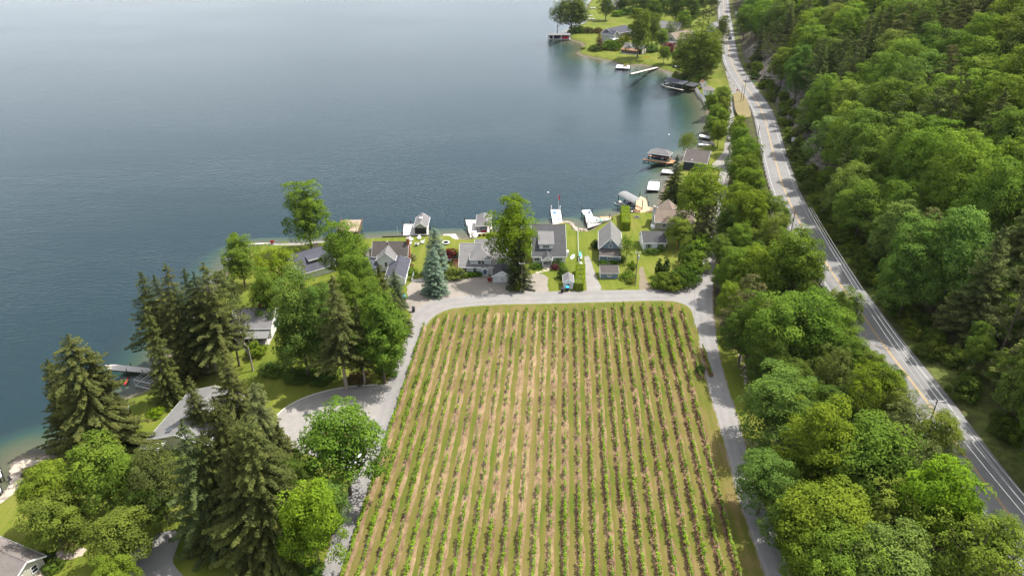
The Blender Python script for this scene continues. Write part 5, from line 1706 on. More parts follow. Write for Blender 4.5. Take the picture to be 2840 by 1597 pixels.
# ------------------------------------------------------------------ tan house with white chimney
H = thing('tan_house', 'tan house with weathered brown roof and tall white capped chimney', 'house', (56.0, 239.0, GZ), R(-3))
block(H, -5.6, 7.5, -4.4, 4.4, 0, 2.9, 5.6, 'x', 'tan_siding', 'roof_tan')
block(H, 0.0, 9.5, -2.9, 3.6, 0, 2.9, 5.5, 'y', 'tan_siding', 'roof_tan')
chimney(H, -6.0, -1.0, 0, 7.2, 0.8, 1.5, 'grey_trim')
window(H, -2.6, -4.4, 1.0, 1.3, 1.0); window(H, 2.0, -4.4, 1.0, 1.3, 1.0)
vent(H, 0.2, 6.0, 5.2); vent(H, -0.9, 4.5, 5.0)
MB().box(-6.9, -5.7, -4.2, -1.9, 0, 0.9).build('wood_store', 'white_trim', H)

# ------------------------------------------------------------------ house with slate roof and dormer, among the left trees
H = thing('slate_roof_house', 'pale green house with dark slate roof and long white dormer among the trees', 'house', (-62.8, 205.2, GZ), R(36))
block(H, -6.2, 5.2, -6.2, 5.2, 0, 2.6, 6.6, 'x', 'white_siding', 'roof_slate', ov=0.5)
walls(H, -2.2, 2.0, -4.0, 0.0, 3.4, 5.2, 'white_siding', 'dormer_wall')
shed_roof(H, [(-2.7, -4.6, 5.15), (2.5, -4.6, 5.15), (2.5, 0.4, 6.35), (-2.7, 0.4, 6.35)], 'roof_slate', name='dormer_roof')
MB().box(-2.7, 2.5, -4.68, -4.61, 4.95, 5.2).build('fascia', 'white_trim', H)
window(H, 0.5, -4.0, 4.05, 1.5, 0.75, n=2)
chimney(H, 2.2, 0.6, 5.5, 7.9, 1.0, 0.8, 'stone'); window(H, 3.4, -6.2, 0.9, 1.4, 1.0, n=2)
vent(H, -3.2, -1.5, 5.5)

# ------------------------------------------------------------------ half hidden white house with porch
H = thing('white_porch_house', 'half hidden white house with worn grey roof, red chimney and front porch', 'house', (-68.8, 166.0, GZ), R(2))
block(H, -5.4, 5.0, -2.2, 8.0, 0, 3.4, 5.9, 'x', 'white_siding', 'roof_grey', pm=3.9)
chimney(H, 1.2, 4.2, 5.4, 7.1, 0.6, 0.6)
shed_roof(H, [(-5.4, -5.6, 2.3), (5.0, -5.6, 2.3), (5.0, -2.18, 2.9), (-5.4, -2.18, 2.9)], 'roof_pale', name='porch_roof')
for x in (-5.0, 0.0, 4.6):
    MB().box(x - .1, x + .1, -5.3, -5.1, 0, 2.15).build('porch_post', 'white_trim', H)
MB().box(-5.4, 5.0, -5.4, -2.2, 0, 0.25).build('porch_floor', 'grey_plank', H)
window(H, -2.0, -2.2, 1.0, 1.2, 1.3); window(H, 2.2, -2.2, 1.0, 1.2, 1.3); window(H, 5.0, 2.0, 1.0, 1.2, 1.3, '+x')

# ------------------------------------------------------------------ long grey roofed house, lower left
H = thing('long_house', 'long low house with pale grey roof half hidden by spruces', 'house', (-69.0, 128.5, GZ), R(82))
block(H, -8.6, 7.6, -5.8, 6.6, 0, 2.6, 4.6, 'x', 'cream_siding', 'roof_pale', ov=0.6)
for i in range(7):
    MB().box(-12.0 + i * 0.5, -11.85 + i * 0.5, 2.6, 7.2, 2.55, 2.75).build('pergola_slat', 'white_trim', H)
MB().box(-12.2, -8.7, 2.9, 3.05, 2.4, 2.55).box(-12.2, -8.7, 6.7, 6.85, 2.4, 2.55).build('pergola_beam', 'white_trim', H)
for x, y in ((-12.0, 3.0), (-12.0, 6.8)):
    MB().box(x - .08, x + .08, y - .08, y + .08, 0, 2.4).build('pergola_post', 'white_trim', H)
window(H, 2.0, 6.6, 0.8, 2.0, 1.4, '+y', n=2); window(H, -4.0, 6.6, 0.8, 2.0, 1.4, '+y', n=2)
for y in (0.6, 2.2):
    MB().slab([(-8.0, y, 4.35), (-6.4, y, 4.35), (-6.4, y + 1.2, 3.98), (-8.0, y + 1.2, 3.98)], 0.05).build('skylight', 'glass', H)

H = thing('outbuilding', 'small outbuilding with rust brown roof behind the large lane maple', 'shed', (-36.5, 121.5, GZ), R(12))
block(H, -3.2, 3.2, -2.6, 2.6, 0, 2.3, 3.6, 'x', 'cream_siding', 'roof_rust')
door(H, 0, -2.6, 0.05, 2.2, 2.0, mat='white_trim', name='garage_door')

# ------------------------------------------------------------------ corner house, lower left
H = thing('corner_house', 'taupe shingled house with white railed balcony in the lower left corner', 'house', (-88.6, 88.8, GZ), R(-22))
block(H, -8.0, 5.6, -2.2, 3.2, 0, 2.6, 4.2, 'x', 'cream_siding', 'roof_taupe', ov=0.5)
window(H, 5.6, -1.2, 0.8, 1.0, 1.3, '+x'); window(H, 5.6, 1.4, 0.8, 1.0, 1.3, '+x')
MB().box(1.5, 6.0, -3.9, -3.8, 2.3, 2.42).box(1.5, 6.0, -3.9, -3.8, 3.1, 3.2).build('railing', 'white_trim', H)
for i in range(10):
    MB().box(1.55 + i * .48, 1.63 + i * .48, -3.88, -3.82, 2.4, 3.12).build('baluster', 'white_trim', H)
MB().box(5.8, 6.2, -4.0, -3.6, 0, 3.4).build('rail_post', 'white_trim', H)
MB().box(1.4, 6.2, -4.1, -2.25, 2.0, 2.28).build('balcony_floor', 'tan_plank', H)
H = thing('porch_wing', 'flat taupe roofed wing at the very bottom of the lower left corner', 'house', (-82.5, 79.2, GZ), R(-4))
block(H, -9.0, 8.2, -3.5, 4.0, 0, 2.6, 3.5, 'x', 'cream_siding', 'roof_taupe', ov=0.5)

# ------------------------------------------------------------------ black boathouse cottage on the shore
H = thing('black_cottage', 'black clad cottage with brown roof and white trim on the shore', 'cottage', (78.8, 300.0, 1.0), R(-21))
block(H, -4.7, 4.7, -4.8, 5.2, 0, 4.8, 7.6, 'x', 'black_siding', 'roof_brown', pm=3.2, ov=0.4)
window(H, 2.4, -4.8, 3.2, 0.9, 0.9)
MB().box(-1.5, -1.38, -5.2, 1.0, 5.4, 5.5).build('flue_brace', 'white_trim', H)
MB().tube((-1.5, 0.9, 5.6), (-1.5, 0.9, 8.6), 0.09, n=8).build('flue_pipe', 'galvanised', H)
MB().box(4.75, 6.2, -3.0, 4.0, 0.3, 0.5).build('side_deck', 'pale_plank', H)

# ------------------------------------------------------------------ houses on the far point
H = thing('far_grey_house', 'large grey two storey house with slate roof on the far point', 'house', (82.5, 600.0, GZ), R(46))
block(H, -12.0, 11.0, -5.0, 6.0, 0, 6.2, 9.6, 'x', 'grey_siding', 'roof_slate', ov=0.6)
block(H, -7.5, 4.0, -14.5, -8.0, 0, 6.0, 8.6, 'y', 'grey_siding', 'roof_slate', ov=0.5)
block(H, 11.0, 18.0, -4.0, 4.5, 0, 4.2, 6.6, 'x', 'grey_siding', 'roof_slate', ov=0.5)
for x in (-8.5, -4.0, 1.5, 6.5):
    window(H, x, -5.0, 3.9, 1.8, 1.6, n=2); window(H, x, -5.0, 0.9, 1.8, 1.5, n=2)
window(H, -11.2, -7.5, 3.7, 1.6, 1.6, n=2)
window(H, -12.0, 0.5, 3.8, 1.8, 1.6, '-x', n=2)
shed_roof(H, [(-16.0, -9.0, 3.0), (-9.0, -9.0, 3.0), (-9.0, -4.8, 3.9), (-16.0, -4.8, 3.9)], 'canvas_white', name='porch_roof')
for x in (-15.6, -12.5, -9.4):
    MB().box(x - .15, x + .15, -8.8, -8.5, 0, 2.9).build('porch_post', 'white_trim', H)
shed_roof(H, [(7.5, -8.0, 2.7), (15.0, -8.0, 2.7), (15.0, -4.9, 3.5), (7.5, -4.9, 3.5)], 'roof_dark', name='porch_roof')
chimney(H, 10.2, -8.4, 0, 4.2, 0.9, 0.9)
window(H, 14.0, -4.0, 1.6, 1.8, 1.4, n=2)

H = thing('far_cottage', 'low dark cottage with grey shingles and rust brown porch roof on the far lawn', 'cottage', (89.0, 548.0, GZ), R(-32))
block(H, -7.5, 7.0, -3.4, 5.0, 0, 3.4, 6.2, 'x', 'brown_siding', 'roof_grey', ov=0.4)
shed_roof(H, [(-8.0, -7.2, 2.7), (5.0, -7.2, 2.7), (5.0, -3.38, 3.5), (-8.0, -3.38, 3.5)], 'roof_rust', name='porch_roof')
walls(H, -7.6, 4.6, -6.8, -3.42, 0.3, 2.5, 'brown_siding', 'porch_screen')
MB().box(-7.8, 4.8, -7.0, -3.4, 0, 0.28).build('porch_floor', 'white_trim', H)
MB().box(7.02, 7.12, -3.5, 5.1, 0, 3.3).build('end_cladding', 'cream_siding', H)
window(H, 7.12, 1.0, 1.2, 1.0, 1.5, '+x')
for x in (-3.0, 2.5):
    block(H, -3.0, 0.5, x - 0.9, x + 0.9, 3.6, 4.8, 5.6, 'y', 'cream_siding', 'roof_grey', ov=0.2, rname='dormer_roof', wname='dormer_wall')
    window(H, x, -3.0, 3.9, 0.8, 0.8)

H = thing('far_tan_house', 'cream house with brown roof and dark veranda behind the spreading trees', 'house', (129.0, 585.0, GZ), R(42))
block(H, -11.0, 13.0, -5.0, 6.0, 0, 4.8, 8.6, 'x', 'cream_siding', 'roof_tan', ov=0.6)
window(H, -11.0, 0.5, 3.6, 4.0, 1.8, '-x', n=4)
shed_roof(H, [(-16.0, -6.0, 2.8), (-11.0, -6.0, 3.4), (-11.0, 6.0, 3.4), (-16.0, 6.0, 2.8)], 'roof_grey', name='veranda_roof')
for y in (-5.5, 0.0, 5.5):
    MB().box(-15.8, -15.5, y - .15, y + .15, 0, 2.7).build('veranda_post', 'white_trim', H)
MB().box(-16, -11, -6, 6, 0, 0.5).build('veranda_floor', 'grey_plank', H)
window(H, -4, -5.0, 1.0, 1.6, 1.5, n=2); window(H, 3, -5.0, 1.0, 1.6, 1.5, n=2)

H = thing('far_gable_house', 'pale gabled house with grey roof behind the small pale tree', 'house', (131.0, 632.0, GZ), R(-38))
block(H, -9.0, 9.0, -6.0, 6.0, 0, 4.6, 8.4, 'x', 'cream_siding', 'roof_grey', ov=0.5)
window(H, -9.0, 0.0, 4.0, 1.4, 1.6, '-x'); window(H, 4.0, -6.0, 0.8, 4.0, 1.8, n=3)
H = thing('far_pale_roof_house', 'house with pale grey gable roof close to the far highway', 'house', (172.0, 640.0, GZ), R(40))
block(H, -8.0, 8.0, -5.5, 5.5, 0, 4.0, 7.4, 'x', 'white_siding', 'roof_pale', ov=0.5)
window(H, -8.0, 0.0, 1.5, 1.4, 1.6, '-x')
H = thing('far_brown_house', 'dark brown steep gabled house beside the parked white car', 'house', (101.0, 768.0, GZ), R(-55))
block(H, -9.0, 9.0, -7.0, 7.0, 0, 4.0, 11.0, 'x', 'brown_siding', 'roof_grey', ov=0.6)
for y in (-3, 3):
    window(H, -9.0, y, 1.0, 1.6, 2.2, '-x')
    window(H, 9.0, y, 1.0, 1.6, 2.2, '+x')
block(H, -7.2, -3.0, 3.0, 7.0, 3.4, 6.6, 8.6, 'y', 'cream_siding', 'roof_grey', ov=0.3, rname='dormer_roof', wname='dormer_wall')

# white gazebo by the shore
H = thing('gazebo', 'small square white garden house with tan pyramid roof on the shore', 'gazebo', (113.6, 425.5, GZ), R(5))
walls(H, -2.4, 2.4, -2.4, 2.4, 0, 3.3, 'white_siding')
hip(H, -2.4, 2.4, -2.4, 2.4, 3.4, 5.2, 'roof_taupe', 0.7)
window(H, 0.6, -2.4, 1.0, 0.8, 1.4); window(H, -2.4, 0.0, 1.0, 0.8, 1.4, '-x')
H = thing('white_hut', 'tiny white hut with orange gable beside the gazebo', 'shed', (*G(1950, 241)[:2], GZ), R(20))
block(H, -1.6, 1.6, -1.4, 1.4, 0, 2.4, 3.8, 'y', 'white_siding', 'roof_rust', ov=0.2)
door(H, 0, -1.6, 0.05, 0.8, 1.9, mat='grey_trim')

# ------------------------------------------------------------------ docks, boathouses and boats
def pilings(t, pts, z0=-2.0, z1=1.5, r=0.13):
    for x, y in pts:
        MB().tube((x, y, z0), (x, y, z1), r, n=8).build('piling', 'piling_wood', t)

def deck(t, poly, z, mat, th=0.22, name='deck'):
    d = MB().prism(poly, z - th, z).build(name, mat, t)
    k = len(poly)
    e = MB()
    for i in range(k):
        a, b = Vector((*poly[i], 0)), Vector((*poly[(i + 1) % k], 0))
        dv = (b - a).normalized()
        nv = Vector((dv.y, -dv.x, 0))
        q = [a + nv * .02, b + nv * .02, b + nv * .07, a + nv * .07]
        e.prism([(p.x, p.y) for p in q], z - th - .12, z - .02)
    e.build('edge_beam', 'piling_wood', d)
    return d

def hull(t, x, y, z, L, B, Hh, rz, mat='boat_white', name='hull'):
    """a boat hull lofted from stern to bow, open cockpit"""
    secs = [(-0.5, 0.88, 0.0), (-0.2, 1.0, 0.0), (0.1, 0.98, 0.02), (0.3, 0.78, 0.08), (0.43, 0.42, 0.18), (0.5, 0.04, 0.3)]
    vs, fs = [], []
    for s, w, lift in secs:
        b = B / 2 * w
        zt = Hh * (1 + lift * 0.9)
        vs += [(s * L, 0, Hh * lift * 1.6), (s * L, b * .7, Hh * (0.12 + lift)), (s * L, b, zt), (s * L, b * .86, zt), (s * L, b * .78, Hh * .55 + lift * Hh * .9),
               (s * L, -b * .78, Hh * .55 + lift * Hh * .9), (s * L, -b * .86, zt), (s * L, -b, zt), (s * L, -b * .7, Hh * (0.12 + lift))]
    n = 9
    for i in range(len(secs) - 1):
        for j in range(n):
            fs.append((i * n + j, (i + 1) * n + j, (i + 1) * n + (j + 1) % n, i * n + (j + 1) % n))
    fs += [tuple(range(n)), tuple(range((len(secs) - 1) * n + n - 1, (len(secs) - 1) * n - 1, -1))]
    return MB().add(vs, fs).build(name, mat, t, (x, y, z), rz)

def boat(label, x, y, z, L=6.0, B=2.2, rz=0.0, mat='boat_white', group=None, cover=None):
    t = thing('motor_boat', label, 'boat', (x, y, z), rz, group)
    hull(t, 0, 0, 0, L, B, 0.85, 0, mat)
    MB().slab([(L * .08, -B * .36, 0.9), (L * .08, B * .36, 0.9), (L * .0, B * .33, 1.35), (L * .0, -B * .33, 1.35)], 0.03).build('windscreen', 'glass', t)
    MB().box(-L * .3, -L * .15, -B * .32, B * .32, .5, .95).build('seat', 'canvas_white' if cover is None else cover, t)
    MB().slab([(L * .1, -B * .4, 0.93), (L * .1, B * .4, 0.93), (L * .46, B * .1, 1.02), (L * .46, -B * .1, 1.02)], .06).build('foredeck', mat, t)
    MB().box(-L * .56, -L * .49, -.25, .25, .1, 1.15).build('outboard_motor', 'boat_dark', t)
    return t

def jet_ski(label, x, y, z, rz, group=None):
    t = thing('jet_ski', label, 'jet ski', (x, y, z), rz, group)
    hull(t, 0, 0, 0, 3.0, 1.15, 0.5, 0, 'boat_white')
    MB().box(-1.1, 0.3, -.24, .24, .45, .85).build('seat', 'boat_dark', t)
    MB().slab([(0.3, -.3, .75), (0.3, .3, .75), (1.2, .15, .55), (1.2, -.15, .55)], .2).build('cowl', 'boat_white', t)
    MB().tube((.35, -.4, .95), (.35, .4, .95), .03, n=6).build('handlebar', 'rubber', t)
    return t

def roofed_lift(t, cx, cy, w, d, zb, ze, zr, roof, rz=0.0, hipd=True, posts='dark_trim'):
    """four posts, top beams and a roof; local coordinates of the thing"""
    for x in (-w / 2, w / 2):
        for y in (-d / 2, d / 2):
            MB().box(cx + x - .12, cx + x + .12, cy + y - .12, cy + y + .12, zb - 2.0, ze - .1).build('post', posts, t)
    MB().box(cx - w / 2, cx + w / 2, cy - d / 2 - .1, cy - d / 2 + .1, ze - .4, ze - .15).box(cx - w / 2, cx + w / 2, cy + d / 2 - .1, cy + d / 2 + .1, ze - .4, ze - .15).build('beam', posts, t)
    if hipd:
        hip(t, cx - w / 2, cx + w / 2, cy - d / 2, cy + d / 2, ze, zr, roof, 0.5)

# dock with grey pavilion, left of the blue spruces
T = thing('pavilion_dock', 'plank dock with small grey gabled pavilion on dark posts, behind the farmhouse lawn', 'dock', (0, 0, 0))
deck(T, [(-38.0, 232.4), (-39.0, 242.2), (-30.0, 242.2), (-29.2, 233.0)], 0.8, 'pale_plank')
MB().prism([(-35.9, 232.7), (-36.3, 241.8), (-34.2, 241.8), (-33.8, 232.8)], 0.805, 0.83).build('walkway', 'grey_plank', T)
block(T, 233.4, 241.8, -34.0, -29.7, 3.5, 3.6, 5.1, 'y', 'grey_siding', 'roof_grey', ov=0.35, wname='gable_end')
for x in (-33.8, -29.9):
    for y in (233.6, 237.5, 241.6):
        MB().box(x - .12, x + .12, y - .12, y + .12, -1.5, 3.5).build('post', 'dark_trim', T)
MB().box(-33.7, -30.0, 233.5, 233.58, 0.9, 3.2).build('screen', 'glass', T)
MB().box(-30.0, -29.9, 233.6, 241.0, 0.85, 1.6).build('side_panel', 'white_trim', T)
MB().box(-32.6, -31.4, 236.6, 237.6, 4.9, 5.5).build('cupola', 'pale_grey_siding', T)
pilings(T, [(-38.2, 232.5), (-39.2, 242.3), (-36.5, 242.5), (-28.9, 238.0)], z1=2.2)
MB().tube((-40.2, 234.5, -1), (-40.2, 234.5, 3.4), .03, n=6).build('whip_pole', 'white_trim', T)

# dock with hipped pavilion
T = thing('hipped_pavilion_dock', 'pale plank dock with grey hipped pavilion, left of the tall bright tree', 'dock', (0, 0, 0))
deck(T, [(-14.4, 230.3), (-17.0, 246.0), (-7.6, 246.0), (-6.5, 233.5), (-13.6, 232.0)], 0.8, 'pale_plank')
MB().prism([(-13.2, 237.0), (-14.0, 245.6), (-11.2, 245.6), (-10.8, 236.6)], 0.805, 0.83).build('walkway', 'grey_plank', T)
roofed_lift(T, -10.0, 238.6, 4.4, 9.0, 0.8, 3.9, 5.9, 'roof_grey')
pilings(T, [(-14.8, 231.8), (-17.2, 246.2), (-15.8, 238.5), (-6.2, 234.0), (-7.2, 246.2)], z1=1.8)
MB().box(-10.8, -9.2, 234.6, 235.4, .83, 1.5).build('flower_box', 'red_paint', T)
boat('dark motor boat under the grey hipped pavilion roof', -10.0, 238.4, 0.25, 6.0, 2.1, R(90), 'boat_dark')

T = thing('terrace', 'long pale concrete lakeside terrace with garden chairs behind the grey house', 'terrace', (0, 0, 0))
MB().prism([(-13.4, 228.8), (-13.4, 232.9), (-6.2, 233.7), (2.0, 234.8), (3.0, 231.8), (-6.0, 230.6)], 0.2, 1.55).build('slab', 'concrete', T)
MB().prism([(-13.6, 228.6), (-13.6, 233.1), (-13.42, 233.1), (-13.42, 228.6)], -1.0, 1.7).build('edge_wall', 'concrete', T)

# white dock with fishing gear
T = thing('white_dock', 'white painted dock crowded with fishing gear behind the dormer house', 'dock', (0, 0, 0))
deck(T, [(14.8, 242.0), (14.5, 255.8), (18.2, 255.8), (18.3, 244.0)], 0.8, 'canvas_white')
pilings(T, [(14.5, 244), (14.3, 255.9), (18.4, 255.9), (18.5, 249)], z1=1.9)
MB().box(15.4, 16.8, 248.6, 250.0, .82, 1.5).build('console', 'boat_white', T)
MB().box(16.9, 17.8, 246.6, 248.0, .82, 1.3).build('locker', 'canvas_white', T)
MB().box(15.2, 16.6, 252.0, 253.5, .82, 1.05).build('mat', 'boat_blue', T)
MB().box(14.6, 14.9, 255.2, 255.6, .8, 2.4).box(17.9, 18.2, 255.2, 255.6, .8, 2.4).build('white_post', 'white_trim', T)
T = thing('flag_pole', 'flagpole with dark red flag at the end of the white dock', 'flagpole', (17.4, 255.4, 0.8))
MB().tube((0, 0, 0), (0, 0, 6.2), .05, .03, 8).build('pole', 'white_trim', T)
MB().slab([(0.02, 0, 6.0), (0.5, -.25, 5.6), (0.42, -.2, 3.8), (0.02, 0, 4.2)], .03).build('flag', 'red_paint', T)

# deck with loungers behind the blue house
T = thing('lounge_dock', 'white dock and grey deck with loungers behind the blue house', 'dock', (0, 0, 0))
deck(T, [(26.0, 254.8), (29.4, 255.6), (29.9, 249.3), (27.2, 247.6)], 0.9, 'canvas_white', name='dock_head')
deck(T, [(27.0, 238.6), (26.9, 247.5), (29.95, 249.2), (35.8, 246.2), (31.5, 242.0)], 0.85, 'grey_plank')
pilings(T, [(26.2, 254.6), (26.6, 247.0), (26.8, 239.5), (29.8, 252.5), (35.6, 246.8), (36.2, 243.9)], z1=2.6)
def lounger(x, y, rz, label, group='white loungers on the grey deck', z=.86):
    t = thing('lounger', label, 'lounger', (x, y, z), rz, group)
    MB().box(-.32, .32, -.9, .35, .25, .33).build('seat', 'white_trim', t)
    MB().slab([(-.32, .35, .33), (.32, .35, .33), (.32, .95, .85), (-.32, .95, .85)], .07).build('backrest', 'white_trim', t)
    for a in (-.28, .28):
        for b in (-.8, .4):
            MB().box(a - .04, a + .04, b - .04, b + .04, 0, .25).build('leg', 'white_trim', t)
    return t
lounger(28.6, 243.6, R(60), 'leftmost white lounger on the grey deck behind the blue house')
lounger(29.8, 244.4, R(70), 'middle white lounger on the grey deck behind the blue house')
lounger(30.6, 243.0, R(100), 'right white lounger on the grey deck behind the blue house')
boat('small white and green rowing boat tied to the grey deck', 33.2, 244.0, .9, 5.0, 1.6, R(12), 'boat_white', cover='boat_teal')
T = thing('boat_rack', 'wooden boat rack with tan slats on the shore beside the grey deck', 'rack', (34.3, 247.2, 0.5), R(8))
for i in range(5):
    MB().box(-2.0, 2.0, -.9 + i * .42, -.6 + i * .42, .55, .63).build('slat', 'tan_plank', T)
for x in (-1.9, 1.9):
    MB().box(x - .09, x + .09, -.95, 1.2, 0, .55).build('support', 'piling_wood', T)
T = thing('deck_chair', 'dark blue folding chair on the white dock head', 'chair', (28.6, 251.8, .9), R(-50))
MB().box(-.3, .3, -.3, .3, .35, .42).build('seat', 'boat_blue', T)
MB().slab([(-.3, .3, .4), (.3, .3, .4), (.3, .5, 1.1), (-.3, .5, 1.1)], .05).build('backrest', 'boat_blue', T)
for a in (-.27, .27):
    MB().box(a - .03, a + .03, -.3, .3, 0, .35).build('leg', 'dark_trim', T)

# boat lift with curved canopy
T = thing('canopy_boat_lift', 'boat lift with long grey arched canopy and wooden dock beside the tall hedge', 'boat lift', (44.8, 258.6, 0), R(-62))
mb = MB()
n = 8
vs, fs = [], []
for i in range(n + 1):
    a = math.pi * (0.12 + 0.76 * i / n)
    yv, zv = 2.6 * math.cos(a), 3.9 + 1.5 * math.sin(a)
    vs += [(-5.0, yv, zv), (5.0, yv, zv), (-5.0, yv, zv - .06), (5.0, yv, zv - .06)]
for i in range(n):
    b = 4 * i
    fs += [(b, b + 1, b + 5, b + 4), (b + 2, b + 6, b + 7, b + 3), (b, b + 4, b + 6, b + 2), (b + 1, b + 3, b + 7, b + 5)]
fs += [(0, 2, 3, 1), (4 * n, 4 * n + 1, 4 * n + 3, 4 * n + 2)]
mb.add(vs, fs).build('canopy', 'canvas_grey', T)
for x in (-4.6, 4.6):
    for y in (-2.2, 2.2):
        MB().box(x - .11, x + .11, y - .11, y + .11, -1.6, 4.4).build('post', 'dark_trim', T)
MB().box(-4.6, 4.6, -2.3, -2.1, 1.2, 1.4).box(-4.6, 4.6, 2.1, 2.3, 1.2, 1.4).build('rail', 'dark_trim', T)
boat('dark motor boat hoisted under the grey arched canopy', 44.8, 258.6, 1.3, 6.5, 2.3, R(-62), 'boat_dark')
jet_ski('white jet ski floating at the end of the arched boat lift', 40.6, 262.4, 0.05, R(-60))
T = thing('wooden_dock', 'brown wooden dock with cut corners right of the arched boat lift', 'dock', (0, 0, 0))
deck(T, [(44.6, 251.4), (46.6, 256.5), (48.0, 264.0), (50.4, 269.2), (52.2, 266.5), (51.6, 258.5), (54.8, 255.6), (53.6, 253.4), (49.8, 252.8)], .9, 'tan_plank')
deck(T, [(41.4, 259.0), (40.9, 264.4), (41.9, 265.0), (44.2, 257.9), (46.2, 256.4), (44.7, 253.0)], .84, 'grey_plank', name='side_deck')
pilings(T, [(50.2, 269.4), (52.4, 266.2), (52.0, 260.0), (54.9, 255.4), (53.6, 253.2), (41.2, 265.0)], z1=2.4)
T = thing('patio_set', 'brown outdoor table with white bench on the wooden dock', 'table', (46.5, 252.8, .92), R(-15))
MB().box(-1.3, 1.3, -.7, .7, .62, .72).build('tabletop', 'brown_wood', T)
for a in (-1.1, 1.1):
    MB().box(a - .08, a + .08, -.6, .6, 0, .62).build('leg', 'brown_wood', T)
MB().box(-1.9, -1.5, -.8, .8, .3, .45).build('bench', 'white_trim', T)

# white swim docks
T = thing('swim_dock', 'bare white swim dock with dark frame left of the dark spruce', 'dock', (0, 0, 0))
deck(T, [(54.2, 276.8), (56.6, 286.2), (60.8, 285.2), (58.9, 275.8)], .8, 'canvas_white')
pilings(T, [(54.1, 276.9), (56.5, 286.3), (60.6, 285.4), (58.8, 275.9), (62.3, 285.8), (61.5, 276.4)], z1=1.5, r=.08)
MB().tube((57, 286.0, 1.3), (62.5, 285.8, 1.3), .04, n=6).build('rail', 'galvanised', T)
T = thing('small_swim_dock', 'small white dock half hidden by the dark spruce', 'dock', (0, 0, 0))
deck(T, [(63.6, 297.0), (65.0, 300.8), (69.4, 299.6), (68.4, 295.4)], .8, 'canvas_white')
pilings(T, [(63.6, 297.1), (65.0, 300.9), (69.4, 299.7)], z1=1.1, r=.08)

# boathouse with hipped roof and red deck
T = thing('hipped_boat_shelter', 'boat shelter with grey hipped roof and red brown deck near the black cottage', 'boat shelter', (65.2, 313.0, 0), R(-26))
roofed_lift(T, 0.3, 1.2, 8.8, 4.6, .8, 3.9, 5.7, 'roof_grey')
deck(T, [(-6.2, -2.7), (4.6, -2.7), (7.0, -1.6), (7.0, 2.6), (5.0, 2.6), (5.0, -1.1), (-6.2, -1.1)], .8, 'cedar_plank')
deck(T, [(-6.0, 3.7), (5.0, 3.7), (5.0, 4.7), (-6.0, 4.7)], .8, 'cedar_plank', name='side_deck')
pilings(T, [(-6.1, -2.6), (-1, -2.7), (4.5, -2.7), (-6, 4.6)], z1=.7)
MB().box(-4.0, 4.0, 3.3, 3.4, 1.0, 3.4).build('back_curtain', 'boat_dark', T)
boat('white and blue motor boat under the grey hipped shelter', 65.6, 314.0, .5, 6.8, 2.2, R(154), 'boat_dark')

# upper small docks by the willow
T = thing('narrow_dock', 'narrow white dock above the willow', 'dock', (0, 0, 0))
a = [tuple(G(x, y, .7)[:2]) for x, y in ((1938, 378), (1942, 373), (1972, 380), (1970, 386))]
deck(T, a, .8, 'canvas_white'); pilings(T, a[:2], z1=1.3, r=.08)
p = G(1966, 396, 3.0)
T = thing('boat_canopy', 'dark canvas boat canopy on a steel frame beside the shore trees', 'boat lift', (p.x, p.y, 0), R(-35))
MB().slab([(-3.2, -1.6, 2.7), (3.2, -1.6, 2.7), (3.2, 0, 3.3), (-3.2, 0, 3.3)], .06).slab([(-3.2, 1.6, 2.7), (3.2, 1.6, 2.7), (3.2, 0.001, 3.3), (-3.2, 0.001, 3.3)], .06).build('canopy', 'dark_trim', T)
for x in (-3, 3):
    for y in (-1.5, 1.5):
        MB().tube((x, y, -1.2), (x, y, 2.8), .06, n=6).build('leg', 'galvanised', T)
p = G(1954, 403, .5)
boat('white motor boat beside the dark canvas canopy', p.x, p.y, .0, 6.0, 2.2, R(-15))

# dock and lift frame at the left shore
T = thing('aluminium_dock', 'long grey dock reaching out from the left lawn', 'dock', (0, 0, 0))
deck(T, [(-103.4, 153.6), (-101.4, 151.4), (-92.6, 150.4), (-87.6, 149.4), (-87.2, 151.2), (-92.4, 152.4), (-101.0, 153.8)], .8, 'grey_plank')
pilings(T, [(-101.0, 151.2), (-96.5, 150.7), (-96.7, 153.3), (-92.3, 150.2)], z1=1.7, r=.09)
T = thing('boat_lift_frame', 'empty galvanised boat lift frame beside the left dock', 'boat lift', (-89.0, 146.6, 0), R(-18))
for x in (-2.4, 2.4):
    for y in (-2.2, 2.2):
        MB().tube((x, y, -1.0), (x, y, 2.3), .08, n=6).build('upright', 'galvanised', T)
for z in (.5, 2.2):
    MB().tube((-2.4, -2.2, z), (2.4, -2.2, z), .07, n=6).tube((-2.4, 2.2, z), (2.4, 2.2, z), .07, n=6).tube((-2.4, -2.2, z), (-2.4, 2.2, z), .07, n=6).tube((2.4, -2.2, z), (2.4, 2.2, z), .07, n=6).build('frame', 'galvanised', T)
for i in range(4):
    MB().tube((-1.6 + i * 1.05, -2.2, 2.25), (-1.6 + i * 1.05, 2.2, 2.25), .05, n=6).build('crossbar', 'galvanised', T)
T = thing('kayak', 'red kayak leaning in the shade beside the left dock', 'kayak', (-95.0, 147.2, .25), R(100))
hull(T, 0, 0, 0, 2.8, .5, .3, 0, 'red_paint')
T = thing('white_dock_end', 'white dock end at the left edge of the photo', 'dock', (0, 0, 0))
a = [tuple(G(x, y, .7)[:2]) for x, y in ((-60, 1318), (2, 1303), (9, 1322), (-50, 1345))]
deck(T, a, .9, 'canvas_white'); pilings(T, a, z1=2.4, r=.12)
T = thing('white_dock_end', 'lower white dock post and deck at the left edge of the photo', 'dock', (0, 0, 0))
a = [tuple(G(x, y, .7)[:2]) for x, y in ((-60, 1372), (0, 1350), (7, 1362), (-50, 1390))]
deck(T, a, .9, 'canvas_white'); pilings(T, a, z1=2.2, r=.12)

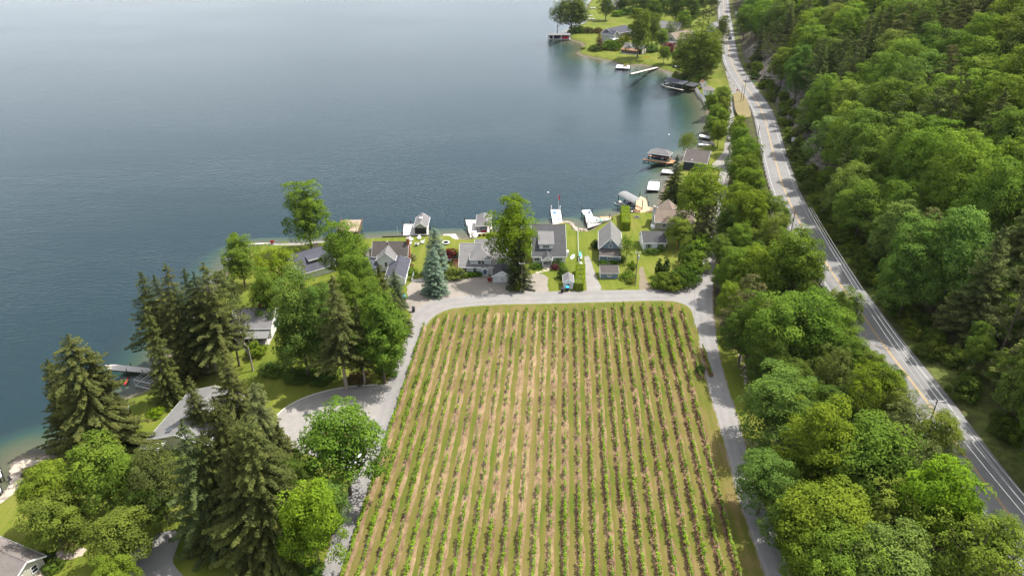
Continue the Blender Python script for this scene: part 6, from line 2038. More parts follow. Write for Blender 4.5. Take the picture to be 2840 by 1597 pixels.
# orange roofed boathouse behind the left trees
p = G(965, 664, 0)
T = thing('plank_boathouse', 'boathouse with flat pinkish plank roof behind the dense green tree', 'boathouse', (p.x, p.y + 4, 0), R(3))
walls(T, -3.4, 3.4, -3, 6.5, -0.5, 2.4, 'brown_siding')
MB().box(-3.8, 3.8, -3.4, 7.0, 2.45, 2.6).build('roof_deck', 'faded_plank', T)
MB().box(-3.8, -3.72, -3.4, 7.0, 2.6, 3.4).box(3.72, 3.8, -3.4, 7.0, 2.6, 3.4).build('railing', 'brown_wood', T)
T = thing('lake_terrace', 'grey concrete lake terrace with seawall behind the slate roofed house', 'terrace', (0, 0, 0))
a = [tuple(G(x, y, 1.4)[:2]) for x, y in ((756, 676), (835, 674), (900, 668), (905, 690), (790, 695), (748, 697))]
MB().prism(a, -1.0, 1.45).build('slab', 'grey_gravel', T)
a = [tuple(G(x, y, 1.4)[:2]) for x, y in ((690, 679), (760, 676.5), (760, 679), (690, 682))]
MB().prism(a, -1.0, 1.9).build('seawall', 'concrete', T)
T = thing('seawall', 'dark timber seawall edging the farmhouse lawn at the lake', 'seawall', (0, 0, 0))
a = [tuple(G(x, y, 1.2)[:2]) for x, y in ((1060, 655.5), (1188, 651.5), (1188, 653.5), (1060, 657.5))]
MB().prism(a, -1.5, 1.35).build('timber', 'piling_wood', T)

# ---- the far point
T = thing('far_boathouse', 'open boathouse with flat grey roof and white posts off the far point', 'boathouse', (38.0, 613.0, 0), R(2))
MB().box(-9.0, 9.0, -4.0, 4.5, 3.6, 3.9).build('roof', 'roof_grey', T)
for x in (-8.4, -5, 1.5, 7.8):
    for y in (-3.6, 4.0):
        MB().box(x - .18, x + .18, y - .18, y + .18, -1.5, 3.6).build('post', 'white_trim', T)
deck(T, [(-9, -4.2), (9, -4.2), (9, -2.6), (-9, -2.6)], .7, 'canvas_white')
MB().box(-8.5, 8.5, 4.0, 4.2, .2, 3.4).build('back_wall', 'boat_dark', T)
MB().box(2.0, 7.5, -1.5, 2.5, .3, 2.2).build('storage', 'red_paint', T)
boat('dark boat inside the open far boathouse', 35.0, 613.4, .4, 8, 2.6, R(2), 'boat_dark')
T = thing('swim_raft', 'square white raft on dark piles off the far lawn', 'raft', (0, 0, 0))
deck(T, [(69.6, 502.6), (79.0, 500.2), (80.2, 509.6), (72.0, 512.4)], .9, 'canvas_white', .35)
pilings(T, [(69.4, 502.4), (74.5, 501), (79.2, 500), (80.4, 509.8)], z1=2.4, r=.18)
MB().box(75.5, 78.0, 505.5, 508.0, .92, 1.5).build('lounge', 'brown_wood', T)
T = thing('long_pier', 'long thin grey pier slanting out from the far lawn', 'pier', (0, 0, 0))
deck(T, [(76.8, 485.4), (78.4, 483.6), (99.4, 503.8), (98.0, 505.8)], .9, 'pale_plank', .35)
pilings(T, [(77, 485), (84, 490.5), (91, 497)], z1=.8, r=.15)
T = thing('black_boat_shelter', 'black double boat shelter with grey sloping roofs off the far shore', 'boat shelter', (100.5, 450.5, 0), R(-47))
MB().slab([(-7.8, -3.4, 3.4), (6.2, -3.4, 3.4), (6.2, 3.4, 4.3), (-7.8, 3.4, 4.3)], .2).build('roof', 'roof_slate', T)
MB().slab([(6.4, -1.5, 3.0), (13.0, -1.5, 3.0), (13.0, 5.5, 3.8), (6.4, 5.5, 3.8)], .2).build('rear_roof', 'roof_dark', T)
for x in (-7, -2.5, 2, 6):
    for y in (-3, 3):
        MB().box(x - .15, x + .15, y - .15, y + .15, -1.5, 3.5).build('post', 'dark_trim', T)
deck(T, [(-7.0, -5.4), (8, -5.4), (8, -3.9), (-7, -3.9)], .8, 'grey_plank')
deck(T, [(-9.4, -3.8), (-8, -3.8), (-8, 4), (-9.4, 4)], .8, 'grey_plank', name='side_deck')
boat('dark boat under the black far shelter', 100.0, 450.0, .4, 7.5, 2.4, R(-47), 'boat_dark')
T = thing('shore_walkway', 'white railed walkway along the shore below the gazebo', 'walkway', (0, 0, 0))
a = [tuple(G(x, y, 1.5)[:2]) for x, y in ((1931, 247), (1941, 262), (1951, 272), (1962, 298))]
for i in range(3):
    p, q = Vector((*a[i], 0)), Vector((*a[i + 1], 0))
    d = (q - p).normalized(); nrm = Vector((d.y, -d.x, 0))
    MB().prism([(v.x, v.y) for v in (p, q, q + nrm * .6, p + nrm * .6)], -1, 1.6).build('wall', 'concrete', T)
    MB().prism([(v.x, v.y) for v in (p - nrm * .1, q - nrm * .1, q + nrm * .04, p + nrm * .04)], 1.6, 2.6).build('railing', 'grey_trim', T)
for (px, py, L, rz, mt, lab) in ((1632, 50, 9, 20, 'boat_white', 'white cabin boat moored behind the far point'), (1640, 60, 8, -30, 'boat_white', 'second white boat moored behind the far point'),
                             (1645, 30, 7, 10, 'boat_white', 'white boat on the shore of the far lawn'), (1878, 196, 6, -30, 'boat_dark', 'dark boat pulled up beside the black far shelter')):
    p = G(px, py, 0.3)
    boat(lab, p.x, p.y, max(0.05, tz(p.x, p.y) + .05), L, 2.5, R(rz), mt)
T = thing('canoe', 'white canoe lying on the far beach', 'canoe', (*G(1815, 182, .5)[:2], .45), R(20))
hull(T, 0, 0, 0, 6, 1.0, .4, 0, 'boat_white')
T = thing('kayak', 'yellow kayak lying on the far lawn', 'kayak', (*G(1794, 159, 2)[:2], 2.02), R(5))
hull(T, 0, 0, 0, 5, .9, .35, 0, 'yellow_plastic')
T = thing('mooring_buoy', 'white round buoy floating off the shore docks', 'buoy', (*G(1855, 375, 0)[:2], 0), 0)
MB().lathe([(.05, -.3), (.45, -.1), (.5, .2), (.3, .5), (.05, .6)], 10).build('float', 'boat_white', T)
MB().tube((0, 0, .55), (0, 0, .8), .05, n=6).build('ring', 'galvanised', T)
T = thing('mooring_buoy', 'tiny white buoy on open water behind the white dock', 'buoy', (*G(1520, 535, 0)[:2], 0), 0)
MB().lathe([(.05, -.3), (.4, -.1), (.42, .2), (.25, .45), (.05, .5)], 10).build('float', 'boat_white', T)
MB().tube((0, 0, .45), (0, 0, .7), .05, n=6).build('ring', 'galvanised', T)

# ------------------------------------------------------------------ hedges and shrubs
def hedge_box(label, x0, y0, x1, y1, w, h, tint, name='clipped_hedge', seed=1):
    rng = np.random.default_rng(seed)
    L = math.hypot(x1 - x0, y1 - y0)
    n = int((L * w + 2 * L * h + 2 * w * h) * 48)
    P = np.empty((n, 3)); N = np.empty((n, 3))
    area = np.array([L * w, L * h, L * h, w * h, w * h]); area /= area.sum()
    k = rng.choice(5, n, p=area)
    u, v = rng.uniform(0, 1, n), rng.uniform(0, 1, n)
    for i in range(5):
        m_ = k == i
        if i == 0: q = np.stack([u * L, (v - .5) * w, np.full(n, h)], 1); nn = (0, 0, 1)
        elif i < 3: sgn = -1 if i == 1 else 1; q = np.stack([u * L, np.full(n, sgn * w / 2), v * h], 1); nn = (0, sgn, .3)
        else: q = np.stack([np.full(n, 0 if i == 3 else L), (u - .5) * w, v * h], 1); nn = (-1 if i == 3 else 1, 0, .3)
        P[m_] = q[m_]; N[m_] = nn
    P += rng.normal(size=P.shape) * 0.07
    P += (np.sin(P[:, [0]] * 2.1) * .06 + np.sin(P[:, [1]] * 3.3 + P[:, [2]] * 2.0) * .05) * N
    P[:, 2] = np.maximum(P[:, 2], 0.03)
    v_, f_ = leaves(rng, P, N + rng.normal(size=N.shape) * .55, rng.uniform(.2, .38, n), .7)
    o = link(name, mesh_np('hedge', v_, f_, MATS['leaf'], np.repeat(rng.uniform(0.1, .9, n), 4)), None, (x0, y0, tz(x0, y0) - .02), math.atan2(y1 - y0, x1 - x0))
    o.color = tint + (1,)
    c = MB().box(.12, L - .12, -w / 2 + .12, w / 2 - .12, 0, h - .12).build('inner_growth', 'bark', o)
    return tag(o, label, 'hedge')
a, b = G(1606, 810), G(1606, 752)
hedge_box('long clipped hedge right of the little white shed', a.x, a.y + .6, b.x + .4, b.y, 2.5, 2.6, (0.17, 0.25, 0.012), seed=1)
a, b = G(1735, 640), G(1732, 593)
hedge_box('tall clipped hedge on the lawn behind the blue house', a.x, a.y, b.x, b.y, 2.9, 3.2, (0.18, 0.26, 0.012), seed=2)

for px, pyb, h, lab in ((1826, 767, 6.2, 'left dark arborvitae of the three on the lawn'), (1845, 760, 6.0, 'right dark arborvitae of the three on the lawn'), (1842, 766, 3.6, 'short arborvitae in front of the other two on the lawn')):
    p = G(px, pyb)
    v, f, t, _ = crown_broad(400 + px, h=6, w=1.9, base=0.0, n=44, per=34, size=.3, rc=(.18, .3), irr=.05, zc=.4)
    v[:, 2] = np.maximum(v[:, 2], .02)
    o = link('arborvitae', mesh_np('foliage', v, f, MATS['leaf'], t), None, (p.x, p.y, GZ))
    o.scale = (1, 1, h / 6); o.color = (0.035, 0.06, 0.016, 1)
    tag(o, lab, 'shrub')

SHR = [ # px, py of the foot, width, height, tint, label
 (1262, 772, 5.0, 3.8, (0.16, 0.19, 0.05), 'large round flowering shrub at the left corner of the grey house'),
 (1246, 712, 4.6, 2.6, RED, 'dark red domed maple shrub beside the cedar deck'),
 (1300, 764, 3.6, 1.2, (0.05, 0.11, 0.014), 'low green foundation shrub under the left windows of the grey house'),
 (1322, 762, 3.2, 1.3, (0.045, 0.1, 0.014), 'low green foundation shrub beside the blue door of the grey house'),
 (1487, 742, 3.6, 1.4, (0.05, 0.1, 0.016), 'round green shrub left of the porch steps'),
 (1544, 738, 4.0, 1.8, (0.035, 0.07, 0.014), 'dark green shrub right of the porch steps'),
 (1539, 746, 2.8, 1.6, (0.1, 0.035, 0.045), 'dark red shrub beside the porch steps'),
 (1560, 745, 2.2, 1.8, GRN, 'green shrub at the right corner of the dormer house'),
 (1562, 772, 3.4, 3.6, (0.06, 0.1, 0.03), 'small reddish green ornamental tree beside the white shed'),
 (1437, 806, 2.4, 3.4, (0.1, 0.13, 0.012), 'bushy green shrub at the foot of the road pole'),
 (1138, 718, 3.4, 2.0, (0.17, 0.2, 0.1), 'pale flowering bush beside the farmhouse'),
 (1133, 742, 2.6, 1.6, (0.12, 0.07, 0.045), 'brownish red bush at the farmhouse corner'),
 (1141, 757, 3.6, 1.5, (0.09, 0.15, 0.02), 'green bed shrub beside the farmhouse wing'),
 (1671, 732, 3.2, 1.3, (0.05, 0.09, 0.02), 'green bush left of the blue house step'),
 (1704, 731, 3.0, 1.3, (0.05, 0.1, 0.016), 'green bush right of the blue house step'),
 (1722, 726, 2.4, 2.0, (0.045, 0.08, 0.016), 'dark bush at the right corner of the blue house'),
 (1652, 688, 3.0, 2.8, (0.035, 0.06, 0.02), 'dark bush against the left wall of the blue house'),
 (1800, 703, 3.6, 1.5, (0.06, 0.1, 0.02), 'left bush of the bed under the cottage windows'),
 (1815, 702, 3.4, 1.4, (0.05, 0.09, 0.018), 'right bush of the bed under the cottage windows'),
 (1834, 693, 2.6, 2.4, (0.09, 0.14, 0.04), 'taller bush at the right corner of the white cottage'),
 (1740, 772, 4.4, 2.0, GRN, 'leafy garden bush left of the lawn pole'),
 (1752, 748, 2.4, 3.2, GRN, 'tall garden bush beside the lawn pole'),
 (1749, 785, 2.2, 2.0, OLV, 'low garden bush at the foot of the lawn pole'),
 (1838, 795, 6.5, 4.2, (0.085, 0.125, 0.02), 'olive bush at the left end of the corner thicket'),
 (1862, 797, 7.0, 4.6, (0.09, 0.13, 0.02), 'second bush of the corner thicket at the lane'),
 (1888, 793, 7.0, 5.6, (0.05, 0.085, 0.016), 'dark bush in the middle of the corner thicket'),
 (1912, 780, 6.5, 6.0, (0.07, 0.12, 0.02), 'green bush at the right end of the corner thicket'),
 (1925, 752, 7.0, 6.4, GRN, 'lowest tall bush of the green bank beside the upper lane'),
 (1908, 735, 6.0, 7.0, (0.07, 0.115, 0.02), 'inner bush of the green bank beside the upper lane'),
 (1934, 712, 6.5, 5.6, (0.09, 0.15, 0.02), 'middle bush of the green bank beside the upper lane'),
 (1942, 684, 6.0, 4.6, GRN, 'upper bush of the green bank beside the upper lane'),
 (1948, 660, 5.5, 4.2, (0.1, 0.15, 0.02), 'topmost bush of the green bank beside the upper lane'),
 (1905, 665, 6.0, 3.4, DRK, 'dark undergrowth beside the tan house'),
 (432, 1152, 3.2, 1.8, (0.12, 0.19, 0.012), 'round bright shrub beside the long grey roof'),
 (540, 1035, 6.5, 4.4, RED, 'dark red maple shrub under the spruces'),
 (712, 985, 4.5, 4.2, (0.12, 0.18, 0.02), 'bright green young tree at the porch of the white house'),
 (650, 958, 5.0, 3.0, PIN, 'grey green shrub left of the white porch house'),
 (765, 1030, 6.0, 2.0, DRK, 'dark undergrowth at the foot of the slim dark tree'),
 (830, 1046, 6.5, 2.0, DRK, 'dark undergrowth at the foot of the big dark maple'),
 (895, 1050, 6.5, 2.6, (0.05, 0.09, 0.018), 'green undergrowth left of the bare spruce trunk'),
 (1000, 1055, 5.0, 2.4, (0.13, 0.085, 0.05), 'rusty brown bush beside the pale maple trunk'),
 (1075, 1035, 5.0, 3.4, (0.07, 0.12, 0.018), 'green bush between maple trunk and lane'),
 (1092, 985, 4.5, 2.6, GRN, 'verge bush at the lane above the maple trunk'),
 (1118, 915, 4.2, 3.0, (0.11, 0.18, 0.016), 'bright roadside bush at the bend of the lane'),
 (1105, 945, 4.2, 3.0, (0.1, 0.16, 0.016), 'lower bright roadside bush before the bend of the lane'),
 (372, 1255, 4.0, 3.8, (0.05, 0.075, 0.026), 'dark lilac bush on the lawn beside the pergola'),
 (118, 1560, 3.5, 1.8, (0.05, 0.085, 0.016), 'dark bush under the balcony of the corner house'),
 (150, 1575, 3.0, 1.4, (0.07, 0.11, 0.02), 'green bush beside the flagged path, lower left'),
 (200, 1520, 2.4, 1.3, (0.22, 0.22, 0.08), 'cream flowering bush beside the flagged path'),
 (790, 1590, 4.5, 2.6, DRK, 'dark bush at the bottom edge under the lime green tree'),
 (870, 1595, 3.6, 2.0, DRK, 'second dark bush at the bottom edge beside the lane'),
 (1942, 1030, 2.0, 2.2, (0.07, 0.12, 0.03), 'small bush between the last vines and the east lane'),
 (2280, 1085, 7.0, 4.0, DRK, 'dark undergrowth between the trees of the roadside strip'),
 (2120, 1080, 6.0, 3.0, (0.05, 0.085, 0.018), 'ditch side undergrowth above the east lane'),
 (2390, 1260, 7.0, 4.0, DRK, 'dark undergrowth below the broad green maple'),
 (2215, 1310, 7.0, 4.0, DRK, 'dark undergrowth left of the upright yellow green tree'),
 (2550, 1420, 7.0, 4.0, GRY, 'grey green undergrowth beside the guard rail'),
 (2350, 1060, 6.0, 4.5, OLV, 'olive undergrowth below the thin olive brown tree'),
 (1900, 222, 9, 6, DRK, 'dark shore bush behind the black far shelter'),
 (1920, 232, 8, 5, GRN, 'green shore bush left of the white hut'),
 (1885, 212, 9, 6, OLV, 'olive shore bush beside the pulled up dark boat'),
 (1968, 290, 6, 4, DRK, 'dark bush at the lower end of the shore walkway'),
 (1938, 228, 8, 7, (0.09, 0.135, 0.03), 'leafy bush between the far shelter and the gazebo'),
 (1617, 135, 4, 2, (0.1, 0.14, 0.02), 'bush at the tip of the small far bay'),
 (1650, 142, 9, 4, (0.06, 0.09, 0.02), 'first low bush of the far hedge above the lawn'),
 (1672, 138, 9, 4.5, (0.07, 0.11, 0.02), 'second low bush of the far hedge above the lawn'),
 (1702, 140, 9, 6, (0.07, 0.115, 0.016), 'round bush left of the far dark cottage'),
 (1720, 128, 10, 6, (0.11, 0.14, 0.03), 'yellowish bush below the far grey house'),
 (1690, 126, 8, 4, GRN, 'green bush below the windows of the far grey house'),
 (1733, 116, 7, 5, (0.24, 0.2, 0.02), 'golden bush beside the far brick chimney'),
 (1805, 145, 8, 6, BLG, 'blue green bush right of the far dark cottage'),
 (1855, 148, 10, 7, (0.11, 0.03, 0.045), 'dark red bush in front of the far tan house'),
 (1735, 42, 14, 6, (0.045, 0.08, 0.018), 'dark hedge bush below the parked white car'),
 (1758, 40, 13, 7, (0.05, 0.085, 0.018), 'second dark hedge bush below the parked white car'),
 (1712, 46, 10, 5, GRN, 'green hedge bush left of the dark ones on the far lawn'),
 (1600, 92, 11, 6, DRK, 'dark bush at the foot of the far leaning tree'),
 (1630, 92, 9, 4.5, (0.06, 0.06, 0.03), 'brownish bush beside the far leaning tree'),
 (1656, 92, 8, 4, (0.07, 0.05, 0.03), 'reddish bush behind the far brown larch'),
]
for px, pyb, w, h, tint, lab in SHR:
    shrub_px(px, pyb, w, h, tint, lab)

# ------------------------------------------------------------------ stones
def stone_mesh(seed):
    rng = random.Random(seed)
    bm = bmesh.new()
    bmesh.ops.create_icosphere(bm, subdivisions=1, radius=0.5)
    for v in bm.verts:
        v.co *= rng.uniform(0.8, 1.15)
        v.co.x = max(-.46, min(.46, v.co.x)); v.co.y = max(-.42, min(.42, v.co.y))
        v.co.z = max(-.34, min(.34, v.co.z * 0.85))
    me = bpy.data.meshes.new('stone')
    bm.to_mesh(me); bm.free()
    return me
ST_A = [stone_mesh(i) for i in range(5)]
for me in ST_A: me.materials.append(MATS['stone'])
ST_B = [me.copy() for me in ST_A]
for me in ST_B:
    me.materials.clear(); me.materials.append(MATS['pale_stone'])
rs = random.Random(9)
def stones(t, pts, s0, s1, pale=0.5, flat=1.0):
    for x, y, z in pts:
        o = link('stone', rs.choice(ST_B if rs.random() < pale else ST_A), t, (x, y, z), rs.uniform(0, 6.28))
        s = rs.uniform(s0, s1)
        o.scale = (s * rs.uniform(.8, 1.3), s * rs.uniform(.8, 1.3), s * flat)
T = thing('stone_shore_wall', 'wall of big pale stones curving along the left shore', 'stone wall', (0, 0, 0))
path = [tuple(G(x, y, .6)[:2]) for x, y in ((-20, 1392), (20, 1362), (40, 1335), (48, 1310), (42, 1292), (55, 1276), (85, 1270), (120, 1270), (160, 1276), (185, 1270))]
pp = smooth_line(path, 8)
pts = []
for i, (x, y) in enumerate(pp):
    for k in range(4):
        d = k * .95
        pts.append((x + rs.uniform(-.35, .35) + d * .55, y + rs.uniform(-.35, .35) - d * .9, .15 + min(k, 2) * .38 + rs.uniform(-.08, .1)))
stones(T, pts, 1.1, 1.7, .62, .8)
T = thing('rock_revetment', 'curve of pale rocks round the lawn tip behind the dormer house', 'rocks', (0, 0, 0))
pp = smooth_line([tuple(G(x, y, .5)[:2]) for x, y in ((1530, 626), (1548, 620), (1562, 616.5), (1578, 617), (1588, 625), (1596, 638))], 9)
stones(T, [(x + rs.uniform(-.3, .3), y + rs.uniform(-.3, .3), .3 + rs.uniform(0, .3)) for x, y in pp for _ in (0, 1)], .9, 1.5, .75, .8)
T = thing('shore_rocks', 'scattered rocks on the little beach beside the lounge dock', 'rocks', (0, 0, 0))
stones(T, [(*G(rs.uniform(1602, 1634), rs.uniform(633, 642), 0)[:2], rs.uniform(.0, .15)) for _ in range(26)], .5, 1.1, .6, .7)
T = thing('stepping_stones', 'pale flagstones leading from the gravel drive to the porch steps', 'path', (0, 0, GZ + .02))
stones(T, [(*G(1490 + i * 2.3 + rs.uniform(-3, 3), 757 - i * .75 + rs.uniform(-2, 2))[:2], 0) for i in range(16)], .7, 1.1, 1.0, .12)
T = thing('flagged_path', 'shaded flagstone path curving below the lower left trees', 'path', (0, 0, GZ + .02))
pp = smooth_line([tuple(G(x, y)[:2]) for x, y in ((118, 1585), (132, 1560), (150, 1545), (185, 1538), (222, 1530))], 9)
stones(T, [(x + rs.uniform(-.8, .8), y + rs.uniform(-.8, .8), 0) for x, y in pp for _ in range(3)], .8, 1.2, .7, .12)
T = thing('ditch_rocks', 'dark rocks lining the ditch beside the east lane', 'rocks', (0, 0, GZ))
stones(T, [(*G(2050 + i * 1.1 + rs.uniform(-9, 9), 985 + i * 4.2)[:2], 0.05) for i in range(26)], .5, 1.1, .1, .6)
T = thing('fire_ring', 'ring of stones on the lawn left of the tan house', 'fire pit', (*G(1766, 603)[:2], GZ))
for i in range(12):
    a = i / 12 * 6.283
    o = link('stone', ST_A[i % 5], T, (.95 * math.cos(a), .95 * math.sin(a), .15), a); o.scale = (.6, .45, .6)
MB().lathe([(.8, .02), (.78, .05)], 12).build('ash_bed', 'bin_black', T)

# kerb of the parking apron
kp = smooth_line([tuple(G(x, y)[:2]) for x, y in ((768, 1152), (798, 1127), (850, 1101), (910, 1083), (980, 1071), (1048, 1067))], 8)
L1, R1 = offset_line(kp, -.14), offset_line(kp, .14)
mb = MB()
for i in range(len(kp) - 1):
    mb.prism([L1[i], L1[i + 1], R1[i + 1], R1[i]], GZ - .1, GZ + .15)
tag(mb.build('kerb', 'concrete'), 'pale kerb curving round the gravel parking apron', 'kerb')

# ------------------------------------------------------------------ poles and wires
def pole(label, x, y, h, arm=None, trans=False, z=None, lean=(0, 0), brace=None, lamp=None, name='utility_pole', r=0.17):
    z = tz(x, y) if z is None else z
    t = thing(name, label, 'utility pole', (x, y, z))
    MB().tube((0, 0, -.5), (lean[0], lean[1], h), r, r * .68, 8).build('pole', 'pole_wood', t)
    if arm:
        L, a, n = arm
        dx, dy = math.cos(a) * L / 2, math.sin(a) * L / 2
        for zz in (h - .35,):
            MB().tube((lean[0] - dx, lean[1] - dy, zz), (lean[0] + dx, lean[1] + dy, zz), .1, n=6).build('crossarm', 'grey_trim', t)
            for i in range(n):
                k = -1 + 2 * i / max(1, n - 1)
                MB().tube((lean[0] + dx * k, lean[1] + dy * k, zz + .08), (lean[0] + dx * k, lean[1] + dy * k, zz + .4), .07, .05, 6).build('insulator', 'white_trim', t)
    if trans:
        MB().tube((.32, -.1, h - 2.4), (.32, -.1, h - 1.2), .26, n=10).build('transformer', 'grey_trim', t)
    if lamp:
        MB().tube((0, 0, h - .6), (lamp, -.4, h - .1), .06, n=6).build('lamp_arm', 'galvanised', t)
        MB().box(lamp - .1, lamp + .7, -.6, -.25, h - .15, h + .05).build('lamp_head', 'white_trim', t)
    if brace:
        MB().tube((brace[0], brace[1], -.5), (brace[0] + lean[0] * .8, brace[1] + lean[1] * .8, h * .62), r * .9, r * .7, 8).build('stub_pole', 'pole_wood', t)
        MB().tube((brace[0], brace[1], h * .58), (lean[0] * .62, lean[1] * .62, h * .6), .07, n=6).build('tie', 'pole_wood', t)
        MB().tube((brace[0], brace[1], h * .2), (lean[0] * .2, lean[1] * .2, h * .22), .07, n=6).build('tie', 'pole_wood', t)
    return t
def pole_px(label, pxb, pyb, pyt, **kw):
    zb = GZ
    for _ in range(5):
        p = G(pxb, pyb, zb); zb = tz(p.x, p.y)
    return pole(label, p.x, p.y, height_at(pyt, p.y) - zb, z=zb, **kw), p
PL = {}
for key, lab, a, b, c, kw in (('road', 'wooden pole at the kerb between the gravel yard and the gravel drive', 1447, 808, 728, dict(arm=(1.6, 0, 2))),
        ('lawn', 'wooden pole with transformer on the lawn right of the blue shed', 1761, 792, 698, dict(trans=True, arm=(1.4, 0, 2))),
        ('thick', 'short pole rising out of the green bank beside the upper lane', 1928, 668, 627, dict()),
        ('brace', 'tall crossarm pole with stub brace at the highway bend', 2060, 284, 210, dict(arm=(4.2, .1, 3), brace=(-1.1, .4))),
        ('cliff', 'leaning pole standing in the shale cutting', 2143, 284, 218, dict(lean=(.5, 0))),
        ('lamp', 'street lamp pole at the guard rail', 2096, 415, 349, dict(lamp=3.2)),
        ('rail', 'dark pole behind the bare tree at the guard rail', 2193, 648, 584, dict()),
        ('near', 'pole with white crossarm rising from the roadside trees', 2572, 1190, 1108, dict(arm=(3.4, 0, 4))),
        ('low', 'weathered pole stub at the guard rail above the big double maple', 2290, 905, 815, dict(lean=(.9, 0)))):
    PL[key] = pole_px(lab, a, b, c, **kw)
def tip(key, dx=0.0):
    t, p = PL[key]
    h = max(v.co.z for v in t.children[0].data.vertices)
    return Vector((t.location.x + dx, t.location.y, t.location.z + h - .1))
simple('cable', (0.42, 0.42, 0.42), 0.05, 1.0, 0.5)
simple('dark_cable', (0.03, 0.03, 0.03), 0.05, 1.0, 0.5)
def cable(label, a, b, sag=1.2, r=.035, mat='cable', n=14):
    mb = MB()
    pts = []
    for i in range(n + 1):
        t = i / n
        p = a.lerp(b, t); p.z -= sag * 4 * t * (1 - t)
        pts.append(p)
    for i in range(n):
        mb.tube(pts[i], pts[i + 1], r, n=4, caps=False)
    return tag(mb.build('overhead_wire', mat), label, 'wire')
nt_ = tip('near')
far_w = tip('rail')
for i, dx in enumerate((-1.2, .2, 1.5)):
    nm = ('left', 'middle', 'right')[i]
    cable('%s pale wire running along the highway from the white crossarm pole' % nm, nt_ + Vector((dx, 0, .3)), Vector((HWY_D[-60][0] * 0 + far_w.x + 4.5 + dx * .5, far_w.y, far_w.z + 1.0)), 1.6, .04)
    cable('%s pale wire leaving the white crossarm pole towards the bottom right corner' % nm, nt_ + Vector((dx, 0, .3)), Vector((nt_.x + dx + 1.0, 40.0, nt_.z + 1.5)), 1.2, .04)
cable('wire from the shale cutting pole to the braced pole', tip('brace'), tip('cliff'), .5, .04)
cable('guy wire from the bank pole down to the lawn', tip('thick'), G(1848, 690), .05, .03)
cable('wire from the bank pole across the lane to the roadside trees', tip('thick'), Vector((G(2080, 590).x, G(2080, 590).y, 12)), .8, .03)
cable('wire from the lawn pole to the bank pole', tip('lawn'), tip('thick'), 1.0, .025, 'dark_cable')
cable('wire between the kerb pole and the lawn pole', tip('road'), tip('lawn'), 1.2, .025, 'dark_cable')
cable('wire from the kerb pole towards the white farmhouse', tip('road'), Vector((-32.5, 200.0, GZ + 5)), 1.0, .025, 'dark_cable')
p = G(1877, 683); q = tip('thick'); g = G(1848, 690)
T = thing('guy_guard', 'yellow plastic guard on the guy wire above the lawn', 'wire guard', (p.x, p.y, GZ))
MB().tube((0, 0, 0.0), (.08, 0, 2.4), .16, n=8).build('sleeve', 'yellow_plastic', T)
MB().tube((.08, 0, 2.35), (.09, 0, 2.6), .04, n=6).build('clip', 'galvanised', T)

# ------------------------------------------------------------------ guard rail along the highway
gl_pts = [q for q in smooth_line(HWY, 12) if 55 < q[1] < 392]
gl_pts = offset_line(gl_pts, -5.35)
T = thing('guard_rail', 'long weathered steel guard rail on the lake side of the highway', 'guard rail', (0, 0, 0))
gz = hwy_z(np.array([p[1] for p in gl_pts]))
mb = MB()
for i in range(len(gl_pts) - 1):
    (x0, y0), (x1, y1), z0, z1 = gl_pts[i], gl_pts[i + 1], gz[i], gz[i + 1]
    mb.add([(x0, y0, z0 + .42), (x1, y1, z1 + .42), (x1, y1, z1 + .76), (x0, y0, z0 + .76), (x0 - .07, y0, z0 + .42), (x1 - .07, y1, z1 + .42), (x1 - .07, y1, z1 + .76), (x0 - .07, y0, z0 + .76)],
           [(0, 1, 2, 3), (7, 6, 5, 4), (3, 2, 6, 7), (0, 4, 5, 1)])
mb.build('rail', 'weathered_steel', T)
pmx = MB().box(-.09, .09, -.09, .09, -.8, .72)
gp_me = bpy.data.meshes.new('rail_post'); gp_me.from_pydata(pmx.v, [], pmx.f); gp_me.materials.append(MATS['weathered_steel'])
acc = 0
for i in range(1, len(gl_pts)):
    acc += math.hypot(gl_pts[i][0] - gl_pts[i - 1][0], gl_pts[i][1] - gl_pts[i - 1][1])
    if acc > 3.8:
        acc = 0
        link('rail_post', gp_me, T, (gl_pts[i][0] - .18, gl_pts[i][1], gz[i]))

# ------------------------------------------------------------------ signs
def sign(label, px, py, zb, w, h, mat, name='road_sign', face=0.0, shape='rect', post=2.0):
    p = G(px, py, zb)
    z = tz(p.x, p.y)
    t = thing(name, label, 'road sign', (p.x, p.y, z), face)
    MB().box(-.05, .05, .0, .08, 0, post + h).build('post', 'galvanised', t)
    if shape == 'oct':
        k = 8
        poly = [(w / 2 / math.cos(math.pi / 8) * math.cos(math.pi / 8 + i * math.pi / 4), w / 2 / math.cos(math.pi / 8) * math.sin(math.pi / 8 + i * math.pi / 4)) for i in range(k)]
        vs = [(x, -.03, post + h / 2 + z_) for x, z_ in poly] + [(x, 0, post + h / 2 + z_) for x, z_ in poly]
        fs = [tuple(range(k)), tuple(range(2 * k - 1, k - 1, -1))] + [(i, i + k, (i + 1) % k + k, (i + 1) % k) for i in range(k)]
        b = MB().add(vs, fs).build('plate', mat, t)
    elif shape == 'diamond':
        vs = [(0, -.03, post), (w / 2, -.03, post + h / 2), (0, -.03, post + h), (-w / 2, -.03, post + h / 2), (0, 0, post), (w / 2, 0, post + h / 2), (0, 0, post + h), (-w / 2, 0, post + h / 2)]
        b = MB().add(vs, [(0, 1, 2, 3), (7, 6, 5, 4), (0, 4, 5, 1), (1, 5, 6, 2), (2, 6, 7, 3), (3, 7, 4, 0)]).build('plate', mat, t)
    else:
        b = MB().box(-w / 2, w / 2, -.03, 0, post, post + h).build('plate', mat, t)
    return t, b
t, b = sign('red octagonal stop sign at the lane mouth', 2043, 262, 3.6, 1.1, 1.1, 'red_paint', 'stop_sign', 0, 'oct', 2.6)
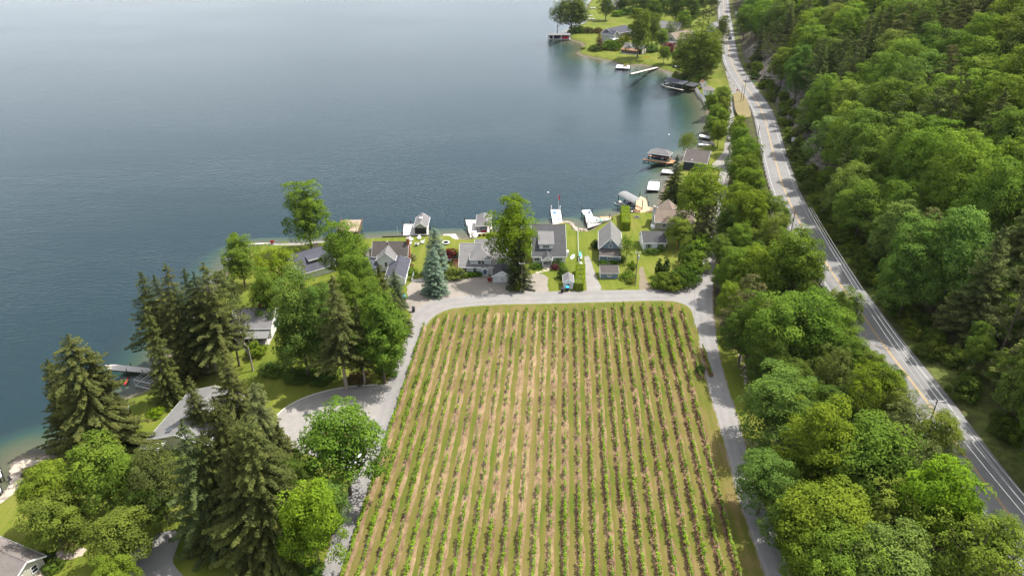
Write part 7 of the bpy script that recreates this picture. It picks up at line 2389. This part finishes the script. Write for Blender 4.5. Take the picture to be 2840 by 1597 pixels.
cu = bpy.data.curves.new('lettering', 'FONT'); cu.body = 'STOP'; cu.size = .4; cu.align_x = 'CENTER'; cu.align_y = 'CENTER'; cu.extrude = .005
o = bpy.data.objects.new('lettering', cu); COL.objects.link(o)
lm_ = bpy.data.meshes.new_from_object(o.evaluated_get(bpy.context.evaluated_depsgraph_get()))
bpy.data.objects.remove(o)
lm_.materials.clear(); lm_.materials.append(MATS['white_trim'])
o = link('lettering', lm_, b, (0, -.045, 2.6 + .55)); o.rotation_euler = (math.pi / 2, 0, 0)
sign('white rectangular sign on the right verge of the highway', 2198, 398, 5.0, 1.6, 2.0, 'white_trim', 'road_sign', R(-10), 'rect', 1.2)
sign('orange warning sign half hidden at the edge of the wood', 2548, 925, 10.5, 1.3, 1.3, 'yellow_plastic', 'warning_sign', R(25), 'diamond', 1.4)
sign('small pale green sign beside the braced highway pole', 2088, 236, 3.8, 1.6, .7, 'boat_teal', 'road_sign', 0, 'rect', 1.8)
sign('small white sign beside the far highway', 2040, 48, 5.5, 2.2, 2.6, 'white_trim', 'road_sign', 0, 'rect', 1.5)

# ------------------------------------------------------------------ vehicles
def car(label, x, y, z, rz, mat, kind='suv', name='parked_car'):
    t = thing(name, label, 'car' if kind == 'suv' else 'pickup truck', (x, y, z), rz)
    L, W = (4.8, 1.9) if kind == 'suv' else (5.7, 2.0)
    if kind == 'suv':
        low = [(-2.4, .45), (2.4, .45), (2.4, .85), (2.2, 1.0), (-2.3, 1.05), (-2.4, .8)]
        cab = [(-2.25, 1.05), (1.0, 1.02), (.45, 1.62), (-1.9, 1.66)]
    else:
        low = [(-2.85, .5), (2.85, .5), (2.85, .95), (2.7, 1.15), (-2.85, 1.15)]
        cab = [(-.6, 1.15), (1.5, 1.13), (1.0, 1.85), (-.5, 1.88)]
    def extr(prof, w, tw=None):
        tw = w if tw is None else tw
        k = len(prof)
        zs = [p[1] for p in prof]; z0, z1 = min(zs), max(zs)
        def ww(zv): return w + (tw - w) * (zv - z0) / max(.01, z1 - z0)
        vs = [(px, -ww(pz) / 2, pz) for px, pz in prof] + [(px, ww(pz) / 2, pz) for px, pz in prof]
        fs = [tuple(range(k)), tuple(range(2 * k - 1, k - 1, -1))] + [(i, i + k, (i + 1) % k + k, (i + 1) % k) for i in range(k)]
        return MB().add(vs, fs)
    extr(low, W).build('body', mat, t)
    extr(cab, W * .94, W * .74).build('cabin', 'glass', t)
    rp = [(a, b) for a, b in cab]
    zt = max(b for a, b in cab)
    xa, xb = min(a for a, b in cab if b > zt - .1), max(a for a, b in cab if b > zt - .1)
    MB().box(xa, xb, -W * .375, W * .375, zt - .01, zt + .05).build('roof', mat, t)
    for sx in (-L * .32, L * .32):
        for sy in (-W / 2 + .08, W / 2 - .08):
            w = MB().tube((sx, sy - .11, .36), (sx, sy + .11, .36), .36, n=14).build('wheel', 'rubber', t)
            MB().tube((sx, sy - .12, .36), (sx, sy + .12, .36), .2, n=10).build('rim', 'galvanised', w)
    for sy in (-W * .36, W * .36):
        MB().box(L / 2 - .03, L / 2 + .02, sy - .2, sy + .2, .7, .86).build('headlight', 'canvas_white', t)
        MB().box(-L / 2 - .02, -L / 2 + .03, sy - .15, sy + .15, .75, .95).build('tail_light', 'red_paint', t)
    if kind != 'suv':
        MB().box(-2.8, -.65, -.85, .85, 1.152, 1.17).build('load_bed', 'bin_black', t)
    return t
p = G(2030, 110, 5.0)
_, _, fy_ = poly_dist(np.array([p.x]), np.array([p.y]), HWY_S)
i_ = min(range(len(HWY_D)), key=lambda i: abs(HWY_D[i][1] - p.y))
hx, hy = HWY_D[i_]; ax, ay = HWY_D[i_ + 1]
rd_ = math.atan2(ay - hy, ax - hx)
car('dark pickup truck driving on the far highway', hx + 2.0 * math.sin(rd_), hy - 2.0 * math.cos(rd_), float(hwy_z(hy)) + .06, rd_ + math.pi, 'car_dark', 'truck', 'pickup_truck').scale = (1.15, 1.15, 1.15)
p = G(1753, 28); car('white car parked beside the far brown house', p.x, p.y, GZ + .02, R(5), 'car_white').scale = (1.2, 1.2, 1.2)
p = G(978, 1285); car('white car half hidden under the large lane maple', p.x, p.y, GZ + .02, R(70), 'car_white')

# ------------------------------------------------------------------ bins, chairs, garden things
def bin_(label, px, py, lid, body='bin_black', rz=0.0):
    p = G(px, py)
    t = thing('wheelie_bin', label, 'bin', (p.x, p.y, GZ + .02), rz)
    vs = [(-.26, -.3, .08), (.26, -.3, .08), (.26, .3, .08), (-.26, .3, .08), (-.34, -.4, 1.15), (.34, -.4, 1.15), (.34, .4, 1.15), (-.34, .4, 1.15)]
    MB().add(vs, [(3, 2, 1, 0), (4, 5, 6, 7), (0, 1, 5, 4), (1, 2, 6, 5), (2, 3, 7, 6), (3, 0, 4, 7)]).build('body', body, t)
    MB().slab([(-.38, -.46, 1.2), (.38, -.46, 1.2), (.38, .42, 1.28), (-.38, .42, 1.28)], .08).build('lid', lid, t)
    for s in (-.27, .27):
        MB().tube((s - .04, .34, .13), (s + .04, .34, .13), .13, n=10).build('wheel', 'rubber', t)
    MB().tube((-.26, .47, 1.1), (.26, .47, 1.1), .03, n=6).build('handle', 'bin_black', t)
    t.scale = (1.25, 1.25, 1.15)
bin_('black bin with bright blue lid at the edge of the gravel yard', 1121, 832, 'bright_blue', rz=.3)
bin_('black lidded bin standing alone beside the bend of the lane', 1147, 864, 'bin_black', rz=.2)
bin_('black bin left of the blue lidded one at the white shed', 1559, 811, 'bin_black')
bin_('blue lidded bin in front of the white shed', 1573, 807, 'bright_blue', rz=.2)

def garden_chair(x, y, rz, label, mat='white_trim', group=None, z=GZ):
    t = thing('garden_chair', label, 'chair', (x, y, z), rz, group)
    MB().slab([(-.3, -.35, .42), (.3, -.35, .42), (.3, .25, .3), (-.3, .25, .3)], .06).build('seat', mat, t)
    MB().slab([(-.34, .22, .3), (.34, .22, .3), (.3, .62, 1.15), (-.3, .62, 1.15)], .06).build('backrest', mat, t)
    for s in (-.4, .4):
        MB().box(s - .09, s + .09, -.45, .45, .58, .64).build('armrest', mat, t)
        MB().box(s - .05, s + .05, -.42, -.32, 0, .58).build('leg', mat, t)
        MB().box(s - .05, s + .05, .3, .42, 0, .58).build('leg', mat, t)
    t.scale = (1.25, 1.25, 1.2)
    return t
fx, fy2 = G(1158, 677)[:2]
GC = 'white garden chairs round the lawn fire pit'
for (px, py), w in zip(((1141, 668), (1163, 664), (1172, 675), (1156, 681), (1138, 678)), ('rear left', 'rear right', 'right', 'front', 'left')):
    p = G(px, py)
    garden_chair(p.x, p.y, math.atan2(fy2 - p.y, fx - p.x) + math.pi / 2, '%s white garden chair of the five round the fire pit' % w, group=GC)
def fire_pit(label, x, y):
    t = thing('fire_pit', label, 'fire pit', (x, y, GZ))
    for i in range(11):
        a = i / 11 * 6.283
        o = link('stone', ST_A[i % 5], t, (.8 * math.cos(a), .8 * math.sin(a), .14), a); o.scale = (.5, .4, .55)
    MB().tube((-.4, -.1, .15), (.4, .15, .2), .08, n=6).tube((-.2, .4, .15), (.2, -.4, .22), .08, n=6).build('log', 'brown_wood', t)
fire_pit('fire pit with logs between the white garden chairs', fx, fy2)
p = G(1237, 676)
T = thing('fire_bowl', 'round fire bowl with white rim on the lawn right of the blue spruces', 'fire pit', (p.x, p.y, GZ))
MB().lathe([(.5, 0), (.9, .3), (1.0, .6), (.85, .6), (.6, .35)], 14).build('bowl', 'bin_black', T)
MB().lathe([(1.3, .5), (1.3, .58), (.95, .58), (.95, .5)], 14).build('rim', 'white_trim', T)
for i, px in enumerate((1331, 1343, 1354, 1363)):
    p = G(px, 656, 1.55)
    garden_chair(p.x, p.y, R(170 + 8 * i), '%s brown chair from the left on the lakeside terrace' % ORD[i], 'brown_wood', 'brown chairs on the lakeside terrace', 1.55)
T = thing('garden_swing', 'white framed garden swing at the left end of the lakeside terrace', 'garden swing', (*G(1312, 657, 1.5)[:2], 1.55))
for s in (-1.1, 1.1):
    MB().tube((s, -.6, 0), (s, 0, 1.9), .05, n=6).tube((s, .6, 0), (s, 0, 1.9), .05, n=6).build('frame_leg', 'white_trim', T)
MB().box(-1.3, 1.3, -.5, .5, 1.88, 1.95).build('awning', 'canvas_white', T)
MB().box(-.9, .9, -.25, .25, .5, .6).build('seat', 'grey_trim', T)
p = G(351, 1136)
garden_chair(p.x, p.y, R(200), 'rear white chair of the pair on the small left lawn', group='white chairs on the left lawn')
garden_chair(p.x - 1.1, p.y - 1.3, R(230), 'front white chair of the pair on the small left lawn', group='white chairs on the left lawn')
p = G(1248, 723)
T = thing('patio_table', 'dark patio table under the red maple shrub', 'table', (p.x, p.y, GZ))
MB().lathe([(.8, .7), (.8, .76)], 12).build('tabletop', 'dark_trim', T)
MB().tube((0, 0, 0), (0, 0, .7), .08, n=8).build('stem', 'dark_trim', T)
MB().lathe([(.4, 0), (.4, .05)], 10).build('base', 'dark_trim', T)
for i, a in enumerate((20, 140, 260)):
    garden_chair(p.x + 1.4 * math.cos(R(a)), p.y + 1.4 * math.sin(R(a)), R(a - 90), 'dark patio chair on the %s side of the round patio table' % ('right', 'rear left', 'front')[i], 'dark_trim', 'dark patio chairs')
p = G(1156, 781)
T = thing('low_fence', 'low white L shaped fence at the edge of the gravel yard', 'fence', (p.x, p.y, GZ))
for i in range(9):
    MB().box(-1.4 + i * .35, -1.28 + i * .35, -.04, .04, 0, .75).build('picket', 'white_trim', T)
MB().box(-1.5, 1.6, -.07, -.041, .2, .3).box(-1.5, 1.6, -.07, -.041, .58, .68).build('rail', 'white_trim', T)
MB().box(-1.55, -1.45, 0.05, 4.4, .1, .7).build('side_panel', 'white_trim', T)
for i in range(3):
    MB().box(-1.58, -1.42, i * 2.1 - .02, i * 2.1 + .14, 0, 1.2).build('post', 'white_trim', T)
p0, p1 = G(1605, 733), G(1602, 640)
T = thing('boundary_fence', 'thin white wire fence between the dormer house and the blue house', 'fence', (0, 0, GZ))
n = 14
for i in range(n):
    q = p0.lerp(p1, i / (n - 1))
    MB().box(q.x - .07, q.x + .07, q.y - .07, q.y + .07, 0, 1.3).build('post', 'white_trim', T)
MB().tube((p0.x, p0.y, 1.15), (p1.x, p1.y, 1.15), .03, n=5).tube((p0.x, p0.y, .6), (p1.x, p1.y, .6), .03, n=5).build('rail', 'white_trim', T)
def board(label, px, py, L, w, rz, mat, z=GZ + .05, name='paddle_board', tilt=0.0):
    p = G(px, py)
    t = thing(name, label, 'paddle board', (p.x, p.y, z), rz)
    poly = [(L / 2 * math.cos(a), w / 2 * math.sin(a) * (1.12 if math.cos(a) < 0 else 1)) for a in [i / 18 * 6.283 for i in range(18)]]
    MB().prism(poly, 0, .14).build('board', mat, t)
    MB().prism([(x * .55, y * .5) for x, y in poly], .141, .155).build('deck_pad', 'boat_blue', t)
    return t
board('white paddle board with blue pad lying on the grass beside the fence', 1588, 713, 3.6, 1.1, R(72), 'boat_white')
p = G(1608, 716)
T = thing('kayak_rack', 'timber kayak rack at the fence beside the grey gravel drive', 'rack', (p.x, p.y, GZ), R(86))
for x in (-1.6, 1.6):
    MB().box(x - .07, x + .07, -.5, .5, 0, .12).box(x - .07, x + .07, -.07, .07, .12, 1.5).box(x - .06, x + .06, -.5, .5, .5, .58).box(x - .06, x + .06, -.5, .5, 1.15, 1.23).build('stand', 'pole_wood', T)
for lab, dx, dz, mt in (('pale green kayak on the upper arms of the rack', .1, 1.24, 'boat_teal'), ('white kayak on the lower arms of the rack', .35, .6, 'boat_white')):
    K = thing('kayak', lab, 'kayak', (p.x + dx, p.y, GZ + dz), R(86))
    hull(K, 0, 0, 0, 3.8, .75, .38, 0, mt)
K = thing('canoe', 'white canoe lying on the grass behind the long clipped hedge', 'canoe', (*G(1613, 737)[:2], GZ + .05), R(96))
hull(K, 0, 0, 0, 4.4, .9, .42, 0, 'boat_white')
p = G(1358, 781)
T = thing('flower_pot', 'dark red flower pot beside the garage corner', 'flower pot', (p.x, p.y, GZ + .01))
MB().lathe([(.3, 0), (.45, .5), (.5, .6), (.4, .6)], 12).build('pot', 'brick', T)
o = link('flowers', SHRUBS[0], T, (0, 0, .5)); o.scale = (.3, .3, .25); o.color = (0.25, .02, .03, 1)
p = G(757, 676, 1.4)
T = thing('flower_pot', 'flower pot with red blooms on the lake seawall', 'flower pot', (p.x, p.y - .4, 1.46))
MB().lathe([(.25, 0), (.4, .5), (.42, .6), (.32, .6)], 12).build('pot', 'stone', T)
o = link('flowers', SHRUBS[1], T, (0, 0, .5)); o.scale = (.3, .3, .3); o.color = (0.3, .02, .03, 1)
p = G(1443, 809)
T = thing('mailbox', 'white mailbox on a post at the kerb pole', 'mailbox', (p.x, p.y, GZ))
MB().box(-.06, .06, -.06, .06, 0, 1.05).build('post', 'white_trim', T)
MB().box(-.13, .13, -.3, .3, 1.05, 1.3).build('box', 'canvas_white', T)

# ------------------------------------------------------------------ put every assembled thing's origin at its own foot
for o in list(sc.objects):
    if o.parent is None and o.type == 'EMPTY' and abs(o.location.x) < 1e-6 and abs(o.location.y) < 1e-6 and o.children:
        lo, hi = Vector((1e9,) * 3), Vector((-1e9,) * 3)
        for c in o.children:
            for v in (c.data.vertices if c.data and c.type == 'MESH' else []):
                w = Vector((v.co.x * c.scale.x, v.co.y * c.scale.y, v.co.z * c.scale.z)) + c.location
                for k in range(3):
                    lo[k] = min(lo[k], w[k]); hi[k] = max(hi[k], w[k])
        off = Vector(((lo.x + hi.x) / 2, (lo.y + hi.y) / 2, 0))
        o.location = o.location + off
        for c in o.children:
            c.location = c.location - off

# ------------------------------------------------------------------ the summer haze over lake and hill
m, nt, out = new_mat('haze')
pv = nd(nt, 'VolumePrincipled')
pv.inputs['Color'].default_value = (0.86, 0.93, 1.0, 1)
pv.inputs['Density'].default_value = 0.000022
pv.inputs['Anisotropy'].default_value = 0.2
nt.links.new(pv.outputs[0], out.inputs['Volume'])
hz_ob = MB().box(-6500, 1700, -1700, 9500, -10.5, 205.0).build('haze', m)
tag(hz_ob, 'thin summer haze over the lake and hillside', 'haze', kind='stuff')
sc.cycles.volume_bounces = 0
